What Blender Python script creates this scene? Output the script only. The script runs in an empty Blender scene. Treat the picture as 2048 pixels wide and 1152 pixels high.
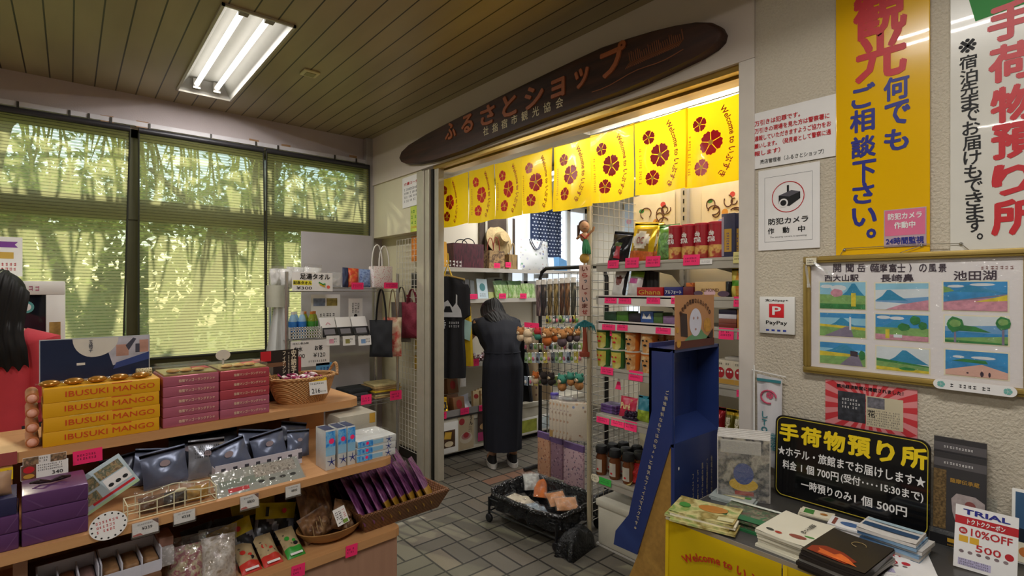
import bpy,bmesh,math,random
from mathutils import Vector,Matrix
SC = bpy.context.scene
COL = SC.collection
R = math.radians

# ---------------------------------------------------------------- camera, sky, sun, exposure
cam_data = bpy.data.cameras.new('camera')
cam = bpy.data.objects.new('camera',cam_data)
COL.objects.link(cam)
cam.location = (0,0,1.5)
cam.rotation_euler = (R(90),0,R(-40.4))
cam_data.sensor_width = 36
cam_data.lens = 1040/2048*36
cam_data.clip_start = 0.02
SC.camera = cam

world = bpy.data.worlds.new('sky_world')
SC.world = world
world.use_nodes = True
_wn = world.node_tree.nodes
_bg = _wn['Background']
_sky = _wn.new('ShaderNodeTexSky')
_sky.sky_type = 'NISHITA'
_sky.sun_disc = False
_sky.sun_elevation = R(42)
_sky.sun_rotation = R(-20)
world.node_tree.links.new(_sky.outputs[0],_bg.inputs[0])
_bg.inputs[1].default_value = 0.35

sun_data = bpy.data.lights.new('sun','SUN')
sun_data.energy = 6.2
sun_data.color = (1.0,0.93,0.78)
sun_data.angle = R(0.6)
sun = bpy.data.objects.new('sun',sun_data)
COL.objects.link(sun)
sun.rotation_euler = Vector((0.32,-1.0,-0.62)).to_track_quat('-Z','Y').to_euler()

SC.view_settings.view_transform = 'Standard'
SC.view_settings.look = 'None'
SC.view_settings.gamma = 1.0
SC.view_settings.use_curve_mapping = False
SC.view_settings.exposure = 0.1

# ---------------------------------------------------------------- from the photograph's pixels to the planes of the room
FX,TH = 1040.0,R(40.4)
def _ray(px,py,th):
    r = (px - 1024)/FX
    return (r*math.cos(th) + math.sin(th),math.cos(th) - r*math.sin(th),(577.0 - py)/FX)
def PX(px,py,X):
    a = _ray(px,py,TH);d = X/a[0]
    return Vector((X,a[1]*d,1.5 + a[2]*d))
def PY(px,py,Y):
    a = _ray(px,py,TH);d = Y/a[1]
    return Vector((a[0]*d,Y,1.5 + a[2]*d))
def PZ(px,py,Z):
    a = _ray(px,py,TH);d = (Z - 1.5)/a[2]
    return Vector((a[0]*d,a[1]*d,Z))
GA = R(3)                                   # the wooden sales unit stands three degrees off the window wall
def PG(px,py,v):
    a = _ray(px,py,TH + GA);d = v/a[1]
    return Vector((a[0]*d,v,1.5 + a[2]*d))
def GW(u,v,z):
    return Vector((u*math.cos(GA) - v*math.sin(GA),u*math.sin(GA) + v*math.cos(GA),z))

# ---------------------------------------------------------------- materials
def lin(c):
    if isinstance(c,str):
        c = [int(c[i:i + 2],16)/255 for i in (0,2,4)]
    return tuple(x/12.92 if x <= 0.04045 else ((x + 0.055)/1.055) ** 2.4 for x in c)
MATS = {}
def nodes_of(name):
    m = bpy.data.materials.new(name);m.use_nodes = True
    nt = m.node_tree
    return m,nt,nt.nodes['Principled BSDF']
def lk(nt,a,b): nt.links.new(a,b)
def M(name,col='808080',rough=0.5,metal=0.0,var=0.06,scale=14,bump=0.0,bscale=60,trans=0.0,alpha=1.0,coat=0.0,emit=0.0,spec=0.5,ior=1.45):
    """plain material with a little procedural unevenness of colour"""
    if name in MATS: return MATS[name]
    m,nt,b = nodes_of(name)
    c = lin(col)
    tc = nt.nodes.new('ShaderNodeTexCoord')
    nz = nt.nodes.new('ShaderNodeTexNoise');nz.inputs['Scale'].default_value = scale;nz.inputs['Detail'].default_value = 3
    lk(nt,tc.outputs['Object'],nz.inputs['Vector'])
    cr = nt.nodes.new('ShaderNodeValToRGB')
    cr.color_ramp.elements[0].position = 0.3;cr.color_ramp.elements[1].position = 0.7
    cr.color_ramp.elements[0].color = tuple(x*(1 - var) for x in c) + (1,)
    cr.color_ramp.elements[1].color = tuple(min(1,x*(1 + var)) for x in c) + (1,)
    lk(nt,nz.outputs['Fac'],cr.inputs[0]);lk(nt,cr.outputs[0],b.inputs['Base Color'])
    b.inputs['Roughness'].default_value = rough;b.inputs['Metallic'].default_value = metal
    b.inputs['Specular IOR Level'].default_value = spec;b.inputs['IOR'].default_value = ior
    b.inputs['Transmission Weight'].default_value = trans;b.inputs['Alpha'].default_value = alpha
    b.inputs['Coat Weight'].default_value = coat
    if emit:
        lk(nt,cr.outputs[0],b.inputs['Emission Color']);b.inputs['Emission Strength'].default_value = emit
    if bump:
        n2 = nt.nodes.new('ShaderNodeTexNoise');n2.inputs['Scale'].default_value = bscale;n2.inputs['Detail'].default_value = 4
        lk(nt,tc.outputs['Object'],n2.inputs['Vector'])
        bp = nt.nodes.new('ShaderNodeBump');bp.inputs['Strength'].default_value = bump;bp.inputs['Distance'].default_value = 0.01
        lk(nt,n2.outputs['Fac'],bp.inputs['Height']);lk(nt,bp.outputs[0],b.inputs['Normal'])
    MATS[name] = m
    return m
def math_node(nt,op,a,b=None,c=None):
    n = nt.nodes.new('ShaderNodeMath');n.operation = op
    for i,v in enumerate((a,b,c)):
        if v is None: continue
        if isinstance(v,(int,float)): n.inputs[i].default_value = v
        else: lk(nt,v,n.inputs[i])
    return n.outputs[0]
def mixc(nt,f,a,b):
    n = nt.nodes.new('ShaderNodeMix');n.data_type = 'RGBA'
    if isinstance(f,(int,float)): n.inputs[0].default_value = f
    else: lk(nt,f,n.inputs[0])
    for i,v in ((6,a),(7,b)):
        if isinstance(v,tuple): n.inputs[i].default_value = v if len(v) == 4 else v + (1,)
        else: lk(nt,v,n.inputs[i])
    return n.outputs[2]
def wpos(nt):
    g = nt.nodes.new('ShaderNodeNewGeometry');s = nt.nodes.new('ShaderNodeSeparateXYZ')
    lk(nt,g.outputs['Position'],s.inputs[0]);return g.outputs['Position'],s.outputs
def opos(nt):
    g = nt.nodes.new('ShaderNodeTexCoord');s = nt.nodes.new('ShaderNodeSeparateXYZ')
    lk(nt,g.outputs['Object'],s.inputs[0]);return g.outputs['Object'],s.outputs
def noise(nt,vec,scale,detail=3):
    n = nt.nodes.new('ShaderNodeTexNoise');n.inputs['Scale'].default_value = scale;n.inputs['Detail'].default_value = detail
    lk(nt,vec,n.inputs['Vector']);return n.outputs['Fac']
def ramp(nt,f,stops):
    r = nt.nodes.new('ShaderNodeValToRGB');e = r.color_ramp.elements
    while len(e) < len(stops): e.new(0.5)
    for k,(p,c) in enumerate(stops):
        e[k].position = p;e[k].color = lin(c) + (1,)
    lk(nt,f,r.inputs[0]);return r.outputs[0]
def bump(nt,b,h,strength=0.4,dist=0.01):
    n = nt.nodes.new('ShaderNodeBump');n.inputs['Strength'].default_value = strength;n.inputs['Distance'].default_value = dist
    lk(nt,h,n.inputs['Height']);lk(nt,n.outputs[0],b.inputs['Normal'])

def mat_floor():
    m,nt,b = nodes_of('brick_paving')
    p,s = wpos(nt);S = 0.2285
    u = math_node(nt,'DIVIDE',math_node(nt,'SUBTRACT',s[0],1.516 - 40*S),S)
    v = math_node(nt,'DIVIDE',math_node(nt,'SUBTRACT',s[1],2.322 - 40*S),S)
    fu,fv = math_node(nt,'FRACT',u),math_node(nt,'FRACT',v)
    iu,iv = math_node(nt,'FLOOR',u),math_node(nt,'FLOOR',v)
    ck = math_node(nt,'MODULO',math_node(nt,'ADD',iu,iv),2)
    inner = math_node(nt,'ADD',math_node(nt,'MULTIPLY',fu,math_node(nt,'SUBTRACT',1,ck)),math_node(nt,'MULTIPLY',fv,ck))
    e = math_node(nt,'MINIMUM',math_node(nt,'MINIMUM',fu,math_node(nt,'SUBTRACT',1,fu)),math_node(nt,'MINIMUM',fv,math_node(nt,'SUBTRACT',1,fv)))
    e = math_node(nt,'MINIMUM',e,math_node(nt,'ABSOLUTE',math_node(nt,'SUBTRACT',inner,0.5)))
    half = math_node(nt,'GREATER_THAN',inner,0.5)
    cb = nt.nodes.new('ShaderNodeCombineXYZ');lk(nt,iu,cb.inputs[0]);lk(nt,iv,cb.inputs[1]);lk(nt,half,cb.inputs[2])
    wn = nt.nodes.new('ShaderNodeTexWhiteNoise');lk(nt,cb.outputs[0],wn.inputs['Vector'])
    base = ramp(nt,wn.outputs[0],[(0.0,'58544a'),(0.5,'635e54'),(0.9,'6c665c'),(1.0,'706456')])
    # a strip of terracotta pavers inside the shop
    tx = math_node(nt,'MULTIPLY',math_node(nt,'GREATER_THAN',s[0],2.44),math_node(nt,'LESS_THAN',s[0],2.886))
    ty = math_node(nt,'MULTIPLY',math_node(nt,'GREATER_THAN',s[1],2.55),math_node(nt,'LESS_THAN',s[1],3.236))
    tw = math_node(nt,'MULTIPLY',math_node(nt,'MULTIPLY',tx,ty),math_node(nt,'GREATER_THAN',wn.outputs[0],0.35))
    base = mixc(nt,math_node(nt,'MULTIPLY',tw,0.75),base,lin('8a5a40'))
    sp = noise(nt,p,260,2)
    base = mixc(nt,math_node(nt,'MULTIPLY',math_node(nt,'SUBTRACT',sp,0.4),0.9),base,lin('4c483f'))
    st = noise(nt,p,2.2,4)
    base = mixc(nt,math_node(nt,'MULTIPLY',st,0.35),base,lin('5a5347'))
    g = math_node(nt,'SMOOTH_MIN',math_node(nt,'MULTIPLY',e,26),1.0,0.2)
    g = math_node(nt,'GREATER_THAN',e,0.026)
    lk(nt,mixc(nt,g,lin('2a2722'),base),b.inputs['Base Color'])
    b.inputs['Roughness'].default_value = 0.72
    bump(nt,b,math_node(nt,'ADD',math_node(nt,'MULTIPLY',g,0.6),math_node(nt,'MULTIPLY',sp,0.3)),0.5,0.004)
    return m
def mat_ceiling():
    m,nt,b = nodes_of('brown_ceiling_boards')
    p,s = wpos(nt)
    f = math_node(nt,'FRACT',math_node(nt,'DIVIDE',math_node(nt,'ADD',s[0],11.5 + 0.013),0.1153))
    e = math_node(nt,'MINIMUM',f,math_node(nt,'SUBTRACT',1,f))
    g = math_node(nt,'GREATER_THAN',e,0.032)
    mp = nt.nodes.new('ShaderNodeMapping');mp.inputs['Scale'].default_value = (1,0.25,1);lk(nt,p,mp.inputs[0])
    base = ramp(nt,noise(nt,mp.outputs[0],4,4),[(0.3,'95876a'),(0.7,'aa9b79')])
    lk(nt,mixc(nt,g,lin('2b2418'),base),b.inputs['Base Color'])
    b.inputs['Roughness'].default_value = 0.36
    b.inputs['Metallic'].default_value = 0.12
    bump(nt,b,g,0.6,0.006)
    return m
def mat_plaster():
    m,nt,b = nodes_of('rough_sprayed_plaster')
    p,s = wpos(nt)
    n1 = noise(nt,p,120,5);n2 = noise(nt,p,3,3)
    lk(nt,mixc(nt,math_node(nt,'MULTIPLY',n2,0.35),mixc(nt,n1,lin('c3b8a4'),lin('d8cebd')),lin('b9ad98')),b.inputs['Base Color'])
    b.inputs['Roughness'].default_value = 0.9
    bump(nt,b,n1,0.6,0.012)
    return m
def mat_wood(name,c1,c2,axis=0,scale=6,rough=0.45,coord='o',stretch=0.08):
    if name in MATS: return MATS[name]
    m,nt,b = nodes_of(name)
    p,s = (opos if coord == 'o' else wpos)(nt)
    mp = nt.nodes.new('ShaderNodeMapping')
    sc = [1,1,1];sc[axis] = stretch
    mp.inputs['Scale'].default_value = sc;lk(nt,p,mp.inputs[0])
    n = noise(nt,mp.outputs[0],scale*6,5)
    lk(nt,ramp(nt,n,[(0.3,c1),(0.7,c2)]),b.inputs['Base Color'])
    b.inputs['Roughness'].default_value = rough
    bump(nt,b,n,0.12,0.003)
    MATS[name] = m
    return m
def mat_weave(name,c1,c2,sx=120,sz=70,rough=0.55):
    """wicker: alternating over-and-under strands, run by the object's own length around and height"""
    if name in MATS: return MATS[name]
    m,nt,b = nodes_of(name)
    p,s = opos(nt)
    a = math_node(nt,'SINE',math_node(nt,'MULTIPLY',math_node(nt,'ADD',s[0],math_node(nt,'MULTIPLY',s[1],0.83)),sx*3.14))
    z = math_node(nt,'SINE',math_node(nt,'MULTIPLY',s[2],sz*6.28))
    h = math_node(nt,'MULTIPLY',a,z)
    f = math_node(nt,'ADD',math_node(nt,'MULTIPLY',h,0.5),0.5)
    lk(nt,mixc(nt,math_node(nt,'ADD',math_node(nt,'MULTIPLY',f,0.7),math_node(nt,'MULTIPLY',noise(nt,p,30),0.3)),lin(c1),lin(c2)),b.inputs['Base Color'])
    b.inputs['Roughness'].default_value = rough
    bump(nt,b,f,0.9,0.006)
    MATS[name] = m
    return m
def mat_blind():
    m,nt,b = nodes_of('olive_slatted_blind')
    nt.nodes.remove(b)
    out = nt.nodes['Material Output']
    p,s = wpos(nt)
    f = math_node(nt,'FRACT',math_node(nt,'DIVIDE',s[2],0.021))
    sl = math_node(nt,'GREATER_THAN',f,0.30)
    d = nt.nodes.new('ShaderNodeBsdfDiffuse');d.inputs[0].default_value = lin('85845a') + (1,)
    t = nt.nodes.new('ShaderNodeBsdfTranslucent');t.inputs[0].default_value = lin('d2cd96') + (1,)
    q = nt.nodes.new('ShaderNodeBsdfTransparent');q.inputs[0].default_value = (0.82,0.85,0.66,1)
    m1 = nt.nodes.new('ShaderNodeMixShader');m1.inputs[0].default_value = 0.62
    lk(nt,d.outputs[0],m1.inputs[1]);lk(nt,t.outputs[0],m1.inputs[2])
    m2 = nt.nodes.new('ShaderNodeMixShader')
    lk(nt,math_node(nt,'ADD',math_node(nt,'MULTIPLY',sl,0.40),0.35),m2.inputs[0])
    lk(nt,q.outputs[0],m2.inputs[1]);lk(nt,m1.outputs[0],m2.inputs[2])
    lk(nt,m2.outputs[0],out.inputs[0])
    return m
def mat_film(name,tint=(1,1,1),gloss=0.12,haze=0.1,rough=0.08):
    """clear cellophane: mostly see-through, a sharp sheen and a little haze"""
    if name in MATS: return MATS[name]
    m,nt,b = nodes_of(name);nt.nodes.remove(b)
    out = nt.nodes['Material Output']
    q = nt.nodes.new('ShaderNodeBsdfTransparent');q.inputs[0].default_value = tint + (1,)
    g = nt.nodes.new('ShaderNodeBsdfGlossy');g.inputs['Roughness'].default_value = rough
    d = nt.nodes.new('ShaderNodeBsdfDiffuse');d.inputs[0].default_value = (0.8,0.8,0.8,1)
    tc = nt.nodes.new('ShaderNodeTexCoord')
    n = noise(nt,tc.outputs['Object'],55,2)
    bp = nt.nodes.new('ShaderNodeBump');bp.inputs['Strength'].default_value = 0.6;bp.inputs['Distance'].default_value = 0.01
    lk(nt,n,bp.inputs['Height']);lk(nt,bp.outputs[0],g.inputs['Normal'])
    a = nt.nodes.new('ShaderNodeMixShader');a.inputs[0].default_value = haze
    lk(nt,q.outputs[0],a.inputs[1]);lk(nt,d.outputs[0],a.inputs[2])
    c = nt.nodes.new('ShaderNodeMixShader');c.inputs[0].default_value = gloss
    lk(nt,a.outputs[0],c.inputs[1]);lk(nt,g.outputs[0],c.inputs[2])
    lk(nt,c.outputs[0],out.inputs[0])
    MATS[name] = m
    return m
def mat_spots(name,base,cols,scale=40,thresh=0.35,rough=0.5):
    """printed all-over pattern of scattered coloured spots"""
    if name in MATS: return MATS[name]
    m,nt,b = nodes_of(name)
    p,s = opos(nt)
    v = nt.nodes.new('ShaderNodeTexVoronoi');v.inputs['Scale'].default_value = scale;lk(nt,p,v.inputs['Vector'])
    sep = nt.nodes.new('ShaderNodeSeparateColor');lk(nt,v.outputs['Color'],sep.inputs[0])
    n = len(cols)
    c = ramp(nt,sep.outputs[0],[(i/max(1,n - 1),x) for i,x in enumerate(cols)])
    k = math_node(nt,'LESS_THAN',v.outputs['Distance'],thresh)
    lk(nt,mixc(nt,k,lin(base),c),b.inputs['Base Color'])
    b.inputs['Roughness'].default_value = rough
    MATS[name] = m
    return m
def mat_marble(name,cols,scale=9,rough=0.5,metal=0,stretch=(1,1,1)):
    """printed or woven look of several colours run together"""
    if name in MATS: return MATS[name]
    m,nt,b = nodes_of(name)
    p,s = opos(nt)
    mp = nt.nodes.new('ShaderNodeMapping');mp.inputs['Scale'].default_value = stretch;lk(nt,p,mp.inputs[0])
    k = len(cols)
    lk(nt,ramp(nt,noise(nt,mp.outputs[0],scale,4),[(0.3 + 0.4*i/max(1,k - 1),x) for i,x in enumerate(cols)]),b.inputs['Base Color'])
    b.inputs['Roughness'].default_value = rough;b.inputs['Metallic'].default_value = metal
    MATS[name] = m
    return m

# ---------------------------------------------------------------- mesh builder
class MB:
    def __init__(s,mat=None):
        s.bm = bmesh.new();s.mats = [];s.cur = 0;s.T = Matrix()
        if mat: s.use(mat)
    def use(s,m):
        if m not in s.mats: s.mats.append(m)
        s.cur = s.mats.index(m);return s
    def V(s,p): return s.bm.verts.new(s.T @ Vector(p))
    def F(s,vs):
        try:
            f = s.bm.faces.new(vs);f.material_index = s.cur;return f
        except ValueError: return None
    def poly(s,pts): s.F([s.V(p) for p in pts]);return s
    def box(s,x0,x1,y0,y1,z0,z1,bev=0.0,seg=2):
        v = [s.V((x,y,z)) for z in (z0,z1) for y in (y0,y1) for x in (x0,x1)]
        fs = [s.F([v[i] for i in q]) for q in ((0,2,3,1),(4,5,7,6),(0,1,5,4),(2,6,7,3),(0,4,6,2),(1,3,7,5))]
        if bev:
            es = list({e for f in fs for e in f.edges})
            r = bmesh.ops.bevel(s.bm,geom=es,offset=bev,segments=seg,affect='EDGES',profile=0.5)
            for f in r['faces']: f.material_index = s.cur
        return s
    def rect(s,x0,x1,z0,z1,y): return s.poly([(x0,y,z0),(x1,y,z0),(x1,y,z1),(x0,y,z1)])
    def pxz(s,pts,y): return s.poly([(a,y,b) for a,b in pts])
    def disc(s,cx,cz,rx,y,rz=None,n=20):
        rz = rz or rx
        return s.poly([(cx + rx*math.cos(2*math.pi*i/n),y,cz + rz*math.sin(2*math.pi*i/n)) for i in range(n)])
    def prism(s,pts,y0,y1):
        """polygon in x, z drawn out from y0 to y1"""
        a = [s.V((x,y0,z)) for x,z in pts];b = [s.V((x,y1,z)) for x,z in pts]
        s.F(a);s.F(b[::-1]);n = len(a)
        for i in range(n): s.F([a[i],b[i],b[(i + 1) % n],a[(i + 1) % n]])
        return s
    def slab(s,pts,z0,z1):
        """polygon in x, y drawn up from z0 to z1"""
        a = [s.V((x,y,z0)) for x,y in pts];b = [s.V((x,y,z1)) for x,y in pts]
        s.F(a[::-1]);s.F(b);n = len(a)
        for i in range(n): s.F([a[i],a[(i + 1) % n],b[(i + 1) % n],b[i]])
        return s
    def tube(s,pts,r,n=6,closed=False):
        pts = [Vector(p) for p in pts];rings = [];m = len(pts)
        up = Vector((0.13,0.31,0.94))
        for i,p in enumerate(pts):
            if closed: d = pts[(i + 1) % m] - pts[i - 1]
            else: d = pts[min(i + 1,m - 1)] - pts[max(i - 1,0)]
            d.normalize()
            a = d.cross(up)
            if a.length < 0.05: a = d.cross(Vector((1,0,0)))
            a.normalize();c = d.cross(a)
            rr = r[i] if isinstance(r,(list,tuple)) else r
            rings.append([s.V(p + (a*math.cos(2*math.pi*k/n) + c*math.sin(2*math.pi*k/n))*rr) for k in range(n)])
        for i in range(m if closed else m - 1):
            A,B = rings[i],rings[(i + 1) % m]
            for k in range(n): s.F([A[k],A[(k + 1) % n],B[(k + 1) % n],B[k]])
        if not closed: s.F(rings[0][::-1]);s.F(rings[-1])
        return s
    def lathe(s,prof,n=20,sx=1,sy=1,cx=0,cy=0):
        rings = []
        for r,z in prof:
            if r < 1e-5: rings.append([s.V((cx,cy,z))])
            else: rings.append([s.V((cx + r*sx*math.cos(2*math.pi*k/n),cy + r*sy*math.sin(2*math.pi*k/n),z)) for k in range(n)])
        for A,B in zip(rings,rings[1:]):
            for k in range(n):
                q = [A[k % len(A)],A[(k + 1) % n % len(A)] if len(A) > 1 else A[0],B[(k + 1) % n] if len(B) > 1 else B[0],B[k % len(B)]]
                u = []
                for v in q:
                    if v not in u: u.append(v)
                if len(u) > 2: s.F(u)
        if len(rings[0]) > 1: s.F(rings[0][::-1])
        if len(rings[-1]) > 1: s.F(rings[-1])
        return s
    def ell(s,c,r,nu=12,nv=8):
        T = s.T;s.T = T @ Matrix.Translation(c) @ Matrix.Diagonal((r[0],r[1],r[2],1))
        s.lathe([(math.sin(math.pi*i/nv),-math.cos(math.pi*i/nv)) for i in range(nv + 1)],nu)
        s.T = T;return s
    def grid(s,fn,nu,nv,zone=None,wrap=False):
        cu = nu if wrap else nu + 1
        P = [[s.V(fn(i/nu,j/nv)) for i in range(cu)] for j in range(nv + 1)]
        for j in range(nv):
            for i in range(nu):
                if zone: s.use(zone((i + 0.5)/nu,(j + 0.5)/nv))
                s.F([P[j][i],P[j][(i + 1) % cu],P[j + 1][(i + 1) % cu],P[j + 1][i]])
        return s
    def pouch(s,w,h,t,zone=None,nu=10,nv=12,seed=0,fin=0.06,flat=0.0,crin=0.12):
        """filled bag standing on z = 0, face towards -y; zone(u, v) picks the printed colour"""
        rnd = random.Random(seed);k = [rnd.uniform(-1,1) for _ in range(6)]
        def bulge(u,v):
            a = max(0.0,1 - (2*u - 1) ** 4)
            vv = min(max((v - flat*0.0)/(1 - fin),0),1)
            b = max(0.0,math.sin(math.pi*(vv ** 0.8))) ** 0.55 if vv < 1 else 0.0
            cr = 1 + crin*math.sin(9*u + 4*k[0])*math.sin(11*v + 5*k[1])
            return t/2*a*b*cr
        def shp(u,v):
            wob = 1 - 0.05*math.sin(math.pi*v)
            return (u - 0.5)*w*wob
        s.grid(lambda u,v: (shp(u,v),-bulge(u,v) - 0.0007,v*h),nu,nv,zone)
        s.grid(lambda u,v: (shp(1 - u,v),bulge(1 - u,v) + 0.0007,v*h),nu,nv,zone and (lambda u,v: zone(1 - u,v)))
        bmesh.ops.remove_doubles(s.bm,verts=s.bm.verts,dist=0.0018)
        return s
    def mesh(s,name,smooth=True,ang=38):
        bmesh.ops.recalc_face_normals(s.bm,faces=[f for f in s.bm.faces]) if getattr(s,'recalc',False) else None
        me = bpy.data.meshes.new(name);s.bm.to_mesh(me);s.bm.free()
        for m in s.mats: me.materials.append(m)
        if smooth:
            for p in me.polygons: p.use_smooth = True
            me.set_sharp_from_angle(angle=R(ang))
        return me

def link(name,me,parent=None,loc=None,rot=None):
    o = bpy.data.objects.new(name,me);COL.objects.link(o)
    if parent: o.parent = parent
    if loc is not None: o.location = loc
    if rot is not None: o.rotation_euler = rot
    return o
def obj(name,mb,parent=None,loc=None,rot=None,smooth=True,label=None,ang=38):
    o = link(name,mb.mesh(name,smooth,ang),parent,loc,rot)
    if label: o['label'] = label
    return o
def tag(o,label,cat,group=None,kind=None):
    o['label'] = label;o['category'] = cat
    if group: o['group'] = group
    if kind: o['kind'] = kind
    return o
def thing(name,label,cat,loc=(0,0,0),rz=0.0,group=None,rot=None):
    o = bpy.data.objects.new(name,None);COL.objects.link(o)
    o.empty_display_size = 0.05
    o.location = loc;o.rotation_euler = rot if rot else (0,0,rz)
    return tag(o,label,cat,group)
def struct(name,mb,smooth=False):
    o = obj(name,mb,smooth=smooth);o['kind'] = 'structure';return o
def dup(src,loc=None,rz=None,label=None,group=None,rot=None):
    r = src.copy();COL.objects.link(r)
    if loc is not None: r.location = loc
    if rz is not None: r.rotation_euler = (0,0,rz)
    if rot is not None: r.rotation_euler = rot
    if label: r['label'] = label
    if group: r['group'] = group
    for ch in list(src.children):
        c = ch.copy();COL.objects.link(c);c.parent = r
        for g in list(ch.children):
            d = g.copy();COL.objects.link(d);d.parent = c
    return r
ORD = ['first','second','third','fourth','fifth','sixth','seventh','eighth','ninth','tenth','eleventh','twelfth','thirteenth','fourteenth','fifteenth','sixteenth']
def fromtop(i,n):
    """words for the i-th (0 = lowest) of a stack of n"""
    k = n - 1 - i
    return 'topmost' if k == 0 else 'lowest' if i == 0 else ORD[k] + ' from the top'

# ---------------------------------------------------------------- lettering
TXT = {}
def text_mesh(body,bold,vertical,spacing,line):
    key = (body,bold,vertical,spacing,line)
    if key in TXT: return TXT[key]
    c = bpy.data.curves.new('lettering','FONT')
    c.body = '\n'.join(body) if vertical else body
    c.size = 1.0;c.resolution_u = 2;c.align_x = 'CENTER'
    c.space_character = spacing;c.space_line = line
    o = bpy.data.objects.new('lettering',c)
    me = bpy.data.meshes.new_from_object(o)
    bpy.data.objects.remove(o)
    if bold > 0.005:                        # heavier strokes: the same outline laid down again a hair to each side
        n = len(me.vertices);co = [v.co.copy() for v in me.vertices];fs = [list(p.vertices) for p in me.polygons]
        k = 4 if bold < 0.02 else 6;vs = [];ff = []
        for q in range(k):
            a = 2*math.pi*q/k + 0.4
            vs += [(p.x + bold*math.cos(a),p.y + bold*math.sin(a),0.00012*q) for p in co]
            ff += [[i + q*n for i in f] for f in fs]
        me = bpy.data.meshes.new('lettering');me.from_pydata(vs,[],ff)
    xs = [v.co.x for v in me.vertices];ys = [v.co.y for v in me.vertices]
    x0,x1,y0,y1 = min(xs),max(xs),min(ys),max(ys)
    for v in me.vertices: v.co.x -= (x0 + x1)/2;v.co.y -= (y0 + y1)/2
    TXT[key] = [me,x1 - x0,y1 - y0]
    return TXT[key]
def text(body,parent,mat,at,w=None,h=None,bold=0.012,vertical=False,spacing=1.0,line=0.95,rot=(R(90),0,0),name='lettering',keep=False):
    """flat letters centred on at, facing -y, fitted into w by h"""
    me,tw,th = text_mesh(body,bold,vertical,spacing,line)
    me = me.copy();me.materials.clear();me.materials.append(mat)
    sx = w/tw if w else None;sy = h/th if h else None
    if sx is None: sx = sy
    if sy is None: sy = sx
    if keep: sx = sy = min(sx,sy)
    o = link(name,me,parent,at,rot)
    o.scale = (sx,sy,1)
    return o
def marks(parent,x0,x1,z0,z1,y,rows,mat,seed=1,name='print',fill=0.62,word=2.2,vertical=False):
    """rows of tiny printed strokes too small to read"""
    rnd = random.Random(seed);mb = MB(mat)
    if vertical: a0,a1,b0,b1 = z0,z1,x0,x1
    else: a0,a1,b0,b1 = x0,x1,z0,z1
    pitch = (b1 - b0)/rows
    for r in range(rows):
        b = b0 + (r + 0.5)*pitch;hh = pitch*fill/2;a = a0;cw = pitch*0.62
        while a < a1 - cw:
            n = rnd.uniform(0.5,1.0)
            k = cw*0.72
            for q in (0,1):
                zz = b + (q - 0.5)*hh*rnd.uniform(0.6,1.5)
                t = hh*0.22
                p = (a,a + k*n,zz - t,zz + t)
                if vertical: mb.poly([(p[2],y,p[0]),(p[3],y,p[0]),(p[3],y,p[1]),(p[2],y,p[1])])
                else: mb.rect(p[0],p[1],p[2],p[3],y)
            c = a + k*rnd.uniform(0.2,0.7);t = cw*0.1
            if vertical: mb.poly([(b - hh,y,c),(b + hh,y,c),(b + hh,y,c + t),(b - hh,y,c + t)])
            else: mb.rect(c,c + t,b - hh,b + hh,y)
            a += cw if rnd.random() > 0.16 else cw*1.9
    return obj(name,mb,parent,smooth=False)
def petals(mb,cx,cz,r,y,rot=0.0):
    """a five-petalled hibiscus, flat, facing -y"""
    for k in range(5):
        a = rot + k*2*math.pi/5
        pts = []
        for i in range(12):
            t = -1 + 2*i/11
            rad = r*(1 + 0.05*math.cos(t*3.14*3.2) - 0.10*abs(t) ** 3)
            pts.append((cx + rad*math.cos(a + t*0.60),cz + rad*math.sin(a + t*0.60)))
        pts = [(cx + r*0.07*math.cos(a),cz + r*0.07*math.sin(a))] + pts
        mb.pxz(pts,y)
    return mb
# ================================================================ shared colours
WHITE = M('white_paper','e9e6e4',0.6,var=0.02)
WHITEP = M('white_plastic','e4e2dd',0.35,var=0.02)
BLACK = M('black_ink','121114',0.6,var=0.02)
DARK = M('black_plastic','17171a',0.4,var=0.05)
PINK = M('hot_pink_card','ff2f74',0.7,var=0.03)
PINKINK = M('dark_ink_on_pink','5a1030',0.7,var=0.02)
REDINK = M('red_ink','c3202c',0.5,var=0.03)
BLUEINK = M('blue_ink','2b3f9c',0.5,var=0.03)
GREYINK = M('grey_ink','55525a',0.6,var=0.02)
GREENINK = M('green_ink','2f8a3c',0.6,var=0.03)
YELLOW = M('yellow_card','f0c81c',0.5,var=0.03)
ORANGE = M('orange_print','e07a22',0.5,var=0.05)
CREAM = M('cream_paper','e8dfc4',0.6,var=0.03)
CHROME = M('chrome_wire','c8c8c6',0.25,metal=0.9,var=0.04)
ALU = M('grey_aluminium','a9a49a',0.4,metal=0.35,var=0.05)
PAINT = M('off_white_painted_board','d8d0c4',0.55,var=0.03,scale=3)
STEEL = M('grey_shelf_steel','a8a296',0.45,var=0.04)
FILM = mat_film('clear_cellophane',gloss=0.10,haze=0.025)
FILM2 = mat_film('frosted_polythene',(0.9,0.9,0.92),gloss=0.2,haze=0.35,rough=0.2)
ACRYL = mat_film('clear_acrylic',(0.96,0.98,0.98),gloss=0.1,haze=0.03,rough=0.03)
LAMIN = mat_wood('honey_laminate','c08c5c','cc9a68',axis=0,scale=5,rough=0.42)
LAMIN2 = mat_wood('pinkish_laminate','a8806a','b28a72',axis=2,scale=5,rough=0.5)

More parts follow.
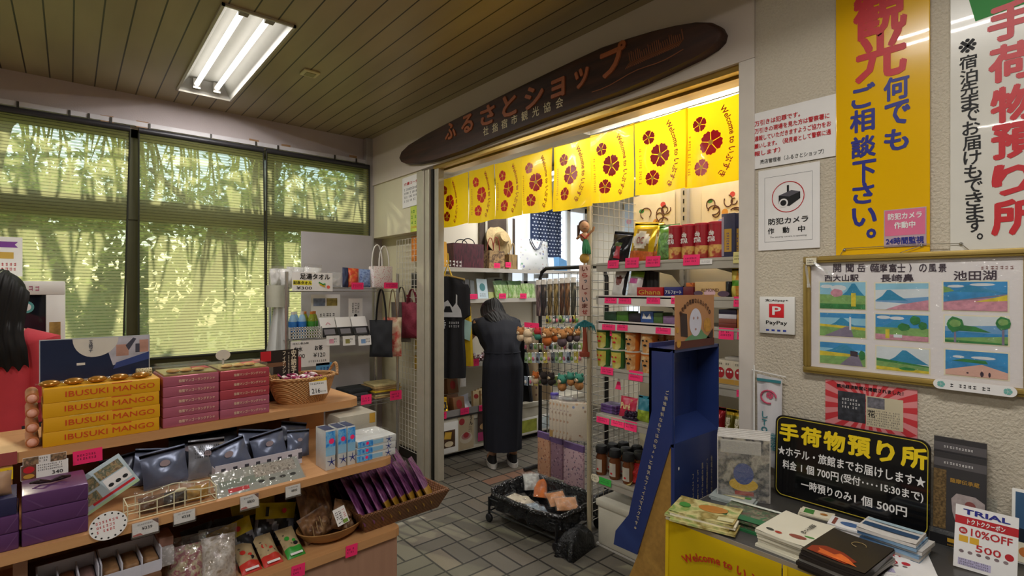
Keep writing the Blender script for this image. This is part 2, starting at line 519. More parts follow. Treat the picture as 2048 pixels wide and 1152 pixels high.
# ================================================================ the room
mb = MB(mat_floor());mb.box(-3.2,5.3,-2.2,4.75,-0.05,0);struct('floor',mb)
CEIL = mat_ceiling()
LX0,LX1,LY0,LY1 = 0.565,0.915,2.836,4.284
mb = MB(CEIL)
mb.box(-3.2,LX0,-2.2,4.75,2.89,2.98);mb.box(LX1,2.36,-2.2,4.75,2.89,2.98)
mb.box(LX0,LX1,LY1,4.75,2.89,2.98);mb.box(LX0,LX1,-2.2,LY0,2.89,2.98)
mb.box(LX0,LX1,LY0,LY1,2.975,2.99)
struct('ceiling',mb)
SHOPW = M('pale_shop_wall','d9d2c2',0.7,var=0.03,scale=2)
mb = MB(SHOPW);mb.box(2.36,5.3,-0.6,4.75,2.655,2.8);struct('ceiling_shop',mb)

LILAC = M('lilac_grey_wall_paint','bdb2b4',0.7,var=0.05,scale=5,bump=0.15,bscale=120)
mb = MB(LILAC);mb.box(-3.2,2.16,4.6,4.75,2.64,2.98);struct('wall_back_upper',mb)
mb = MB(LILAC);mb.box(-3.2,2.16,4.6,4.75,0,0.93);struct('wall_back_lower',mb)
mb = MB(M('plain_room_wall','b7aea0',0.8,var=0.04,scale=2));mb.box(-3.3,-3.2,-2.2,4.75,0,2.98);struct('wall_left',mb)
mb = MB(MATS['plain_room_wall']);mb.box(-3.2,2.3,-2.3,-2.2,0,2.98);struct('wall_front',mb)
mb = MB(mat_plaster());mb.box(2.16,2.32,-2.2,0.985,0,2.89);struct('wall_right',mb)
PAINTM = M('mauve_white_lintel_paint','c9bdb3',0.6,var=0.03,scale=2)
mb = MB(LILAC);mb.box(2.16,2.4,4.6,4.75,0,2.98);struct('wall_back_corner',mb)
mb = MB(PAINTM);mb.box(2.15,2.36,0.985,4.6,2.452,2.89);struct('wall_right_lintel',mb)
mb = MB(M('cream_side_panel','d2c9ae',0.5,var=0.03,scale=2));mb.box(2.165,2.30,3.665,4.6,1.965,2.452)
mb.box(2.28,2.30,3.665,4.6,0,1.965)
struct('wall_right_side_panel',mb)
mb = MB(M('white_post_paint','d3cac0',0.55,var=0.03));mb.box(2.15,2.34,0.985,1.052,0,2.452,0.004);struct('trim_1',mb)
mb = MB(M('grey_corner_post','aaa6a4',0.6,var=0.04));mb.box(2.09,2.165,4.53,4.6,0,2.89,0.004);struct('trim_2',mb)
# aluminium rail under the lintel, its colour carrying the flags' yellow reflection, and the soffit behind it
mb = MB(M('yellow_reflection_rail','b99b55',0.3,metal=0.7,var=0.06));mb.box(2.17,2.21,1.052,3.5,2.425,2.452);mb.box(2.225,2.262,1.052,3.5,2.415,2.452);mb.box(2.28,2.35,1.052,3.5,2.43,2.452)
struct('trim_3',mb)
# stacked sliding door leaves
mb = MB(M('putty_aluminium','b7b09f',0.42,metal=0.25,var=0.05))
mb.box(2.13,2.185,3.58,3.69,0.0,2.43,0.004);mb.box(2.14,2.2,3.515,3.58,0.0,2.43,0.004)
mb.use(M('black_gasket','14130f',0.7));mb.box(2.16,2.2,3.487,3.515,0.0,2.43)
mb.use(MATS['putty_aluminium']);mb.box(2.17,2.225,3.43,3.487,0.0,2.43,0.004);mb.box(2.19,2.21,3.487,3.66,2.36,2.43)
mb.box(2.19,2.21,3.487,3.66,0.02,0.14)
struct('door_1',mb)
mb = MB(M('dark_skirting','3a3530',0.6));mb.box(2.15,2.165,-2.2,0.985,0,0.09);mb.box(2.265,2.28,3.7,4.53,0,0.09);struct('baseboard_right',mb)
# shop shell
mb = MB(SHOPW);mb.box(2.36,5.3,4.45,4.6,0,2.8);struct('wall_shop_back',mb)
mb = MB(SHOPW);mb.box(5.1,5.3,-0.6,4.45,0,2.8);struct('wall_shop_end',mb)
BEIGE = M('beige_shop_wall','cfc4ab',0.7,var=0.03,scale=2)
mb = MB(BEIGE);mb.box(2.80,2.86,-0.6,2.02,0,2.72);struct('wall_shop_partition',mb)
mb = MB(BEIGE);mb.box(2.36,5.1,-0.66,-0.6,0,2.8);struct('wall_shop_side',mb)

# window on the back wall: dark frame, glass, sill
FRAME = M('dark_olive_window_frame','4b4a34',0.4,metal=0.3,var=0.05)
mb = MB(FRAME)
xs = [-3.15,-1.9,-0.78,0.345,1.275,2.09]
for i,x in enumerate(xs): mb.box(x - 0.035,x + 0.035,4.61,4.70,0.93,2.64)
mb.box(-3.2,2.12,4.61,4.70,0.93,1.0);mb.box(-3.2,2.12,4.61,4.70,2.58,2.64)
mb.box(-3.2,2.12,4.60,4.71,1.99,2.14)
w1 = struct('window_1',mb)
mb = MB(mat_film('clear_window_glass',(0.94,0.97,0.95),gloss=0.05,haze=0.0,rough=0.02));mb.box(-3.15,2.1,4.652,4.656,0.98,2.6)
g = obj('pane',mb,w1,smooth=False)
mb = MB(M('sill_dark_wood','4e4a3a',0.5));mb.box(-3.2,2.09,4.50,4.62,0.885,0.93,0.005);struct('trim_4',mb)
# the shop's own windows: panes glow by themselves in place of daylight, in white frames
mb = MB(M('white_window_frame','e6e6e2',0.4,var=0.02))
for x in (3.72,3.95,4.66,4.98): mb.box(x - 0.03,x + 0.03,4.40,4.45,1.55,2.5)
mb.box(3.69,5.01,4.40,4.45,1.52,1.58);mb.box(3.69,5.01,4.40,4.45,2.44,2.5)
w2 = struct('window_2',mb)
mb = MB(M('glowing_frosted_glass','dfe9f4',0.3,var=0.02,emit=0.9));mb.box(3.72,4.98,4.43,4.44,1.58,2.44);obj('pane',mb,w2,smooth=False)
mb = MB(MATS['white_window_frame'])
for y in (2.05,2.95,3.85): mb.box(5.04,5.1,y - 0.03,y + 0.03,1.0,2.5)
mb.box(5.04,5.1,2.02,3.88,0.96,1.03);mb.box(5.04,5.1,2.02,3.88,2.44,2.5)
w3 = struct('window_3',mb)
mb = MB(MATS['glowing_frosted_glass']);mb.box(5.08,5.09,2.05,3.85,1.03,2.44);obj('pane',mb,w3,smooth=False)

# ================================================================ lamps
TUBE = M('lit_fluorescent_tube','fffaf0',0.4,var=0.0,emit=2.6)
def ceiling_lamp(x,y,z,label,power,recess=True,L=1.448,W=0.35,name='recessed_ceiling_light'):
    t = thing(name,label,'ceiling light',(x,y,z))
    mb = MB(M('lamp_frame_grey','b9b4aa',0.4,metal=0.3));w,l = W/2,L/2
    for a in ((-w,-w + 0.014,-l,l),(w - 0.014,w,-l,l),(-w,w,-l,-l + 0.014),(-w,w,l - 0.014,l)): mb.box(a[0],a[1],a[2],a[3],-0.012,0.03)
    obj('frame',mb,t,smooth=False)
    top = 0.084 if recess else 0.05
    mb = MB(M('lamp_reflector_white','b9b8b4',0.4,var=0.02))
    k = 0.014
    mb.poly([(-w + k,-l + k,0),(-w + k,l - k,0),(-w*0.62,l - 0.05,top),(-w*0.62,-l + 0.05,top)])
    mb.poly([(w - k,l - k,0),(w - k,-l + k,0),(w*0.62,-l + 0.05,top),(w*0.62,l - 0.05,top)])
    mb.poly([(-w + k,-l + k,0),(-w*0.62,-l + 0.05,top),(w*0.62,-l + 0.05,top),(w - k,-l + k,0)])
    mb.poly([(w - k,l - k,0),(w*0.62,l - 0.05,top),(-w*0.62,l - 0.05,top),(-w + k,l - k,0)])
    mb.poly([(-w*0.62,-l + 0.05,top),(-w*0.62,l - 0.05,top),(w*0.62,l - 0.05,top),(w*0.62,-l + 0.05,top)])
    obj('reflector',mb,t,smooth=False)
    for s in (-1,1):
        mb = MB(TUBE);mb.tube([(s*0.062,-l + 0.09,0.035),(s*0.062,l - 0.09,0.035)],0.016,10)
        tb = obj('fluorescent_tube',mb,t)
        mb = MB(M('lamp_socket','8a867e',0.5))
        for q in (-1,1): mb.box(s*0.062 - 0.022,s*0.062 + 0.022,q*(l - 0.075) - 0.018,q*(l - 0.075) + 0.018,0.005,0.075)
        obj('lamp_holder',mb,tb,smooth=False)
    for s in (-1,1):                       # each tube throws its light down through the open fitting
        ld = bpy.data.lights.new('tube_light','AREA');ld.shape = 'RECTANGLE';ld.size = 0.03;ld.size_y = L - 0.2
        ld.energy = power/2;ld.color = (1.0,0.97,0.92)
        lo = bpy.data.objects.new('tube_light',ld);COL.objects.link(lo);lo.parent = t;lo.location = (s*0.062,0,0.0175)
    return t
ceiling_lamp(0.74,3.56,2.89,'recessed twin tube ceiling light switched on, over the window side of the room',22)
ceiling_lamp(0.74,0.2,2.862,'twin tube ceiling light overhead, in front of the plaster wall',28,recess=False)
ceiling_lamp(-1.6,3.56,2.862,'twin tube ceiling light at the far end of the window wall',13,recess=False)
ceiling_lamp(-1.6,0.2,2.862,'twin tube ceiling light at the closed end of the room',34,recess=False)
ceiling_lamp(2.66,1.75,2.60,'twin tube ceiling light inside the shop doorway',20,recess=False)
ceiling_lamp(3.6,3.7,2.604,'twin tube ceiling light over the shop back shelves',20,recess=False)
ceiling_lamp(4.5,2.2,2.604,'twin tube ceiling light over the far end of the shop',14,recess=False)
# small square fitting in the ceiling
t = thing('ceiling_sensor','small square cream fitting set in the brown ceiling boards','ceiling fitting',(1.182,3.4,2.89))
mb = MB(M('cream_fitting','d8d2a4',0.5));mb.box(-0.05,0.05,-0.05,0.05,-0.012,0.0,0.004);obj('cover',mb,t)
mb = MB(M('fitting_grille','9b9668',0.5));mb.box(-0.03,0.03,-0.03,0.03,-0.016,-0.010);obj('grille',mb,t,smooth=False)

# ================================================================ blinds
BLIND = mat_blind()
EDGE = M('dark_blind_hem','26261a',0.7)
def blind(x0,x1,z0,label,skew0=0,skew1=0):
    t = thing('roller_blind',label,'window blind',((x0 + x1)/2,4.53,2.62),group=None)
    w = (x1 - x0)/2;h = 2.62 - z0
    mb = MB(BLIND)
    def fn(u,v):
        x = -w + 2*w*u
        x += (skew0*(1 - u) + skew1*u)*v
        return (x,0.012*math.sin(u*5 + v*3)*v,-h*v)
    mb.grid(fn,14,18);obj('blind_sheet',mb,t)
    for s,sk in ((0,skew0),(1,skew1)):
        mb = MB(EDGE)
        mb.tube([Vector(fn(s,v/10)) + Vector((0,-0.003,0)) for v in range(11)],0.006,5);obj('hem',mb,t)
    mb = MB(EDGE);mb.tube([Vector(fn(u/8,1)) for u in range(9)],0.011,6);obj('bottom_rail',mb,t)
    mb = MB(M('blind_head_rail','3b3a3e',0.4,metal=0.4));mb.tube([(-w,0,0.0),(w,0,0.0)],0.022,10);obj('head_rail',mb,t)
blind(-1.55,0.325,0.99,'olive see-through roller blind behind the fridge and the white notice',0,-0.04)
blind(0.375,1.20,0.99,'wide olive see-through roller blind in the middle of the window',-0.0,0.02)
blind(1.225,2.115,0.99,'olive see-through roller blind in the room corner behind the wire rack, brightly sunlit')
t = thing('curtain_track','white curtain track running along the top of the window','curtain track',(0,4.575,2.665))
mb = MB(M('track_white','cfcbd0',0.5));mb.box(-3.1,2.1,-0.022,0.012,-0.01,0.022);obj('rail',mb,t,smooth=False)
M('track_hook_dark','3a3630',0.5)
for x in (-0.25,0.0,0.1,0.22,0.44,0.83,1.15,1.32,1.8,2.0): mb = MB(MATS['track_hook_dark']);mb.box(x - 0.006,x + 0.006,-0.03,-0.02,-0.02,0.02);obj('hook',mb,t,smooth=False)
TAPE = M('brown_packing_tape','9c7a5a',0.45)
for i,px in enumerate((214,285,508,572,706)):
    p = PY(px,210 + 0.158*px - 4,4.555)
    mb = MB(TAPE);mb.box(-0.036,0.036,-0.001,0.001,-0.02,0.026)
    o = obj('packing_tape',mb,None,p,smooth=False)
    tag(o,'scrap of brown packing tape on the curtain track, %s from the room corner' % ORD[4 - i],'tape','brown tape scraps on the curtain track')
    o.rotation_euler = (0,R((i*7) % 5 - 2),0)
t = thing('paper_notice','white notice sheet with a purple ribbon heading hung on the window blind','notice',PY(14,515,4.49))
mb = MB(WHITE);mb.rect(-0.09,0.07,-0.12,0.125,0);obj('sheet',mb,t,smooth=False)
mb = MB(M('purple_ribbon_print','7a3f95',0.6));mb.pxz([(-0.08,0.06),(0.05,0.06),(0.035,0.078),(0.05,0.096),(-0.08,0.096)],-0.001);obj('ribbon_print',mb,t,smooth=False)
mb = MB(M('ochre_print','caa44a',0.6));mb.rect(-0.06,0.03,-0.01,0.03,-0.001);obj('picture_print',mb,t,smooth=False)
marks(t,-0.08,0.06,-0.09,-0.03,-0.001,2,REDINK,4)

# ================================================================ outside the window
mb = MB(M('garden_ground','8a8a4c',0.9,var=0.2,scale=3));mb.box(-14,14,4.8,24,-0.3,-0.05)
o = obj('garden_ground',mb,smooth=False);o['kind'] = 'structure'
LEAFS = [M('leaf_bright_green','7f9c50',0.6,var=0.25,scale=3),M('leaf_mid_green','5c7d42',0.6,var=0.25,scale=3),M('leaf_yellow_green','a3a560',0.6,var=0.2,scale=3),M('leaf_dry_gold','b59a58',0.7,var=0.2,scale=3)]
for m in LEAFS:
    nt = m.node_tree;b = nt.nodes['Principled BSDF'];out = nt.nodes['Material Output']
    tr = nt.nodes.new('ShaderNodeBsdfTranslucent');tr.inputs[0].default_value = lin('aab86a') + (1,)
    mx = nt.nodes.new('ShaderNodeMixShader');mx.inputs[0].default_value = 0.4
    lk(nt,b.outputs[0],mx.inputs[1]);lk(nt,tr.outputs[0],mx.inputs[2]);lk(nt,mx.outputs[0],out.inputs[0])
BARK = M('grey_brown_bark','7d6a4c',0.9,var=0.25,scale=8)
def leaf_cloud(mb,c,r,n,size,rnd):
    for _ in range(n):
        while True:
            p = Vector((rnd.uniform(-1,1),rnd.uniform(-1,1),rnd.uniform(-1,1)))
            if p.length < 1: break
        p = Vector(c) + Vector((p.x*r[0],p.y*r[1],p.z*r[2]))
        a = Vector((rnd.gauss(0,1),rnd.gauss(0,1),rnd.gauss(0,1))).normalized()
        b = a.cross(Vector((rnd.gauss(0,1),rnd.gauss(0,1),rnd.gauss(0,1)))).normalized()
        s = size*rnd.uniform(0.6,1.3)
        mb.poly([p - a*s,p + b*s*0.45,p + a*s,p - b*s*0.45])
def tree(x,y,lean,h,crown,n,size,leaf,label,seed):
    rnd = random.Random(seed)
    t = thing('garden_tree',label,'tree',(x,y,-0.06),group='trees beyond the window')
    mb = MB(BARK);top = Vector((lean,0,h))
    pts = [(lean*(k/7) ** 1.3 + 0.06*math.sin(k*1.7 + seed),0.05*math.sin(k + seed),h*k/7) for k in range(8)]
    mb.tube(pts,[0.15 - 0.013*k for k in range(8)],9);obj('trunk',mb,t)
    for k in range(3):
        mb = MB(BARK);a = rnd.uniform(-0.9,0.9)
        b = Vector(pts[4 + k])
        mb.tube([b,b + Vector((a*0.5,rnd.uniform(-0.3,0.3),0.5)),b + Vector((a,rnd.uniform(-0.5,0.5),1.0))],[0.07,0.05,0.03],6);obj('branch',mb,t)
    mb = MB(LEAFS[leaf])
    for k in range(7):
        leaf_cloud(mb,(top.x + rnd.uniform(-1,1)*crown,rnd.uniform(-1,1)*crown*0.7,h + rnd.uniform(-0.45,0.4)*crown),(crown*0.5,)*3,n // 7,size,rnd)
    obj('foliage',mb,t,smooth=False)
tree(-1.2,7.4,0.8,2.3,0.95,1700,0.06,0,'tree with bright green leaves outside, nearest the fridge',3)
tree(0.9,8.0,0.9,2.5,1.1,1900,0.06,1,'leaning tree with mid green leaves outside the wide blind',5)
tree(2.4,6.6,0.4,2.9,0.7,900,0.055,2,'thin tree with yellowish leaves outside the corner blind',8)
tree(-0.9,6.7,0.7,4.3,1.1,420,0.075,1,'tall tree with high sparse leaves outside, leaning over the window',41)
tree(2.2,7.3,-0.5,4.4,1.0,380,0.075,0,'tall tree with high sparse leaves outside, beside the room corner',42)
tree(-3.4,8.4,0.5,2.6,1.3,1800,0.065,0,'broad green tree outside the blind behind the fridge',11)
tree(0.0,11.5,-0.4,3.0,1.8,2600,0.08,1,'tall dark tree at the rear of the garden, behind the leaning tree',14)
tree(4.4,11.0,-0.6,3.2,1.8,2400,0.08,0,'large tree at the rear of the garden, behind the thin yellowish tree',17)
def hedge(x,y,w,h,n,leaf,label,seed):
    rnd = random.Random(seed)
    mb = MB(LEAFS[leaf]);leaf_cloud(mb,(0,0,h*0.5),(w,0.55,h*0.62),n,0.07 if w < 5 else 0.17,rnd)
    o = obj('garden_shrub',mb,None,(x,y,-0.06),smooth=False);tag(o,label,'shrub','shrubs beyond the window')
hedge(-2.6,9.6,1.6,1.5,2000,1,'dense dark green shrub outside, beneath the broad green tree',21)
hedge(0.2,9.3,1.5,1.4,2000,0,'bright green shrub outside, behind the middle blind',22)
hedge(3.2,8.8,1.6,1.5,2000,2,'yellowish green shrub outside, behind the corner blind',23)
hedge(-1.0,13.5,9.0,3.4,7000,1,'long tall hedge closing the rear of the garden',24)
# dry hanging palm skirts above the window
def frond(x,y,z,label,seed,n=42):
    rnd = random.Random(seed);mb = MB(LEAFS[3])
    for k in range(n):
        a = rnd.uniform(-0.75,0.75);l = rnd.uniform(0.5,1.1)
        p = Vector((a,rnd.uniform(-0.2,0.2),rnd.uniform(-0.1,0.15)));d = Vector((rnd.uniform(-0.14,0.14),0,-l));s = Vector((0.009,0.003,0))
        q = p + d*0.5 + Vector((0.03,0,0))
        mb.poly([p - s,p + s,q + s,q - s]);mb.poly([q - s,q + s,p + d])
    mb.tube([(-0.8,0,0.02),(0,0,0.16),(0.8,0,0.05)],0.02,5)
    o = obj('hanging_palm_frond',mb,None,(x,y,z),smooth=False);tag(o,label,'palm frond','dry palm fronds over the window')
frond(0.95,5.6,3.0,'dry golden palm frond hanging outside over the wide middle blind',31)
frond(-0.2,5.8,3.05,'dry golden palm frond hanging outside over the fridge blind',32)
frond(-1.5,5.9,3.05,'dry golden palm frond hanging outside over the far end of the window',33)
# ================================================================ wooden shop sign on the lintel
SIGNW = mat_wood('dark_stained_plank','2a1812','482a1e',axis=1,scale=5,rough=0.62,coord='w',stretch=0.1)
CARVE = M('carved_orange_wood','a9603a',0.5,var=0.1)
up_ = [(48,845),(60,810),(100,770),(200,708),(300,655),(450,577),(600,500),(750,425),(900,352),(1050,280),(1200,210),(1350,158),(1500,113),(1620,84),(1740,64),(1820,66),(1870,90),(1890,128)]
lo_ = [(1880,170),(1840,212),(1760,262),(1600,340),(1450,408),(1300,470),(1150,522),(1000,578),(850,632),(700,690),(550,748),(400,808),(250,858),(150,876),(85,878),(58,866)]
SGX,SGY,SGZ = 2.148,2.59,2.54
def sg(a,b,x=SGX - 0.05):
    p = PX(780 + a/2.8444,20 + b/2.8444,x)
    return (SGY - p.y,p.z - SGZ)
t = thing('wooden_shop_sign','long dark carved plank sign with raised orange wooden letters above the shop doorway','sign',(SGX,SGY,SGZ),R(-90))
pts = [sg(*q) for q in up_ + lo_]
mb = MB(SIGNW)
n = len(pts);cx,cz = 0.0,0.0
rings = []
for k,(sc,y) in enumerate(((1.0,0.0),(1.0,-0.028),(0.985,-0.042),(0.955,-0.05))):
    rings.append([mb.V((cx + x*(1 - (1 - sc)*0.25),y,cz + z*(sc if abs(z) > 0.001 else 1))) for x,z in pts])
for A,B in zip(rings,rings[1:]):
    for i in range(n): mb.F([A[i],A[(i + 1) % n],B[(i + 1) % n],B[i]])
mb.F(rings[-1]);mb.F(rings[0][::-1])
mb.recalc = True
obj('plank',mb,t)
def carved(ch,a,b,w,h):
    x,z = sg(a,b,SGX - 0.055)
    o = text(ch,t,CARVE,(x,-0.058,z),w,h,bold=0.03)
    me = o.data;bm = bmesh.new();bm.from_mesh(me)
    r = bmesh.ops.extrude_face_region(bm,geom=bm.faces[:])
    for v in [g for g in r['geom'] if isinstance(g,bmesh.types.BMVert)]: v.co.z -= 0.012
    bm.normal_update();bm.to_mesh(me);bm.free()
for ch,a,b,w,h in (('ふ',345,690,0.139,0.120),('る',440,650,0.139,0.125),('さ',555,600,0.156,0.129),('と',680,545,0.139,0.138),('シ',820,495,0.164,0.133),('ョ',955,447,0.107,0.107),('ッ',1090,390,0.102,0.107),('プ',1268,288,0.164,0.159)):
    carved(ch,a,b,w,h)
SUB = M('cream_painted_letter','d8c9a0',0.5)
for ch,a,b in (('社',545,690),('指',597,671),('宿',650,650),('市',706,626),('観',765,604),('光',828,580),('協',893,556),('会',963,530)):
    x,z = sg(a,b,SGX - 0.052);text(ch,t,SUB,(x,-0.0515,z),0.058,0.058)
mb = MB(M('engraved_palm_line','8a5232',0.6))
rnd = random.Random(4)
for k in range(26):
    a = 1340 + k*12;b = 340 - k*5.2
    x0,z0 = sg(a,b);x1,z1 = sg(a + 20,b - 80 + rnd.uniform(-20,10));xm,zm = sg(a + 28,b - 40)
    mb.tube([(x0,-0.051,z0),(xm,-0.051,zm),(x1,-0.051,z1)],0.0028,4)
q = [sg(1150 + 52*k,470 - 24*k + 8*math.sin(k)) for k in range(11)]
mb.tube([(x,-0.051,z) for x,z in q],0.003,4)
obj('engraved_palm',mb,t)

# ================================================================ yellow hibiscus flags across the doorway
FLAGY = M('yellow_flag_vinyl','f6d016',0.22,var=0.03,scale=5,coat=0.3)
nt = FLAGY.node_tree;b = nt.nodes['Principled BSDF'];out = nt.nodes['Material Output']
tr = nt.nodes.new('ShaderNodeBsdfTranslucent');tr.inputs[0].default_value = lin('ffd91c') + (1,)
mx = nt.nodes.new('ShaderNodeMixShader');mx.inputs[0].default_value = 0.45
lk(nt,b.outputs[0],mx.inputs[1]);lk(nt,tr.outputs[0],mx.inputs[2]);lk(nt,mx.outputs[0],out.inputs[0])
HIB = M('hibiscus_red_print','d81f2a',0.3,var=0.04)
HIBY = M('hibiscus_yellow_stamen','f0b83c',0.4)
FLAGRED = M('flag_red_lettering','b8321e',0.35)
FX_ = 2.29
def flag_y(px): return PX(px,300,FX_).y
def arc_text(body,parent,mat,cx,cz,r,a0,a1,y,bold=0.02):
    """a line of letters bent round an arc, feet towards its centre, facing -y"""
    me,tw,th = text_mesh(body,bold,False,1.0,0.95);me = me.copy();me.materials.clear();me.materials.append(mat)
    k = r*abs(a0 - a1)/tw;am = (a0 + a1)/2
    for v in me.vertices:
        a = am - v.co.x*k/r;q = r + v.co.y*k
        v.co = (cx + q*math.cos(a),y - v.co.z,cz + q*math.sin(a))
    return link('lettering',me,parent)
def conform(o,fn,w,hh,y0):
    """lay a print on the waving cloth"""
    for v in o.data.vertices: v.co.y += fn(v.co.x/w + .5,-v.co.z/hh)[1] - .003 - y0
fl = [(868,938,455,0.385),(940,990,441,0.39),(990,1046,436,0.39),(1046,1106,420,0.385),(1107,1182,414,0.40),(1183,1270,408,0.39),(1270,1377,396,0.385),(1372,1484,372,0.39)]
names = ['beside the grey door frame, partly hidden','second from the grey door frame','third from the grey door frame','fourth from the grey door frame','fifth from the grey door frame','just past the gap by the tall wire grid','second from the white post, over the hanging poster','beside the white post, hanging highest in view']
for i,(a,b_,bot,hh) in enumerate(fl):
    y0,y1 = flag_y(a),flag_y(b_)
    w = y0 - y1
    ym = (y0 + y1)/2
    t = thing('hanging_flag','yellow vinyl flag with three red hibiscus, %s' % names[i],'flag',(FX_ - 0.004*(i % 2),ym,2.375),R(-90),'yellow hibiscus flags in the doorway')
    mb = MB(FLAGY);rnd = random.Random(i)
    k1,k2 = rnd.uniform(-.02,.02),rnd.uniform(0,6)
    def fn(u,v):
        return ((u - 0.5)*w + (k1*v*(0.5 - u)),0.010*v*math.sin(u*7 + k2) + 0.006*math.sin(v*4 + k2),-hh*v - 0.006*math.sin(math.pi*u))
    mb.grid(fn,12,8);obj('cloth',mb,t)
    mb = MB(HIB);s = 0.30/0.36
    cxs = -0.02*w/.33
    petals(mb,cxs - 0.05,-0.095,0.036,-0.02,0.4);petals(mb,cxs + 0.012,-0.195,0.058,-0.02,1.0);petals(mb,cxs - 0.035,-0.305,0.040,-0.02,0.2)
    mb.use(HIBY)
    for x,z,r in ((-0.05,-0.095,.009),(0.012,-0.195,.013),(-0.035,-0.305,.010)): mb.disc(cxs + x,z,r,-0.021,n=8)
    conform(obj('hibiscus_print',mb,t,smooth=False),fn,w,hh,-.02)
    conform(arc_text('Welcome to いぶすき',t,FLAGRED,cxs - 0.16,-0.20,0.275,R(36),R(-36),-0.021),fn,w,hh,-.021)
    conform(marks(t,cxs - 0.112,cxs - 0.092,-0.33,-0.13,-0.021,1,FLAGRED,i,vertical=True),fn,w,hh,-.021)
mb = MB(M('white_cord','d8d2c0',0.7))
mb.tube([(FX_,flag_y(866) + 0.05,2.378),(FX_,flag_y(1180),2.372),(FX_,1.055,2.382)],0.003,5)
o = obj('flag_cord',mb);tag(o,'thin pale cord carrying the yellow flags across the doorway','cord')

# ================================================================ boards, notices and pictures on the plaster wall
WX = 2.155
def wall_thing(name,label,cat,px0,py0,px1,py1,X=WX,group=None,roll=0.0):
    """a flat thing on the plaster wall; returns it with half width and half height"""
    a = PX(px0,py0,X);b = PX(px1,py1,X)
    t = thing(name,label,cat,(X,(a.y + b.y)/2,(a.z + b.z)/2),R(-90),group)
    if roll: t.rotation_euler = (0,roll,R(-90))
    return t,abs(a.y - b.y)/2,abs(a.z - b.z)/2
def loc_on(t,px,py,X=WX):
    p = PX(px,py,X);return (t.location.y - p.y,p.z - t.location.z)
YBOARD = M('yellow_sign_board','e8b404',0.18,var=0.02,scale=3,coat=0.4)
NAVY = M('navy_brush_lettering','2a2f86',0.4,var=0.05)
SIGNRED = M('red_brush_lettering','c6242c',0.4,var=0.05)
t,w,h = wall_thing('hanging_sign_board','tall glossy yellow board with red and navy brush writing','sign',1673,-120,1861,505)
mb = MB(YBOARD);mb.box(-w,w,-0.008,0,-h,h,0.002);obj('board',mb,t,smooth=False)
def wl(t,ch,px,py,wpx,hpx,mat,bold=0.02,y=-0.009):
    x,z = loc_on(t,px,py);a = loc_on(t,px - wpx/2,py);b = loc_on(t,px + wpx/2,py)
    c = loc_on(t,px,py - hpx/2);d = loc_on(t,px,py + hpx/2)
    return text(ch,t,mat,(x,y,z),abs(b[0] - a[0]),abs(c[1] - d[1]),bold)
wl(t,'観',1760,22,108,108,SIGNRED,0.035);wl(t,'光',1762,112,104,96,SIGNRED,0.035)
for ch,px,py,a,b in (('何',1794,178,52,48),('で',1796,228,52,48),('も',1794,281,50,44),('ご',1728,194,48,48),('相',1726,243,50,46),('談',1728,295,50,44),('下',1730,345,48,46),('さ',1728,388,44,42),('い',1730,435,50,38),('。',1744,468,20,20)):
    wl(t,ch,px,py,a,b,NAVY,0.03)
t2,w,h = wall_thing('sticker','small pink security sticker at the bottom of the yellow board','sticker',1768,422,1853,492,WX - 0.0095)
mb = MB(M('pink_grey_sticker','b9a0a8',0.4));mb.box(-w,w,-0.001,0,-h,h);obj('label_base',mb,t2,smooth=False)
mb = MB(M('sticker_rose','dd6f92',0.4));mb.rect(-w*0.95,w*0.95,-h*0.4,h*0.95,-0.0015);obj('rose_field',mb,t2,smooth=False)
text('防犯カメラ',t2,WHITE,(0,-0.002,h*0.62),w*1.6,h*0.36,0.03);text('作動中',t2,WHITE,(0,-0.002,h*0.14),w*1.0,h*0.36,0.03)
text('24時間監視',t2,NAVY,(0,-0.002,-h*0.68),w*1.8,h*0.38,0.03)

t,w,h = wall_thing('hanging_sign_board','tall white luggage board with large red brush characters','sign',1901,-120,2120,497)
mb = MB(M('white_sign_board','d9d5cb',0.22,var=0.02,coat=0.3));mb.box(-w,w,-0.008,0,-h,h,0.002);obj('board',mb,t,smooth=False)
mb = MB(GREENINK);x,z = loc_on(t,1935,-10);x1,z1 = loc_on(t,2060,14);mb.pxz([(x,z),(x + 0.02,z1),(x1,z1 + 0.01),(x1,z + 0.02)],-0.009);obj('green_print',mb,t,smooth=False)
for ch,px,py,a,b in (('手',2022,42,95,78),('荷',2024,125,96,76),('物',2028,208,96,74),('預',2030,282,96,72),('り',2028,360,90,64),('所',2030,435,96,74)):
    wl(t,ch,px,py,a,b,SIGNRED,0.04)
for i,ch in enumerate('※宿泊先までお届けもできます。'):
    k = (0,94,126,155,180,205,231,258,288,317,345,373,400,427,452,474)[i + 1]
    wl(t,ch,1936 + i*1.2 + (8 if ch == '。' else 0),k,36 if ch != '。' else 13,28 if ch not in '。' else 13,BLACK,0.015)

# notices
t,w,h = wall_thing('paper_notice','white sheet with slanting red text taped beside the white post','notice',1502,231,1672,312,roll=R(0.4))
mb = MB(WHITE);mb.box(-w,w,-0.001,0,-h,h);obj('sheet',mb,t,smooth=False)
for k,s_ in enumerate(('万引きは犯罪です。','万引きの現場を見た方は警察署に','通報していただきますようご協力をお','願いします。（発見者として警察に通','報します）')):
    L = (0.62,0.98,1.0,1.0,0.36)[k]
    text(s_,t,REDINK,(-w*0.9 + w*0.9*L,-0.002,h*(0.62 - 0.27*k)),w*1.8*L,h*0.19,0.022)
text('売店管理者（ふるさとショップ）',t,BLACK,(0.0,-0.002,-h*0.78),w*1.5,h*0.16,0.006)
t,w,h = wall_thing('paper_notice','white laminated notice with a camera inside a red ring','notice',1517,344,1640,496)
mb = MB(WHITE);mb.box(-w,w,-0.001,0,-h,h);obj('sheet',mb,t,smooth=False)
mb = MB(GREYINK)
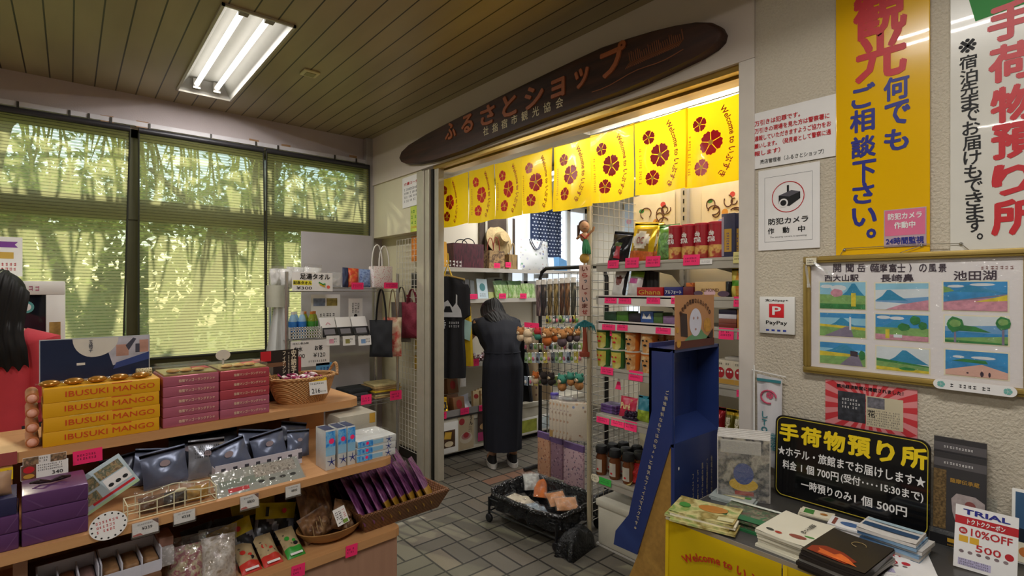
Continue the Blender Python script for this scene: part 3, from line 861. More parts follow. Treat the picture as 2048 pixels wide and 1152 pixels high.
for a,b_,c,d in ((-.78,.78,.80,.806),(-.78,.78,-.80,-.794),(-.78,-.772,-.80,.80),(.772,.78,-.80,.80)): mb.rect(a*w,b_*w,c*h,d*h,-0.0015)
obj('printed_border',mb,t,smooth=False)
mb = MB(REDINK)
mb.tube([(0.52*w*math.cos(k*R(12)),-0.0015,0.27*h + 0.52*w*math.sin(k*R(12))) for k in range(30)],0.0018,4,closed=True);obj('red_ring_print',mb,t)
mb = MB(BLACK)
mb.pxz([(-.30*w,.12*h),(.05*w,.04*h),(.40*w,.20*h),(.40*w,.36*h),(.12*w,.42*h),(-.30*w,.32*h)],-0.002);mb.rect(-.03*w,.04*w,.38*h,.55*h,-0.002)
mb.use(WHITE).disc(-.14*w,.13*h,.15*w,-0.0025);mb.use(BLACK).disc(-.14*w,.13*h,.10*w,-0.003)
mb.use(GREYINK).pxz([(-.30*w,.32*h),(.05*w,.27*h),(.40*w,.36*h),(.12*w,.42*h)],-0.0025)
obj('camera_print',mb,t,smooth=False)
text('防犯カメラ',t,BLACK,(0,-0.002,-.30*h),w*1.3,h*.16,0.02)
for k,ch in enumerate('作動中'): text(ch,t,BLACK,((-.56 + .5*k)*w,-0.002,-.53*h),w*.22,h*.15,0.02)
text('The security camera is operating',t,BLACK,(0,-0.002,-.69*h),w*1.2,h*.045,0.0)
t,w,h = wall_thing('payment_plate','small white payment plate with a red square logo','payment sign',1521,594,1592,671,WX - 0.0)
mb = MB(WHITEP);mb.box(-w,w,-0.012,0,-h,h,0.004);obj('plate',mb,t)
mb = MB(M('payment_red','d8262e',0.4));mb.box(-.42*w,.42*w,-0.0135,-0.012,-.12*h,.62*h,0.001);obj('red_logo',mb,t)
text('P',t,WHITE,(0.02*w,-0.0142,.25*h),w*.5,h*.46,0.02)
text('支|Alipay+',t,BLACK,(0,-0.013,.80*h),w*1.3,h*.15,0.012)
text('PayPay',t,BLACK,(0,-0.013,-.42*h),w*1.2,h*.26,0.012)
mb = MB(BLUEINK);[mb.rect((-.6 + .32*k)*w,(-.42 + .32*k)*w,-.86*h,-.76*h,-0.0125) for k in range(4)];obj('small_logos',mb,t,smooth=False)

# notices on the cream panel beside the door
t,w,h = wall_thing('paper_notice','white notice with a red heading on the cream panel by the door frame','notice',805,358,846,408,2.16,roll=R(-1))
mb = MB(WHITE);mb.box(-w,w,-0.001,0,-h,h);obj('sheet',mb,t,smooth=False)
text('介護コーナー',t,REDINK,(0,-0.002,.55*h),w*1.6,h*.2,0.02)
marks(t,-.8*w,.8*w,-.7*h,.3*h,-0.002,4,GREYINK,8)
t,w,h = wall_thing('paper_notice','small green and yellow notice under the red-headed one by the door frame','notice',821,415,847,461,2.16)
mb = MB(M('green_yellow_notice','bccb52',0.5));mb.box(-w,w,-0.001,0,-h,h);obj('sheet',mb,t,smooth=False)
marks(t,-.8*w,.8*w,-.5*h,.8*h,-0.002,3,GREENINK,9);marks(t,-.8*w,.8*w,-.8*h,-.5*h,-0.002,1,ORANGE,10)

# ---------------------------------------------------------------- framed sheet of watercolours
GOLD = M('matt_gold_frame','9c8342',0.4,metal=0.35,var=0.08)
PWH = M('mount_paper','e2dcdc',0.6,var=0.02)
fy0,fy1,fz0,fz1 = 0.793,0.165,1.178,1.619
t = thing('framed_picture','gold framed sheet of nine small landscape watercolours on the plaster wall','picture',(WX,(fy0 + fy1)/2,(fz0 + fz1)/2),R(-90))
w,h = (fy0 - fy1)/2,(fz1 - fz0)/2;f = 0.025
mb = MB(GOLD)
for a in ((-w,w,h - f,h),(-w,w,-h,-h + f),(-w,-w + f,-h + f,h - f),(w - f,w,-h + f,h - f)):
    mb.box(a[0],a[1],-0.022,0,a[2],a[3],0.004)
for a in ((-w + f*.55,w - f*.55,h - f*.62,h - f*.42),(-w + f*.55,w - f*.55,-h + f*.42,-h + f*.62),(-w + f*.42,-w + f*.62,-h + f,h - f),(w - f*.62,w - f*.42,-h + f,h - f)):
    mb.box(a[0],a[1],-0.026,-0.02,a[2],a[3])
obj('frame',mb,t)
mb = MB(PWH);mb.box(-w + f*.8,w - f*.8,-0.007,0,-h + f*.8,h - f*.8);obj('mount',mb,t,smooth=False)
INK = M('purple_black_brush_ink','3a2c3c',0.5)
def wf(ch,px,py,wpx,hpx,mat=INK,bold=0.02): return wl(t,ch,px,py,wpx,hpx,mat,bold,-0.008)
for ch,px in zip('開聞岳(薩摩富士)の風景',(1676,1701,1724,1744,1752,1768,1787,1804,1822,1847,1866,1886)):
    wf(ch,px,537,16 if ch not in '()' else 5,17)
for s_,px,wd,hh in (('西大山駅',1684,68,14),('長崎鼻',1795,66,16),('池田湖',1950,86,20)): wf(s_,px,557 if px < 1900 else 552,wd,hh)
marks(t,w*.62,w*.88,h*.70,h*.78,-0.008,1,M('seal_red_ink','8a5a58',0.6),3)
SKY = [M('wash_sky_blue','8cc4dc',0.7,var=0.12),M('wash_sky_deep','2f8ac4',0.7,var=0.15),M('wash_sky_pale','d2dade',0.7,var=0.06)]
MTN = M('wash_mountain_blue','2486b0',0.7,var=0.12);MT2 = M('wash_mountain_slate','6a9cc8',0.7,var=0.1)
FLD = [M('wash_field_green','7aa45c',0.7,var=0.2,scale=60),M('wash_field_yellow','d0bc34',0.7,var=0.2,scale=60),M('wash_field_rose','c88a9a',0.7,var=0.2,scale=70),M('wash_dark_green','2a7a3c',0.7,var=0.25,scale=50)]
SEA = M('wash_sea_blue','2a84bc',0.7,var=0.2,scale=40);SND = M('wash_sand','d8aa9a',0.7,var=0.06);RAIL = M('wash_track_grey','80768c',0.7,var=0.2);CLD = M('wash_cloud','d6dce0',0.7)
def painting(px0,py0,px1,py1,layers):
    a = loc_on(t,px0,py0,WX - .008);b = loc_on(t,px1,py1,WX - .008)
    x0,x1,z1,z0 = a[0],b[0],a[1],b[1]
    mb = MB(CREAM);mb.rect(x0 - .004,x1 + .004,z0 - .004,z1 + .004,-0.0078)
    y = -0.0082
    for mat,pts in layers:
        mb.use(mat).pxz([(x0 + (x1 - x0)*u,z0 + (z1 - z0)*v) for u,v in pts],y);y -= 0.0002
    obj('watercolour',mb,t,smooth=False)
def full(m): return (m,[(0,0),(1,0),(1,1),(0,1)])
def band(m,a,b,c=None,d=None): return (m,[(0,a),(1,b),(1,d if d is not None else b),(0,c if c is not None else a)])
def ground(m,a,b): return (m,[(0,0),(1,0),(1,b),(0,a)])
def peak(m,l,c,r,bz,tz): return (m,[(l,bz),(r,bz),((c + r)/2,bz + (tz - bz)*.5),(c + .03,tz),(c - .04,tz),((c + l)/2,bz + (tz - bz)*.42)])
def cloud(u,v,a=.14,b=.07): return (CLD,[(u + a*math.cos(k*R(36)),v + b*math.sin(k*R(36))) for k in range(10)])
def blob(m,u,v,a,b): return (m,[(u + a*math.cos(k*R(36)),v + b*math.sin(k*R(36))*(1 + .2*(k % 2))) for k in range(10)])
def palm(u,v,s): return [(RAIL,[(u - .02,0),(u + .02,0),(u + .015,v),(u - .015,v)]),blob(FLD[3],u,v,.13*s,.24*s),blob(FLD[0],u,v + .04,.09*s,.12*s)]
painting(1640,566,1731,620,[full(SKY[0]),cloud(.15,.85),cloud(.42,.78,.18,.12),peak(MTN,.45,.75,1,.45,.95),ground(FLD[0],.55,.5),blob(FLD[2],.38,.6,.14,.14),ground(FLD[3],.2,.18),(FLD[1],[(.70,.1),(.80,.1),(.80,.6),(.70,.6)])])
painting(1751,568,1857,622,[full(SKY[2]),band(SKY[0],.75,.8,1,1),ground(MT2,.35,.5),peak(MTN,0,.27,.62,.35,.75),ground(CLD,.3,.2),(FLD[2],[(.2,0),(1,0),(1,.38),(.5,.2)])])
painting(1887,565,2015,624,[full(SKY[1]),cloud(.2,.85,.14,.05),cloud(.62,.9,.2,.05),peak(MTN,.1,.42,.95,.62,.88),ground(SEA,.66,.62),(FLD[0],[(0,.62),(.18,.68),(.1,.8),(0,.85)]),(RAIL,[(0,.3),(1,.58),(1,.54),(0,.25)]),ground(FLD[2],.28,.5),(FLD[1],[(.5,.3),(1,.35),(1,.55)])])
painting(1640,626,1731,677,[full(SKY[1]),band(SKY[0],.5,.5,.8,.8),peak(MTN,.2,.5,.8,.45,.8),ground(FLD[1],.52,.42),ground(FLD[0],.42,.3),(RAIL,[(.1,0),(.75,0),(.68,.45),(.6,.45)]),(CLD,[(.66,.3),(.7,.3),(.7,.85),(.66,.85)])])
painting(1751,629,1857,685,[full(SKY[1]),cloud(.16,.88),cloud(.42,.86),peak(MTN,.05,.42,.75,.45,.8),ground(FLD[0],.48,.5),blob(FLD[3],.55,.52,.12,.14),blob(FLD[3],.76,.8,.1,.16),blob(FLD[3],.9,.6,.08,.14),ground(FLD[2],.22,.18),(FLD[1],[(.20,.05),(.28,.05),(.28,.42),(.20,.42)]),(CLD,[(.36,.1),(.52,.1),(.52,.22),(.36,.22)])])
painting(1890,632,2016,692,[full(SKY[2]),ground(MT2,.6,.7),(FLD[3],[(.2,.45),(.75,.42),(.5,.62),(.3,.66)]),ground(SEA,.42,.38),ground(FLD[0],.16,.3),ground(FLD[3],.1,.05)] + palm(.17,.68,1.1) + palm(.93,.78,.9))
painting(1640,684,1731,735,[full(SKY[0]),band(SKY[1],.75,.7,1,1),peak(MTN,0,.55,.95,.5,.95),ground(FLD[1],.58,.5),ground(FLD[0],.36,.42),(RAIL,[(.45,0),(.95,0),(.85,.5),(.72,.5)]),(INK,[(.68,.45),(.84,.42),(.84,.65),(.68,.68)]),blob(FLD[3],.93,.5,.07,.2)])
painting(1753,693,1858,749,[full(SKY[2]),peak(MTN,.18,.55,1,.35,.9),ground(FLD[3],.5,.3),ground(FLD[0],.38,.25),ground(FLD[1],.15,.1),blob(FLD[3],.6,.12,.16,.06)])
painting(1891,700,2016,761,[full(SKY[1]),cloud(.22,.75,.1,.05),cloud(.62,.76,.2,.06),(FLD[3],[(.1,.58),(.7,.52),(.66,.66),(.3,.68)]),ground(SEA,.56,.52),(SND,[(0,0),(1,0),(1,.25),(.6,.5),(0,.2)]),blob(INK,.6,.12,.03,.1),blob(INK,.72,.12,.02,.09),blob(INK,.37,.13,.02,.03)])
mb = MB(mat_film('picture_glass',gloss=.04,haze=0.0,rough=.04));mb.box(-w + f*.9,w - f*.9,-0.016,-0.0145,-h + f*.9,h - f*.9);obj('glass',mb,t,smooth=False)
# hanging wire and screws, tag and name strip
mb = MB(CHROME)
scr = [PX(1689,501,2.146),PX(1844,492,2.146),PX(1922,489,2.146)]
for p in scr: mb.ell((2.146,p.y,p.z),(.006,.006,.006),8,6)
mb.tube([(2.14,scr[0].y + .012,fz1),(2.14,scr[0].y,scr[0].z + .005),(2.14,scr[1].y,scr[1].z + .004),(2.14,scr[2].y,scr[2].z + .002),(2.14,scr[2].y - .02,fz1)],0.0013,4)
mb.tube([(2.139,PX(1800,507,2.14).y,fz1),(2.139,scr[1].y,scr[1].z)],0.0013,4)
o = obj('hanging_wire',mb);tag(o,'thin wire on three screws holding the gold framed picture','wire')
t2 = thing('name_tag','crumpled cellophane wrapped tag on the top corner of the gold frame','tag',PX(1622,523,2.127),R(-90))
mb = MB(CREAM);mb.box(-.017,.019,-0.002,0,-.014,.012);obj('card',mb,t2,smooth=False)
marks(t2,-.012,.014,-.010,.006,-0.003,2,INK,5)
mb = MB(FILM);mb.grid(lambda u,v: ((u - .5)*.055,-.006 - .005*math.sin(u*11)*math.sin(v*9),(v - .45)*.045),8,8);obj('wrap',mb,t2)
for k,(a,b_) in enumerate((((.012,-.008),(.075,-.055)),((-.016,-.016),(-.004,-.10)))):
    mb = MB(FILM2);p = Vector((a[0],-.005,a[1]));q = Vector((b_[0],-.009,b_[1]));n_ = Vector((.006,0,.006)) if k == 0 else Vector((.006,0,0))
    mb.grid(lambda u,v: tuple(p.lerp(q,v) + n_*(u - .5)*(1 + v) + Vector((0,-.003*math.sin(7*v + 3*u),0))),3,8);obj('ribbon',mb,t2)
t2 = thing('name_strip','long white rounded strip with handwriting fixed on the gold frame bottom rail','label strip',PX(1947,776,2.128),R(-90),rot=(0,R(0.5),R(-90)))
mb = MB(WHITE);ww,hh = .098,.0155
mb.prism([(ww*.9*math.cos(a)*0 + s*(ww - hh) + hh*math.cos(a),hh*math.sin(a)) for s,a in [(1,R(-90 + 18*k)) for k in range(11)] + [(-1,R(90 + 18*k)) for k in range(11)]],-0.004,0);obj('strip',mb,t2,smooth=False)
marks(t2,-.055,.045,-.009,.009,-.0045,1,BLACK,6)
mb = MB(M('teal_floral_print','6fb0a8',0.6));petals(mb,-.078,0,.010,-.0045);petals(mb,.078,0,.010,-.0045);obj('flower_print',mb,t2,smooth=False)

# ---------------------------------------------------------------- newspaper clipping sheet with red rays
t,w,h = wall_thing('clipping_sheet','red sunburst sheet with a pasted newspaper clipping below the gold frame','poster',1651,758,1835,862)
a = [loc_on(t,1651,758),loc_on(t,1835,782),loc_on(t,1835,870),loc_on(t,1651,848)]
w = (a[1][0] - a[0][0])/2;h = (a[0][1] - a[3][1])/2*0.98;zc = (a[0][1] + a[3][1])/2
mb = MB(M('sheet_pink','dc8a8c',0.5));mb.box(-w,w,-0.001,0,zc - h,zc + h);obj('sheet',mb,t,smooth=False)
mb = MB(M('sunburst_red','c8373e',0.5));rnd = random.Random(2)
for k in range(20):
    a0 = k*R(18);a1 = a0 + R(9)
    def hit(an):
        c,s_ = math.cos(an),math.sin(an);m_ = min(w/abs(c) if abs(c) > 1e-6 else 9,h/abs(s_) if abs(s_) > 1e-6 else 9);return (m_*c,zc + m_*s_)
    mb.pxz([(0,zc),hit(a0),hit(a1)],-0.0013)
obj('sunburst_print',mb,t,smooth=False)
text('観光経済新聞に掲載されました！',t,BLACK,(0,-0.002,zc + h*.78),w*1.45,h*.17,0.03)
mb = MB(M('newsprint_photo_dark','34353c',0.6,var=0.5,scale=60));mb.rect(-.70*w,-.07*w,zc - .72*h,zc + .56*h,-0.0017)
mb.use(M('newsprint_cream','c9bda0',0.7,var=0.05)).rect(-.06*w,.72*w,zc - .80*h,zc + .50*h,-0.0016)
mb.use(M('newsprint_photo_brown','6d6a72',0.7,var=0.4,scale=80)).rect(-.03*w,.34*w,zc + .0*h,zc + .46*h,-0.0018)
obj('clipping',mb,t,smooth=False)
marks(t,-.03*w,.68*w,zc - .75*h,zc - .05*h,-.0019,7,GREYINK,6);text('花',t,BLACK,(.06*w,-.002,zc - .25*h),.16*w,.3*h)
marks(t,-.6*w,-.15*w,zc - .2*h,zc + .3*h,-.0019,3,WHITE,7)
# ================================================================ wooden sales unit in front of the window
def gthing(name,label,cat,u,v,z,group=None,rz=0.0,rot=None):
    return thing(name,label,cat,GW(u,v,z),GA + rz,group,rot)
ZT,ZM,ZB = 0.95,0.745,0.43
VT,VM,VB = 2.40,2.05,2.03
t = gthing('sales_shelf_unit','long stepped wooden sales unit in front of the window, carrying sweets','shelf unit',0,0,0)
def gpart(name,mb): return obj(name,mb,t,smooth=False)
def rc(u1,v0,v1,z0,z1,r=0.05):
    """shelf board whose free corner is cut off"""
    mb = MB(LAMIN);mb.slab([(-1.6,v0),(u1 - r,v0),(u1 - r*0.3,v0 + r*0.3),(u1,v0 + r),(u1,v1),(-1.6,v1)],z0,z1);return mb
gpart('top_shelf',rc(1.24,VT,2.78,ZT - 0.036,ZT,0.06))
gpart('middle_shelf',rc(1.22,VM,2.78,ZM - 0.03,ZM,0.05))
gpart('lower_shelf',rc(1.24,VB,2.78,ZB - 0.035,ZB,0.03))
mb = MB(LAMIN2);mb.box(-1.6,1.225,VB + 0.015,VB + 0.035,0,ZB - 0.035);mb.box(1.205,1.225,VB + 0.035,2.78,0,ZB - 0.035);gpart('base_panel',mb)
mb = MB(LAMIN);mb.box(-1.6,1.2,2.76,2.78,ZB,ZT - 0.036);gpart('back_panel',mb)
for (u,v0,z0,z1) in ((PG(715,1000,2.29).x,2.28,ZB,ZM - 0.03),(0.0,2.12,ZB,ZM - 0.03),(0.93,2.48,ZM,ZT - 0.036),(-0.035,2.40,ZM,ZT - 0.036),(-0.8,2.4,ZM,ZT - 0.036)):
    mb = MB(LAMIN2 if z0 == ZB else LAMIN);mb.box(u - 0.016,u + 0.016,v0,2.76,z0,z1);gpart('divider',mb)

# ---- top shelf: mango boxes
MANGO = M('mango_yellow_card','e2a516',0.45,var=0.03,scale=4)
MANRED = M('mango_red_print','d2481a',0.5)
def hbox(mb,w,d,h,bev=0.002): return mb.box(-w/2,w/2,0,d,0,h,bev)
t0 = None
for i in range(4):
    lb = 'yellow sweet box with red capital letters, %s of four' % fromtop(i,4)
    t = gthing('sweet_box',lb,'box',0.224 + 0.002*(i % 2),2.405,ZT + 0.0502*i,'yellow mango sweet boxes')
    mb = hbox(MB(MANGO),0.336,0.19,0.05);obj('box_body',mb,t)
    text('IBUSUKI MANGO',t,MANRED,(0.02,-0.001,0.026),0.262,0.020,0.006)
    mb = MB(M('mango_lid_print','d8b860',0.5,var=0.2,scale=60));mb.rect(-0.1,0.0,0.0463,0.0493,-0.0006);mb.use(MANRED).rect(0.02,0.08,0.0463,0.0493,-0.0006);obj('edge_print',mb,t,smooth=False)
    # paper roll tucked against the end of each box
    o = gthing('sweet_roll','twisted orange paper roll of sweets beside the %s yellow box' % fromtop(i,4),'sweet',0.03,2.43,ZT + 0.05*i + 0.020,'orange paper sweet rolls')
    mb = MB(M('roll_orange_paper','b8764a',0.35,var=0.15,scale=30));mb.tube([(0,0.0,0),(0,0.16,0)],0.0185,12);obj('roll',mb,o)
    mb = MB(M('roll_pink_end','e0a28c',0.4,var=0.1));mb.ell((0,-0.004,0.0),(0.014,0.014,0.014),10,6);obj('twisted_end',mb,o)
GOLDC = M('golden_cellophane_sweet','a9762e',0.22,metal=0.3,var=0.25,scale=25)
zt = ZT + 0.2012
t = None
for k in range(5):
    u = 0.075 + 0.066*k
    o = gthing('wrapped_sweet','golden wrapped sweet lying on the yellow boxes, %s from the room end' % ORD[k],'sweet',u,2.455 + 0.004*(k % 2),zt + 0.012,'golden wrapped sweets on the yellow boxes')
    mb = MB(GOLDC);mb.ell((0,0,0),(0.030,0.022,0.012),12,8);obj('sweet',mb,o)
    for s in (-1,1): mb = MB(FILM);mb.grid(lambda a,b: (s*(0.026 + 0.012*a),(b - .5)*0.03*(0.3 + a),0.004*math.sin(9*b)*a),2,6);obj('film_end',mb,o)
o = gthing('sweet_tube','pale speckled tube of sweets lying at the end of the golden sweets','sweet',0.356,2.50,zt + 0.016,None)
mb = MB(mat_spots('speckled_tube','c9b98a',['6b5a34','a08844'],160,0.4));mb.tube([(-0.025,0,0),(0.025,0,0)],0.016,10);obj('tube_body',mb,o)
# photo board behind
t = gthing('display_board','landscape board with a white moon on navy standing behind the yellow boxes','display board',0.215,2.565,zt)
mb = MB(M('board_edge_grey','b8bcc2',0.4));mb.box(-0.165,0.17,0,0.006,0,0.158);obj('board',mb,t,smooth=False)
NAVYP = M('night_navy_print','1f2a48',0.25,var=0.08)
mb = MB(NAVYP);mb.rect(-0.162,0.167,0.003,0.155,-0.0006)
mb.use(M('photo_grey_white','b9b7c4',0.25,var=0.2,scale=18)).pxz([(0.05,0.045),(0.167,0.07),(0.167,0.155),(0.035,0.155),(0.035,0.10)],-0.0009)
mb.use(M('photo_salmon','b98e80',0.25,var=0.2,scale=20)).rect(0.06,0.10,0.08,0.125,-0.0012);mb.rect(0.135,0.165,0.09,0.14,-0.0012)
mb.use(M('photo_dark_grey','4a4a5a',0.3)).pxz([(0.10,0.10),(0.125,0.145),(0.115,0.15),(0.09,0.12)],-0.0014);mb.rect(0.122,0.136,0.09,0.125,-0.0014)
mb.use(M('photo_deep_blue','3a4a86',0.25)).pxz([(0.05,0.03),(0.167,0.06),(0.167,0.09),(0.06,0.055)],-0.0016)
obj('photo_print',mb,t,smooth=False)
mb = MB(M('moon_white_print','d9d5cc',0.3));mb.pxz([(-.010 + .062*math.cos(R(180 + 12*k))*(1.25 if k > 8 else 1),.155 + .072*math.sin(R(180 + 12*k))) for k in range(16)],-0.0018);mb.rect(-0.06,-0.035,0.055,0.064,-0.0018);obj('moon_print',mb,t,smooth=False)
text('玉\n崎\n子',t,NAVYP,(-0.018,-0.0024,0.125),0.012,0.045,0.01,line=0.9)

# ---- pink boxes
PINKB = M('metallic_rose_wrap','c06a80',0.24,metal=0.35,var=0.05,scale=6);PINKR = M('rose_red_wrap','b84a56',0.3,metal=0.25,var=0.05,scale=6)
PGOLD = M('pale_gold_print','ecd2b4',0.4)
for s in range(2):
    for i in range(5):
        where = 'beside the yellow boxes' if s == 0 else 'beside the wicker basket'
        t = gthing('biscuit_box','rose wrapped biscuit box %s, %s of five' % (where,fromtop(i,5)),'box',0.503 + 0.2005*s,2.41,ZT + 0.0402*i,'rose wrapped biscuit boxes')
        mb = hbox(MB(PINKB if (s == 0 or i in (0,1)) else PINKR),0.197,0.21,0.04,0.004);obj('box_body',mb,t)
        text('指宿マンゴーラングドシャ',t,PGOLD,(0.018,-0.0012,0.020),0.128,0.012,0.01)
for s,(u,lb) in enumerate(((0.503,'clear lidded tray of golden biscuits on the rose stack beside the yellow boxes'),(0.70,'clear lidded tray on the rose stack beside the basket'))):
    t = gthing('sample_tray',lb,'tray',u,2.42,ZT + 0.2012)
    mb = MB(M('tray_gold_foil','b59a5a',0.3,metal=0.4,var=0.15,scale=20));mb.box(-0.092,0.092,0,0.19,0,0.006);obj('tray_base',mb,t,smooth=False)
    mb = MB(ACRYL);mb.box(-0.095,0.095,-0.003,0.193,0.0,0.031 - 0.012*s);obj('clear_lid',mb,t,smooth=False)
    mb = MB(M('baked_biscuit','b8842e',0.6,var=0.2,scale=40))
    for k in range(3): mb.ell((-0.055 + 0.045*k,0.05,0.013),(0.024,0.03,0.007),10,6)
    obj('biscuits',mb,t)
    mb = MB(REDINK);mb.poly([(0.03,0.12,0.0075),(0.09,0.10,0.0075),(0.09,0.18,0.0075),(0.03,0.18,0.0075)]);obj('red_slip',mb,t,smooth=False)
t = gthing('round_card','plain pale round card seen from behind, standing on the rose boxes','card',0.665,2.60,ZT + 0.2012)
mb = MB(M('pale_card_back','cfc9c0',0.6));mb.box(-0.004,0.004,0,0.002,0,0.03)
mb.prism([(0.030*math.cos(R(15*k)),0.046 + 0.024*math.sin(R(15*k))) for k in range(24)],0,0.002);obj('card',mb,t,smooth=False)
t = gthing('biscuit_box','lone rose box standing behind the wicker basket','box',0.93,2.66,ZT);mb = hbox(MB(PINKR),0.22,0.06,0.20,0.003);obj('box_body',mb,t)

# ---- wicker basket
WICK = mat_weave('honey_wicker','966430','e0ac70',150,75)
t = gthing('wicker_basket','oval honey wicker basket of pink sweets with two loop handles','basket',1.0,2.55,ZT)
t.scale = (1.06,1.06,1.06)
mb = MB(WICK);mb.lathe([(0.001,0.004),(0.105,0.0),(0.118,0.02),(0.135,0.06),(0.150,0.112),(0.146,0.112),(0.13,0.06),(0.112,0.02),(0.10,0.008),(0.001,0.01)],36,1.0,0.72);obj('basket_body',mb,t)
mb = MB(WICK);mb.tube([(0.149*math.cos(R(10*k)),0.149*0.72*math.sin(R(10*k)),0.113) for k in range(36)],0.0075,8,True);obj('rim',mb,t)
for s in (-1,1):
    mb = MB(WICK);mb.tube([(s*(0.147 + 0.012*math.sin(R(18*k))),-0.045 + 0.0095*k if s < 0 else 0.045 - 0.0095*k,0.11 + 0.05*math.sin(R(18*k))) for k in range(11)],0.0065,7);obj('handle',mb,t)
rnd = random.Random(6)
for k in range(13):
    a,r_ = rnd.uniform(0,6.28),0.10*math.sqrt(rnd.random())
    p = GW(1.0 + r_*math.cos(a),2.55 + 0.7*r_*math.sin(a),ZT + 0.104 + rnd.uniform(0,0.02))
    if k == 0:
        src = thing('pink_sweet','small sweet twisted in pink and white paper in the wicker basket','sweet',p,0,'pink sweets in the wicker basket')
        mb = MB(mat_marble('pink_white_sweet_paper',['e8d8d8','e8d8d8','b83a6a','9c2a5c'],30,0.3));mb.ell((0,0,0),(0.024,0.014,0.011),10,6);obj('sweet',mb,src)
        for s in (-1,1): mb = MB(M('magenta_twist','a83268',0.35));mb.grid(lambda u,v: (s*(0.02 + 0.02*u),(v - .5)*0.028*(0.25 + u),0.005*math.sin(8*v)*u),2,5);obj('paper_twist',mb,src)
        src.rotation_euler = (0.2,0.1,1)
    else: dup(src,p,rot=(rnd.uniform(-.5,.5),rnd.uniform(-.5,.5),rnd.uniform(0,6.28)))
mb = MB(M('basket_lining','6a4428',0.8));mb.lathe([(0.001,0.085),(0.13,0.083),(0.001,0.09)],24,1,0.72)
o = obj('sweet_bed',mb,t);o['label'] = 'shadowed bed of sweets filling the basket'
t = gthing('price_card','white 216 price card with a yellow top on the wicker basket','price card',1.03,2.425,ZT + 0.045,None,rot=(R(-12),0,GA + R(-3)))
mb = MB(WHITE);mb.box(-0.042,0.042,-0.001,0,0,0.075);obj('card',mb,t,smooth=False)
mb = MB(YELLOW);mb.rect(-0.042,0.042,0.062,0.077,-0.0015);obj('yellow_strip',mb,t,smooth=False)
text('216',t,BLACK,(-0.012,-0.002,0.018),0.04,0.022,0.008);marks(t,0.012,0.038,0.008,0.018,-0.002,1,BLACK,2);marks(t,-0.036,0.036,0.045,0.058,-0.002,1,BLACK,3)
t = gthing('display_card','black photo card with cream vertical characters standing behind the basket','display card',0.925,2.640,ZT)
mb = MB(M('black_photo_card','2b2522',0.35,var=0.1));mb.box(-0.09,0.092,0,0.003,0.0,0.245);obj('card',mb,t,smooth=False)
mb = MB(REDINK);mb.rect(-0.088,-0.04,0.195,0.243,-0.001);mb.use(M('photo_brown_table','7c5a40',0.4)).rect(-0.088,0.03,0.165,0.185,-0.001);mb.use(M('photo_grey_jar','6a675e',0.4)).rect(-0.07,-0.03,0.11,0.165,-0.001);mb.use(M('photo_yellow_cake','d8b878',0.4)).disc(-0.035,0.105,0.035,-0.0015,0.018);obj('photo_print',mb,t,smooth=False)
text('安納芋の',t,CREAM,(0.068,-0.0015,0.165),0.026,0.155,0.02,vertical=True);text('フィナンシェ',t,CREAM,(0.022,-0.0015,0.172),0.016,0.13,0.02,vertical=True)
marks(t,0.038,0.05,0.10,0.235,-0.0015,1,CREAM,4,vertical=True)

# ---- middle shelf
PURP = M('purple_satin_wrap','603a6a',0.3,metal=0.2,var=0.08,scale=5)
def purple_stack(u,n,w,labels):
    for i in range(n):
        t = gthing('gift_box',labels[i],'box',u,2.075,ZM + 0.0502*i,'purple wrapped gift boxes')
        mb = hbox(MB(PURP),w,0.17,0.05,0.005);obj('box_body',mb,t)
        mb = MB(M('purple_fold','6a4674',0.3,metal=0.2));mb.pxz([(-w/2 + 0.004,0.046),(-w/2 + 0.05,0.006),(-w/2 + 0.045,0.005),(-w/2 + 0.004,0.04)],-0.0006);obj('wrapping_fold',mb,t,smooth=False);mb = MB(M('purple_fold'));mb.pxz([(w/2 - 0.004,0.046),(w/2 - 0.03,0.006),(w/2 - 0.027,0.005),(w/2 - 0.004,0.04)],-0.0006);obj('wrapping_fold',mb,t,smooth=False)
ua,ub = PG(43,1000,2.075).x,PG(177,1000,2.075).x
purple_stack((ua + ub)/2,3,ub - ua,['purple wrapped gift box under the 340 price card, %s of three' % fromtop(i,3) for i in range(3)])
purple_stack(ua - 0.075,2,0.14,['purple wrapped gift box behind the clear divider edge, %s of the short stack' % s for s in ('lower','upper')])
t = gthing('gift_bow','dark brown ribbon bow on the tall stack of purple boxes','bow',(ua + ub)/2 - 0.01,2.15,ZM + 0.151)
mb = MB(M('brown_satin','2f1d1c',0.35));
for s in (-1,1): mb.tube([(0,0,0.006),(s*0.025,-0.01,0.018),(s*0.045,0,0.012),(s*0.025,0.01,0.005),(0,0,0.006)],0.004,6)
obj('ribbon',mb,t)
t = gthing('gift_box','navy lidded box on the short purple stack at the near end','box',ua - 0.075,2.08,ZM + 0.1006);mb = hbox(MB(M('navy_box','2b2a4c',0.4)),0.13,0.14,0.05);obj('box_body',mb,t)
t = gthing('sample_sweet','tan wrapped sample sweet standing on the navy box','sweet',ua - 0.07,2.12,ZM + 0.151);mb = MB(M('tan_wrap','a88468',0.5,var=0.2));mb.pouch(0.10,0.07,0.04,seed=3);obj('wrapper',mb,t)
t = gthing('price_card','yellow price card hanging over the navy box at the near end','price card',ua - 0.075,2.385,0.868,rot=(R(-4),0,GA));mb = MB(YELLOW);mb.box(-0.075,0.055,-0.001,0,0,0.04);obj('card',mb,t,smooth=False);text('21',t,BLACK,(0.03,-0.0015,0.02),0.03,0.024,0.02);marks(t,-0.06,0.0,0.01,0.03,-0.0015,1,BLACK,2)
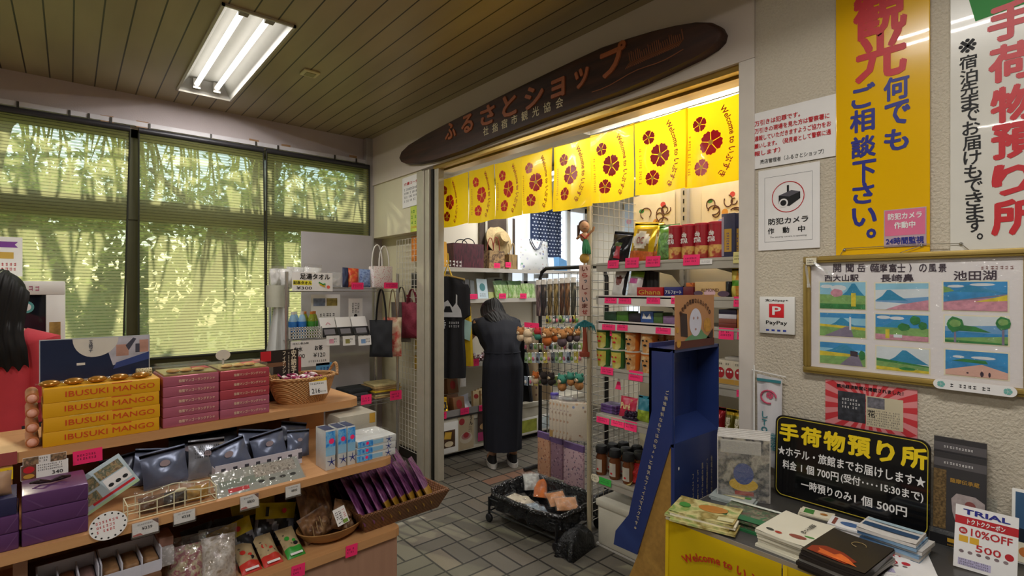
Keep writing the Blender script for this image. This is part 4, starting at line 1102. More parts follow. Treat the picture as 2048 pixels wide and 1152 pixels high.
t = gthing('sales_card','red-brown card on the shelf edge above the yellow price card','card',ua - 0.06,2.396,0.915);mb = MB(M('brick_red_card','9c4a48',0.5));mb.box(-0.09,0.05,-0.001,0,-0.002,0.04);obj('card',mb,t,smooth=False)
t = gthing('price_card','white 340 price card with a photo of a red dish','price card',PG(90,935,2.365).x,2.365,0.86,rot=(R(-6),0,GA))
mb = MB(WHITE);mb.box(-0.06,0.06,-0.001,0,0,0.05);obj('card',mb,t,smooth=False)
mb = MB(M('dish_photo_brown','6a4030',0.5,var=0.3,scale=50));mb.rect(-0.059,-0.022,0.002,0.048,-0.0015);mb.use(REDINK).disc(-0.04,0.033,0.014,-0.002,0.011);mb.use(M('dish_yellow','c8963c',0.5)).disc(-0.04,0.012,0.014,-0.002,0.007);obj('dish_photo',mb,t,smooth=False)
text('340',t,BLACK,(0.032,-0.002,0.012),0.028,0.012,0.008);marks(t,-0.018,0.05,0.022,0.046,-0.002,3,GREYINK,3)
t = gthing('photo_card','strip of food photos above the 340 price card','card',PG(90,912,2.37).x,2.37,0.908);mb = MB(WHITE);mb.box(-0.055,0.055,-0.001,0,0,0.026);obj('card',mb,t,smooth=False)
mb = MB(mat_marble('food_photo',['6a4a34','a08060','5a4a3a','b08a70'],60));mb.rect(-0.054,-0.016,0,0.025,-0.0015);obj('food_photo',mb,t,smooth=False);mb = MB(MATS['food_photo']);mb.rect(0.014,0.054,0,0.025,-0.0015);obj('food_photo',mb,t,smooth=False);marks(t,-0.014,0.012,0.004,0.022,-0.0015,2,BLACK,4)
def pink_tag(t0,w,h,seed,mat=PINK,ink=PINKINK,rows=2):
    mb = MB(mat);mb.box(-w/2,w/2,-0.0008,0,0,h);obj('card',mb,t0,smooth=False)
    marks(t0,-w*.36,w*.38,h*.25,h*.78,-0.0012,rows,ink,seed)
t = gthing('price_tag','hot pink price tag under the lowest yellow mango box','price tag',PG(176,908,2.392).x,2.392,0.875,rot=(0,R(-1),GA));pink_tag(t,0.082,0.048,3)
# leaning sample box with photos
t = gthing('sample_box','pale blue sample box with photos, tipped on one corner against the mid shelf goods','box',PG(227,925,2.2).x,2.20,ZM + 0.045,rot=(R(-16),R(-30),GA))
mb = MB(M('pale_blue_box','b4c4cc',0.4));mb.box(-0.085,0.085,0,0.022,0,0.118,0.002);obj('box_body',mb,t)
mb = MB(mat_marble('sample_photo',['5a4438','a89068','4c5a48','c8b49a'],60));mb.rect(-0.07,-0.005,0.062,0.10,-0.001);mb.rect(0.0,0.075,0.072,0.105,-0.001);mb.rect(-0.062,-0.02,0.022,0.055,-0.001)
mb.use(WHITE).rect(0.005,0.078,0.03,0.068,-0.001);mb.use(REDINK).rect(-0.05,0.078,0.014,0.022,-0.0012);mb.use(M('pale_green_band','a8c49a',0.5)).rect(-0.083,0.083,0.0,0.009,-0.0012);obj('photo_print',mb,t,smooth=False)
mb = MB(BLACK);[mb.disc(0.018 + 0.022*k,0.042,0.008,-0.0016,0.006) for k in range(3)];obj('round_print',mb,t,smooth=False)
# dark pouches
SLATE = [M('slate_blue_pouch','646c84',0.28,metal=0.25,var=0.12,scale=20),M('charcoal_pouch','454856',0.3,metal=0.25,var=0.15,scale=20),M('silver_grey_pouch','888a94',0.25,metal=0.45,var=0.15,scale=20)]
pch = [(250,2.44,.12,.12,1,-8),(300,2.40,.13,.135,0,10),(335,2.34,.15,.14,0,-5),(372,2.46,.14,.15,1,6),(412,2.34,.13,.15,2,4),(445,2.45,.15,.15,1,-4),(470,2.32,.15,.13,0,-16),(505,2.40,.15,.14,0,12),(545,2.34,.14,.135,0,-8),(580,2.42,.12,.14,1,14),(596,2.34,.10,.12,0,6)]
for k,(px,v,w,h,c,roll) in enumerate(pch):
    t = gthing('grey_pouch','%s sweet pouch on the middle shelf, %s along from the tipped box' % (('slate blue','charcoal','silver grey')[c],ORD[k]),'pouch',PG(px,900,v).x,v,ZM + 0.001,'dark sweet pouches on the middle shelf',rot=(R(-14),R(roll),GA))
    mb = MB();mb.pouch(w,h,0.035,lambda a,b: SLATE[c],seed=k,fin=0.1,crin=0.3);obj('pouch_body',mb,t)
    mb = MB(M('faint_pouch_print','9a8a90',0.4));mb.disc(0,h*.62,w*.11,-0.0215,w*.08);obj('crest_print',mb,t,smooth=False)
    if c == 2: marks(t,-w*.35,w*.35,h*.5,h*.85,-0.0222,4,BLACK,5)
# white strip box of small pictures
ua2,ub2 = PG(430,925,2.26).x,PG(603,905,2.26).x
t = gthing('display_tray','long white tray with a row of dark pictures in front of the slate pouches','tray',(ua2 + ub2)/2,2.255,ZM)
w = (ub2 - ua2)/2
mb = MB(M('lilac_white_card','c9c8d4',0.5));mb.box(-w,w,0,0.003,0,0.062);mb.box(-w,w,0.05,0.053,0,0.04);mb.box(-w,w,0.003,0.05,0,0.003);mb.box(-w,-w + .003,.003,.05,0,.05);mb.box(w - .003,w,.003,.05,0,.05);obj('tray_body',mb,t,smooth=False)
mb = MB(M('dark_picture_print','3c3f4c',0.5,var=0.4,scale=80));[mb.rect(-w*.88 + k*w*.255,-w*.88 + k*w*.255 + 0.016,0.02,0.047,-0.0006) for k in range(8)];obj('picture_print',mb,t,smooth=False)
# acrylic leaflet holder lying at the shelf edge
ua3,ub3 = PG(432,980,2.10).x,PG(606,955,2.10).x
t = gthing('leaflet_holder','clear holder with a photo leaflet sloping on the middle shelf edge','leaflet holder',(ua3 + ub3)/2,2.075,ZM + 0.001,rot=(R(-58),0,GA))
w = (ub3 - ua3)/2
mb = MB(M('leaflet_grey','a8a49c',0.5));mb.box(-w,w,0.002,0.004,0,0.115);obj('leaflet',mb,t,smooth=False)
mb = MB(mat_marble('leaflet_photo',['6a5a50','b0a498','5a5048'],70));mb.rect(-w*.1,w*.9,.055,.11,.0015);mb.use(REDINK).rect(-w*.75,-w*.3,.012,.03,.0012);mb.use(M('leaflet_green_grey','7c8478',0.5)).rect(-w*.9,w*.1,.035,.07,.0016);obj('leaflet_print',mb,t,smooth=False)
mb = MB(BLACK);[mb.disc(w*(.0 + .25*k),.032,.012,.0012,.007) for k in range(4)];obj('oval_print',mb,t,smooth=False)
mb = MB(ACRYL);mb.box(-w - .004,w + .004,0,.0018,0,.118);obj('clear_cover',mb,t,smooth=False)
# little white fence rack with a pouch in it
ua4,ub4 = PG(255,1040,2.07).x,PG(432,1000,2.07).x
t = gthing('wire_tray','low white wire fence tray holding clear packets on the middle shelf','tray',(ua4 + ub4)/2,2.068,ZM)
w = (ub4 - ua4)/2;WIREW = M('cream_coated_wire','d6cfae',0.4,var=0.03)
for y in (0,0.09):
    mb = MB(WIREW)
    top = [(-w + 2*w*k/16,y,0.05 + 0.014*math.exp(-((k - 9)/3) ** 2)) for k in range(17)]
    mb.tube(top,0.0022,6);mb.tube([(-w,y,0.003),(w,y,0.003)],0.002,6);mb.tube([(-w,y,0.025),(w,y,0.025)],0.0015,5)
    for k in range(7): p = top[min(16,int(k*16/6))];mb.tube([(p[0],y,0.003),p],0.0019,5)
    obj('wire_side',mb,t)
mb = MB(WIREW)
for s in (-1,1): mb.tube([(s*w,0,0.003),(s*w,0.09,0.003)],0.002,5);mb.tube([(s*w,0,0.05),(s*w,0.09,0.05)],0.002,5)
mb.ell((0.02,0,0.066),(0.018,0.004,0.007),10,6)
obj('wire_end',mb,t)
for k,(fx,lb,col) in enumerate(((-.45,'clear packet of brown sweets at the near end of the wire tray','5a3a24'),(0.1,'clear packet of dark sweets in the middle of the wire tray','2c221e'),(.6,'clear packet of golden sweets at the far end of the wire tray','a07828'))):
    o = gthing('sweet_packet',lb,'packet',(ua4 + ub4)/2 + fx*w,2.105,ZM + 0.004,rot=(R(-10),0,GA))
    mb = MB(M('sweets_%d' % k,col,0.4,var=0.3,scale=60));mb.pouch(0.075,0.05,0.035,seed=k + 20,crin=.3);obj('sweets',mb,o)
    mb = MB(FILM);mb.pouch(0.095,0.075,0.045,seed=k + 30,crin=.3);obj('film_bag',mb,o)
# oval card
t = gthing('oval_card','round white card with red lines and dotted border on the middle shelf edge','card',PG(217,1020,2.046).x,2.046,0.758,rot=(R(-8),R(-6),GA))
mb = MB(WHITE);mb.prism([(.048*math.cos(R(12*k)),.042*math.sin(R(12*k))) for k in range(30)],-0.001,0);obj('card',mb,t,smooth=False)
mb = MB(BLACK);[mb.disc(.042*math.cos(R(24*k)),.036*math.sin(R(24*k)),.0028,-.0014,n=8) for k in range(15)];obj('dotted_border',mb,t,smooth=False)
marks(t,-.030,.030,-.018,.022,-.0014,3,REDINK,12)
# price cards along the middle shelf edge
for k,(px,py,w,h,s_,lb) in enumerate(((291,1056,.070,.042,'¥339','white 339 price card with a red corner picture on the middle shelf edge'),(369,1034,.062,.036,'¥338','white 338 price card in a clear sleeve on the middle shelf edge'),(499,1004,.062,.046,'¥800','white 800 price card with a red patch, above the yellow pouches'),(586,982,.056,.040,'¥800','white 800 price card over the dried brown pack'))):
    p = PG(px,py,2.043)
    t = gthing('price_card',lb,'price card',p.x,2.043,p.z,rot=(R(-6),0,GA))
    mb = MB(WHITE);mb.box(-w/2,w/2,-0.001,0,-h/2,h/2);obj('card',mb,t,smooth=False)
    text(s_,t,BLACK,(0.004,-0.0015,0),w*.4,h*.24,0.012);marks(t,-w*.3,w*.35,h*.22,h*.40,-.0015,1,GREYINK,k)
    if k in (0,2):
        mb = MB(M('red_patch_print','b85a50',0.5));mb.pxz([(-w*.48,-h*.48),(-w*.1,-h*.48),(-w*.2,-h*.3),(-w*.48,-h*.36)],-.0014);mb.use(M('brown_corner_print','6a3a2c',0.5)).pxz([(w*.5,h*.5),(w*.25,h*.5),(w*.5,h*.1)],-.0014);obj('picture_print',mb,t,smooth=False)
    mb = MB(FILM);mb.box(-w/2 - .003,w/2 + .003,-.0022,-.0018,-h/2 - .006,h/2 + .004);obj('clear_sleeve',mb,t,smooth=False)
t = gthing('sticker','short strip of pale yellow tape on the middle shelf edge','tape',PG(224,1059,2.049).x,2.0495,0.722);mb = MB(CREAM);mb.box(-.017,.017,-.0008,0,0,.013);obj('strip',mb,t,smooth=False)

# ---- blue boxes at the end of the middle shelf
BLUEB = M('bright_blue_box','3c8ad2',0.35,var=0.15,scale=25);BOXW = M('white_blue_box_card','cdd0d0',0.45,var=0.06,scale=30)
BLUEP = mat_marble('blue_sea_print',['1f5fc0','3a94e4','7cc0ee','2270cc'],40,0.35);STARB = M('star_blue_ink','2a3a8c',0.4)
def star(mb,x,z,r,y):
    for k in range(5):
        a = R(90 + 72*k);c,s_ = math.cos(a),math.sin(a)
        mb.pxz([(x - s_*r*.12,z + c*r*.12),(x + s_*r*.12,z - c*r*.12),(x + c*r + s_*r*.05,z + s_*r - c*r*.05),(x + c*r - s_*r*.05,z + s_*r + c*r*.05)],y)
for k,(px0,px1) in enumerate(((651,671),(676,693),(695,711))):
    v = 2.085
    u0,u1 = PG(px0,900,v).x,PG(px1,900,v).x
    t = gthing('blue_salt_box','tall white and blue sweet box standing on its end, %s from the divider' % ORD[k],'box',(u0 + u1)/2,v,ZM,'blue and white sweet boxes')
    w,h = (u1 - u0)*.96,0.165
    mb = MB(BOXW);mb.box(-w/2,w/2,0,.10,0,h,0.002);obj('box_body',mb,t)
    mb = MB(BLUEP);mb.rect(-w/2,w/2,h*.58,h*.97,-.0008);mb.use(M('sky_print','8fc0e0',0.4,var=0.1)).rect(-w/2,w/2,h*.36,h*.58,-.0008);mb.use(PINK).disc(w*.1,h*.72,w*.28,-.0012);obj('sea_print',mb,t,smooth=False)
    mb = MB(STARB);star(mb,0.004,h*.2,.019,-.0012);obj('star_print',mb,t,smooth=False)
    mb = MB(M('navy_box_top','26365c',0.35,var=0.2,scale=30));mb.poly([(-w/2,.004,h + .0006),(w/2,.004,h + .0006),(w/2,.09,h + .0006),(-w/2,.09,h + .0006)]);obj('navy_top',mb,t,smooth=False)
u0,u1 = PG(714,900,2.085).x,PG(791,890,2.085).x
for i in range(3):
    t = gthing('blue_salt_box','flat white and blue sweet box beside the upright ones, %s' % fromtop(i,3),'box',(u0 + u1)/2 + .002*i,2.085,ZM + .0302*i,'blue and white sweet boxes')
    w,h = (u1 - u0),0.03
    mb = MB(BOXW);mb.box(-w/2,w/2,0,.19,0,h,0.002);obj('box_body',mb,t)
    mb = MB(BLUEP);mb.rect(-w/2,-w*.12,.002,h - .002,-.0008);mb.use(M('sky_print')).rect(-w*.12,w*.15,.006,h - .006,-.0008);mb.use(PINK).disc(-w*.26,h*.55,.007,-.0012);obj('sea_print',mb,t,smooth=False)
    mb = MB(STARB);star(mb,w*.3,h*.5,.0165,-.0012);obj('star_print',mb,t,smooth=False)
t = gthing('film_wrap','sheet of loose clear film lying over the flat blue boxes','film',(u0 + u1)/2,2.09,ZM + .093);mb = MB(FILM);mb.grid(lambda a,b: ((a - .5)*.17 - .01,b*.18,.012 + .012*math.sin(7*a + 5*b)*math.sin(4*b)),12,10);obj('film',mb,t)
t = gthing('sweet_box','pale sweet box with an ochre end, lying behind the flat blue boxes','box',PG(715,840,2.33).x,2.31,ZM + 0.0,None)
mb = MB(M('pale_box','b0aa9c',0.5,var=0.1));mb.box(-.10,.09,0,.16,0,.15,.003);obj('box_body',mb,t);mb = MB(M('ochre_end','c89a3c',0.5));mb.rect(.052,.082,.10,.146,-.001);obj('ochre_print',mb,t,smooth=False)

# ---- lower shelf
ZR = ZB + .125
t = gthing('riser_box','plain brown riser box under the white cake trays','box',PG(205,1110,2.06).x,2.055,ZB);mb = MB(M('brown_riser_card','6e4c34',.7));mb.box(-.14,.155,0,.2,0,.125,.002);obj('box_body',mb,t)
t = gthing('cake_tray','white partitioned tray of wrapped cakes on the brown riser, near end','tray',PG(138,1110,2.07).x,2.07,ZR)
def cake_tray(t,w,d,h,n,cols):
    mb = MB(M('lilac_white_card'));mb.box(-w/2,w/2,0,.004,0,h*.48);mb.box(-w/2,w/2,d - .004,d,0,h);mb.box(-w/2,w/2,.004,d - .004,0,.004);obj('tray_body',mb,t,smooth=False)
    for s in range(n + 1): mb = MB(M('lilac_white_card'));x = -w/2 + w*s/n;mb.box(x - .002,x + .002,-.001,d,.004,h*.8 if s not in (0,n) else h);obj('partition',mb,t,smooth=False)
    for s in range(n):
        mb = MB(cols[s % len(cols)]);x = -w/2 + w*(s + .5)/n;mb.box(x - w/n*.42,x + w/n*.42,.008,d - .008,.005,h*(.52 if n == 3 and cols is CAKE else .6),.009,3);obj('cake',mb,t)
CAKE = [M('cake_olive_wrap','6f6a58',0.45,var=0.2,scale=30),M('cake_brown','7a4a2c',0.5,var=0.25,scale=30),M('cake_rose_wrap','8a6a64',0.45,var=0.2,scale=30)]
cake_tray(t,PG(200,1110,2.07).x - PG(78,1110,2.07).x,.13,.075,3,CAKE)
t = gthing('cake_tray','small white tray with three round brown cakes in open cells, beside the long cake tray','tray',PG(265,1100,2.07).x,2.075,ZR)
cake_tray(t,PG(322,1090,2.07).x - PG(202,1090,2.07).x,.13,.075,3,[M('cake_tan','8a6644',0.6,var=0.25,scale=40)])
t = gthing('white_box','small white embossed box with a tan lid beside the cake trays','box',PG(335,1090,2.09).x,2.09,ZR);mb = MB(mat_spots('embossed_white','a8a4a4',['c8c6c8','b8b4b6'],130,.4));mb.box(-.02,.02,0,.10,0,.06,.002);obj('box_body',mb,t);mb = MB(M('tan_lid','9c7264',.6));mb.box(-.021,.021,.02,.11,.06,.09,.002);obj('lid',mb,t)
# black and yellow seaweed pouches
SEAY = M('pouch_yellow_print','b8a416',0.35,var=0.12,scale=20);SEAB = M('pouch_black_foil','23242a',0.3,metal=0.2,var=0.3,scale=25);SEAG = M('pouch_grey_window','8a8c96',0.2,metal=0.4,var=0.3,scale=40)
for k,(px,v,w,h,roll,lb) in enumerate(((480,2.20,.16,.15,-12,'black and yellow seaweed pouch standing under the 800 card with a red patch'),(545,2.24,.17,.17,14,'black and yellow seaweed pouch under the 800 card by the brown pack'),(515,2.34,.18,.17,0,'black and yellow seaweed pouch behind the two in front'),(590,2.30,.13,.13,20,'dark seaweed pouch tucked beside the wooden bowl'))):
    t = gthing('seaweed_pouch',lb,'pouch',PG(px,1080,v).x,v,ZB + .001,'seaweed pouches on the lower shelf',rot=(R(-22),R(roll),GA))
    def zone(a,b):
        if b > .62 and k != 3: return SEAY
        if b > .28 and abs(a - .5) > .42: return SEAG
        return SEAB if math.sin(13*a + 9*b + k) > -.3 else SEAG
    mb = MB();mb.pouch(w,h,.04,zone,16,16,seed=k + 40,crin=.35);obj('pouch_body',mb,t)
    if k < 2: mb = MB(BLACK);mb.rect(-w*.3,-w*.22,h*.68,h*.9,-.024);mb.use(REDINK).disc(w*.15,h*.8,.010,-.025);obj('label_print',mb,t,smooth=False)
for k,px in enumerate((405,432,455)):
    t = gthing('dark_pouch','navy black foil pouch in the row beyond the small white box, %s' % ORD[k],'pouch',PG(px,1060,2.3).x,2.3,ZB + .001,'navy black foil pouches',rot=(R(-14),R(-6 + 6*k),GA));mb = MB();mb.pouch(.11,.14,.035,lambda a,b: SEAB,seed=k + 50,crin=.3);obj('pouch_body',mb,t);mb = MB(M('faint_blue_print','6a7490',.4));mb.rect(-.03,.03,.08,.11,-.0215);obj('label_print',mb,t,smooth=False)
# clear bags of sweets, rice cracker packs
for k,(px,lb) in enumerate(((370,'clear bag of pink and gold sweets at the front of the lower shelf'),(437,'clear bag of pale sweets beside the red banded crackers'))):
    t = gthing('sweet_bag',lb,'bag',PG(px,1140,2.11).x,2.10,ZB + .001,rot=(R(-20),R(4),GA))
    mb = MB(mat_marble('mixed_sweets_%d' % k,['8a7a60','b0a488','8c3a54','a89a80'] if k == 0 else ['9a9088','c0b8b0','8a7c68'],50,.35));mb.pouch(.115,.16,.05,seed=k + 60,crin=.5);obj('sweets',mb,t);mb = MB(FILM);mb.pouch(.13,.19,.06,seed=k + 61,crin=.5);obj('film_bag',mb,t)
RICE = mat_spots('rice_cracker_print','b09a74',['9a8460','c0ac88','3a3028'],60,.3)
for k,(px,col,lb) in enumerate(((505,'c8382e','rice cracker pack with a red band, beside the clear sweet bags'),(548,'c8382e','rice cracker pack with a red band, beside the green banded one'),(594,'3a9a3c','rice cracker pack with a green band in front of the wooden bowl'))):
    t = gthing('cracker_pack',lb,'packet',PG(px,1130,2.09).x,2.09,ZB + .001,'rice cracker packs on the lower shelf',rot=(R(-62),0,GA + R(3)))
    bandm = M('band_' + col,col,.35,var=.05)
    mb = MB();mb.pouch(.072,.15,.03,lambda a,b: bandm if b < .26 else RICE,10,14,seed=k + 70,crin=.3);obj('packet_body',mb,t)
    mb = MB(bandm);mb.disc(-.012,.085,.010,-.0165);mb.disc(.01,.07,.007,-.0165);mb.use(BLACK).disc(.012,.055,.009,-.0165);obj('motif_print',mb,t,smooth=False);mb = MB(WHITE);mb.rect(-.024,.024,.004,.014,-.014);obj('white_band',mb,t,smooth=False)
# wooden bowl with dried goods
BOWLW = mat_wood('turned_bowl_wood','8a6238','a87e4c',0,5,.45)
bu,bv = PG(663,1050,2.15).x,2.16
t = gthing('wooden_bowl','shallow oval wooden bowl on the lower shelf','bowl',bu,bv,ZB)
mb = MB(BOWLW);mb.lathe([(0.001,0),(.06,0),(.10,.022),(.125,.058),(.121,.060),(.095,.028),(.055,.008),(0.001,.008)],32,1.14,.82);obj('bowl_body',mb,t)
DRY = mat_marble('dried_brown_strips',['3a261a','86603e','5a3c2a','a8845e'],22,.45,stretch=(1,1,.3))
for k,(du,dv,dz,w,h,roll,lb) in enumerate(((-.03,.03,.03,.15,.20,-4,'tall clear pack of dried brown strips standing in the wooden bowl'),(.045,-.01,.02,.12,.12,24,'clear pack of dried brown strips slumped over the wooden bowl rim'),(-.045,-.01,.02,.12,.11,-18,'pack of dried strips low in the wooden bowl'))):
    o = gthing('dried_pack',lb,'packet',bu + du,bv + dv,ZB + dz,rot=(R(-22),R(roll),GA));mb = MB(DRY);mb.pouch(w,h,.055,nu=14,nv=16,seed=k + 80,crin=.7);obj('dried_strips',mb,o);
    mb = MB(M('pale_dried_strip','a88c64',.5));[mb.tube([(-.03 + .02*q,-.03,.02),(-.02 + .02*q,-.034,.06 + .01*q)],.0018,4) for q in range(3)];obj('pale_strips',mb,o)
o = gthing('pack_label','white pack label with black and red brush writing on the dried strips','label',bu + .018,bv - .062,ZB + .105,rot=(R(-22),R(-12),GA));mb = MB(WHITE);mb.box(-.026,.026,-.001,0,-.035,.035,.0);obj('label_card',mb,o,smooth=False)
for x,s_ in ((-.014,0),(0,1)): marks(o,x - .008,x + .006,-.026,.03,-.0015,1,BLACK,s_ + 4,vertical=True,fill=.8)
marks(o,.010,.022,-.01,.03,-.0015,1,REDINK,7,vertical=True,fill=.8);mb = MB(M('leaf_green_print','7a9a3c',.5));mb.rect(.0,.022,-.033,-.018,-.0015);obj('green_print',mb,o,smooth=False)
# square wicker basket of purple sweet potato packs, on a stand at the end of the unit
WICK2 = mat_weave('brown_wicker','4a2c18','96643c',130,90)
u0,u1 = 1.075,1.50
t = gthing('wicker_tray','rectangular brown wicker tray packed with purple bags at the end of the lower shelf','basket',(u0 + u1)/2,2.07,ZB + .001)
w,d,h = (u1 - u0)/2,.44,.085
mb = MB(WICK2)
def trayring(e,z): return [(-w - e,-e,z),(w + e,-e,z),(w + e,d + e,z),(-w - e,d + e,z)]
R0,R1,R2,R3 = [[mb.V(p) for p in trayring(e,z)] for e,z in ((-.02,0),(.02,h),(.008,h),(-.03,.01))]
mb.F(R0[::-1])
for A,B in ((R0,R1),(R1,R2),(R2,R3)):
    for k in range(4): mb.F([A[k],A[(k + 1) % 4],B[(k + 1) % 4],B[k]])
mb.F(R3);obj('basket_body',mb,t,smooth=False)
mb = MB(WICK2);mb.tube(trayring(.014,h + .002),.009,7,True);obj('rim',mb,t)
PURK = mat_marble('purple_potato_bag',['1d1620','6a3464','a46a9c','3a2436','4c2c40'],14,.25,.2,(1,1,.35));PUY = M('gold_potato_print','a8802c',.35,var=.15)
cu = (u0 + u1)/2
for k in range(18):
    r_,q = divmod(k,9)
    uu = u0 + .06 + q*.043 + r_*.012;vv = 2.13 + r_*.17
    o = gthing('sweet_potato_bag','%s purple and black bag from the divider, %s of the brown tray' % (ORD[q],('front row','rear row')[r_]),'bag',uu,vv,ZB + .02,'purple bags in the brown wicker tray',rot=(R(-30),R(14),GA + R(52)))
    mb = MB();mb.pouch(.21,.24 - .012*(q % 2),.027,lambda a,b: PUY if (b < .30 and r_ == 0 and q > 2) else PURK,8,12,seed=k + 90,crin=.4);obj('bag_body',mb,o)
# pink tags on the lower shelf edge
for px,py,lb in ((703,1105,'hot pink price tag under the wooden bowl'),(596,1146,'hot pink price tag under the rice cracker packs')):
    p = PG(px,py,2.026);t = gthing('price_tag',lb,'price tag',p.x,2.027,p.z - .018,None,rot=(0,R(2),GA));pink_tag(t,.052,.048,px)

# ================================================================ fridge by the window
t = thing('drinks_fridge','white framed glass door drinks fridge beside the window','fridge',(-.32,4.08,0))
mb = MB(WHITEP);w,h = .30,1.54
mb.box(-w,w,.03,.42,.0,h,.008);obj('cabinet',mb,t)
mb = MB(WHITEP)
for a in ((-w,-w + .06,.42,h - .08),(w - .085,w,.42,h - .08),(-w,w,h - .08,h),(-w,w,.06,.42)): mb.box(a[0],a[1],0,.03,a[2],a[3],.004)
dr = obj('door',mb,t)
mb = MB(M('dark_fridge_glass','1d2028',.05,var=.3,scale=12));mb.box(-w + .06,w - .085,.012,.016,.42,h - .08);obj('door_glass',mb,dr,smooth=False)
mb = MB(CHROME);mb.box(-w + .06,w - .085,.008,.012,1.04,1.05);mb.box(-w + .06,w - .085,.008,.012,.80,.81);obj('shelf_rail',mb,dr,smooth=False)
mb = MB(PINK);mb.rect(-.12,.05,1.37,1.43,.006);obj('pink_notice',mb,t,smooth=False)
mb = MB(M('teal_round_sticker','5aa0a0',.4));mb.disc(.13,1.39,.035,.006);obj('round_sticker',mb,t,smooth=False);mb = MB(WHITE);mb.disc(.13,1.39,.022,.005);obj('sticker_centre',mb,t,smooth=False)
marks(t,-.05,.2,h - .065,h - .02,-.001,1,M('rose_ink','b05a78',.5),4)
mb = MB(M('orange_bottle_panel','a8884a',.4,var=.4,scale=20));mb.rect(w - .07,w - .02,.86,1.30,-.001);obj('side_poster',mb,t,smooth=False)
for k in range(5):
    o = thing('drink_bottle','drink bottle behind the fridge glass, %s from the wall side' % ORD[k],'bottle',(-.52 + .09*k,4.082,1.052),0,'bottles in the fridge');mb = MB(M('bottle_pale','9aa0ae',.2,var=.4));mb.lathe([(.001,0),(.028,0),(.028,.11),(.012,.15),(.012,.17),(.001,.17)],12);obj('bottle_body',mb,o)
# ================================================================ chrome wire rack in the corner
rx0,rx1,ry0,ry1 = 1.205,2.10,3.95,4.36
t = thing('wire_rack','chrome wire rack in the room corner, loaded with towels, drinks and bags','rack',((rx0 + rx1)/2,ry0,0))
w,d = (rx1 - rx0)/2,ry1 - ry0
for x in (-w,w):
    for y in (0,d):
        mb = MB(CHROME);mb.tube([(x,y,0.0),(x,y,1.62)],.0125,8);mb.tube([(x,y,z/100) for z in (8,9)],.016,8);pz = obj('pole',mb,t)
SHZ = (0.13,0.58,1.115,1.50)
for z in SHZ:
    mb = MB(CHROME);x1 = w if z != 1.115 else w*.45
    for y in (0,d): mb.tube([(-w,y,z),(w,y,z)],.004,5);mb.tube([(-w,y,z - .028),(w,y,z - .028)],.003,5)
    for x in (-w,w): mb.tube([(x,0,z),(x,d,z)],.004,5)
    for k in range(1,24): x = -w + 2*w*k/24;mb.tube([(x,0,z + .003),(x,d,z + .003)],.0018,4)
    obj('wire_shelf',mb,t)
mb = MB(M('grey_white_backing_board','b5b0b2',.6,var=.05,scale=4));mb.box(1.46,2.085,4.40,4.412,.93,1.97)
o = obj('backing_board',mb,smooth=False);tag(o,'plain grey white board leaning on the window behind the wire rack','board')
mb = MB(MATS['grey_white_backing_board']);mb.box(1.30,2.08,4.44,4.455,0,.93)
o = obj('backing_board',mb,smooth=False);tag(o,'low grey board on the floor behind the wire rack','board')
FRY = ry0 + .01
def rk(px,Y=FRY): return PY(px,577,Y).x
# top: towels in polythene
TOW = M('white_towel','dcdad8',.8,var=.05,scale=30,bump=.3)
for k,(px,w_,rz) in enumerate(((552,.09,.5),(562,.10,.4),(576,.12,.2),(594,.15,.1),(625,.14,0))):
    o = thing('towel_pack','white towel in clear polythene on top of the rack, %s from the window side' % ORD[k],'towel',(rk(px,4.1),4.10 + .02*(k % 2),1.506),rz,'white towel packs on the rack top',rot=(R(-4),R(-5 + 2*k),rz))
    mb = MB(TOW);mb.pouch(w_*.95,.155 if k > 2 else .14,.055,seed=k,crin=.2);obj('towel',mb,o);mb = MB(FILM);mb.pouch(w_,.18 if k > 2 else .16,.062,seed=k + 4,crin=.4);obj('polythene',mb,o)
def flat_card(name,label,cat,c,w,h,rz=0,rot=None,mat=WHITE,th=.0012,group=None):
    t = thing(name,label,cat,c,rz,group,rot);mb = MB(mat);mb.box(-w/2,w/2,-th,0,-h/2,h/2);obj('card',mb,t,smooth=False);return t
a,b_ = PY(584,545,3.93),PY(665,583,3.93)
t = flat_card('price_sign','white 300 towel sign with large black characters on the rack top edge','sign',(a + b_)/2,b_.x - a.x,a.z - b_.z,rot=(R(-4),R(1),0));w,h = (b_.x - a.x)/2,(a.z - b_.z)/2
text('足湯タオル',t,BLACK,(.12*w,-.002,h*.55),w*1.5,h*.66,.03)
mb = MB(M('marker_yellow','e8dc3a',.6));mb.rect(-w*.95,-w*.05,-h*.38,h*.12,-.0016);obj('highlight_print',mb,t,smooth=False)
text('記念タオル',t,BLACK,(-.5*w,-.002,-h*.13),w*.88,h*.36,.03);text('¥300',t,BLACK,(-.42*w,-.002,-h*.68),w*.75,h*.34,.01)
mb = MB(GREENINK);mb.tube([(w*.3,-.002,-h*.05),(w*.5,-.002,-h*.3),(w*.62,-.002,-h*.2)],.006,5);mb.use(YELLOW).tube([(w*.35,-.002,-h*.25),(w*.6,-.002,-h*.5)],.006,5);mb.use(M('coral_print','e8685a',.5)).disc(w*.78,-h*.55,.013,-.002);obj('doodle_print',mb,t)
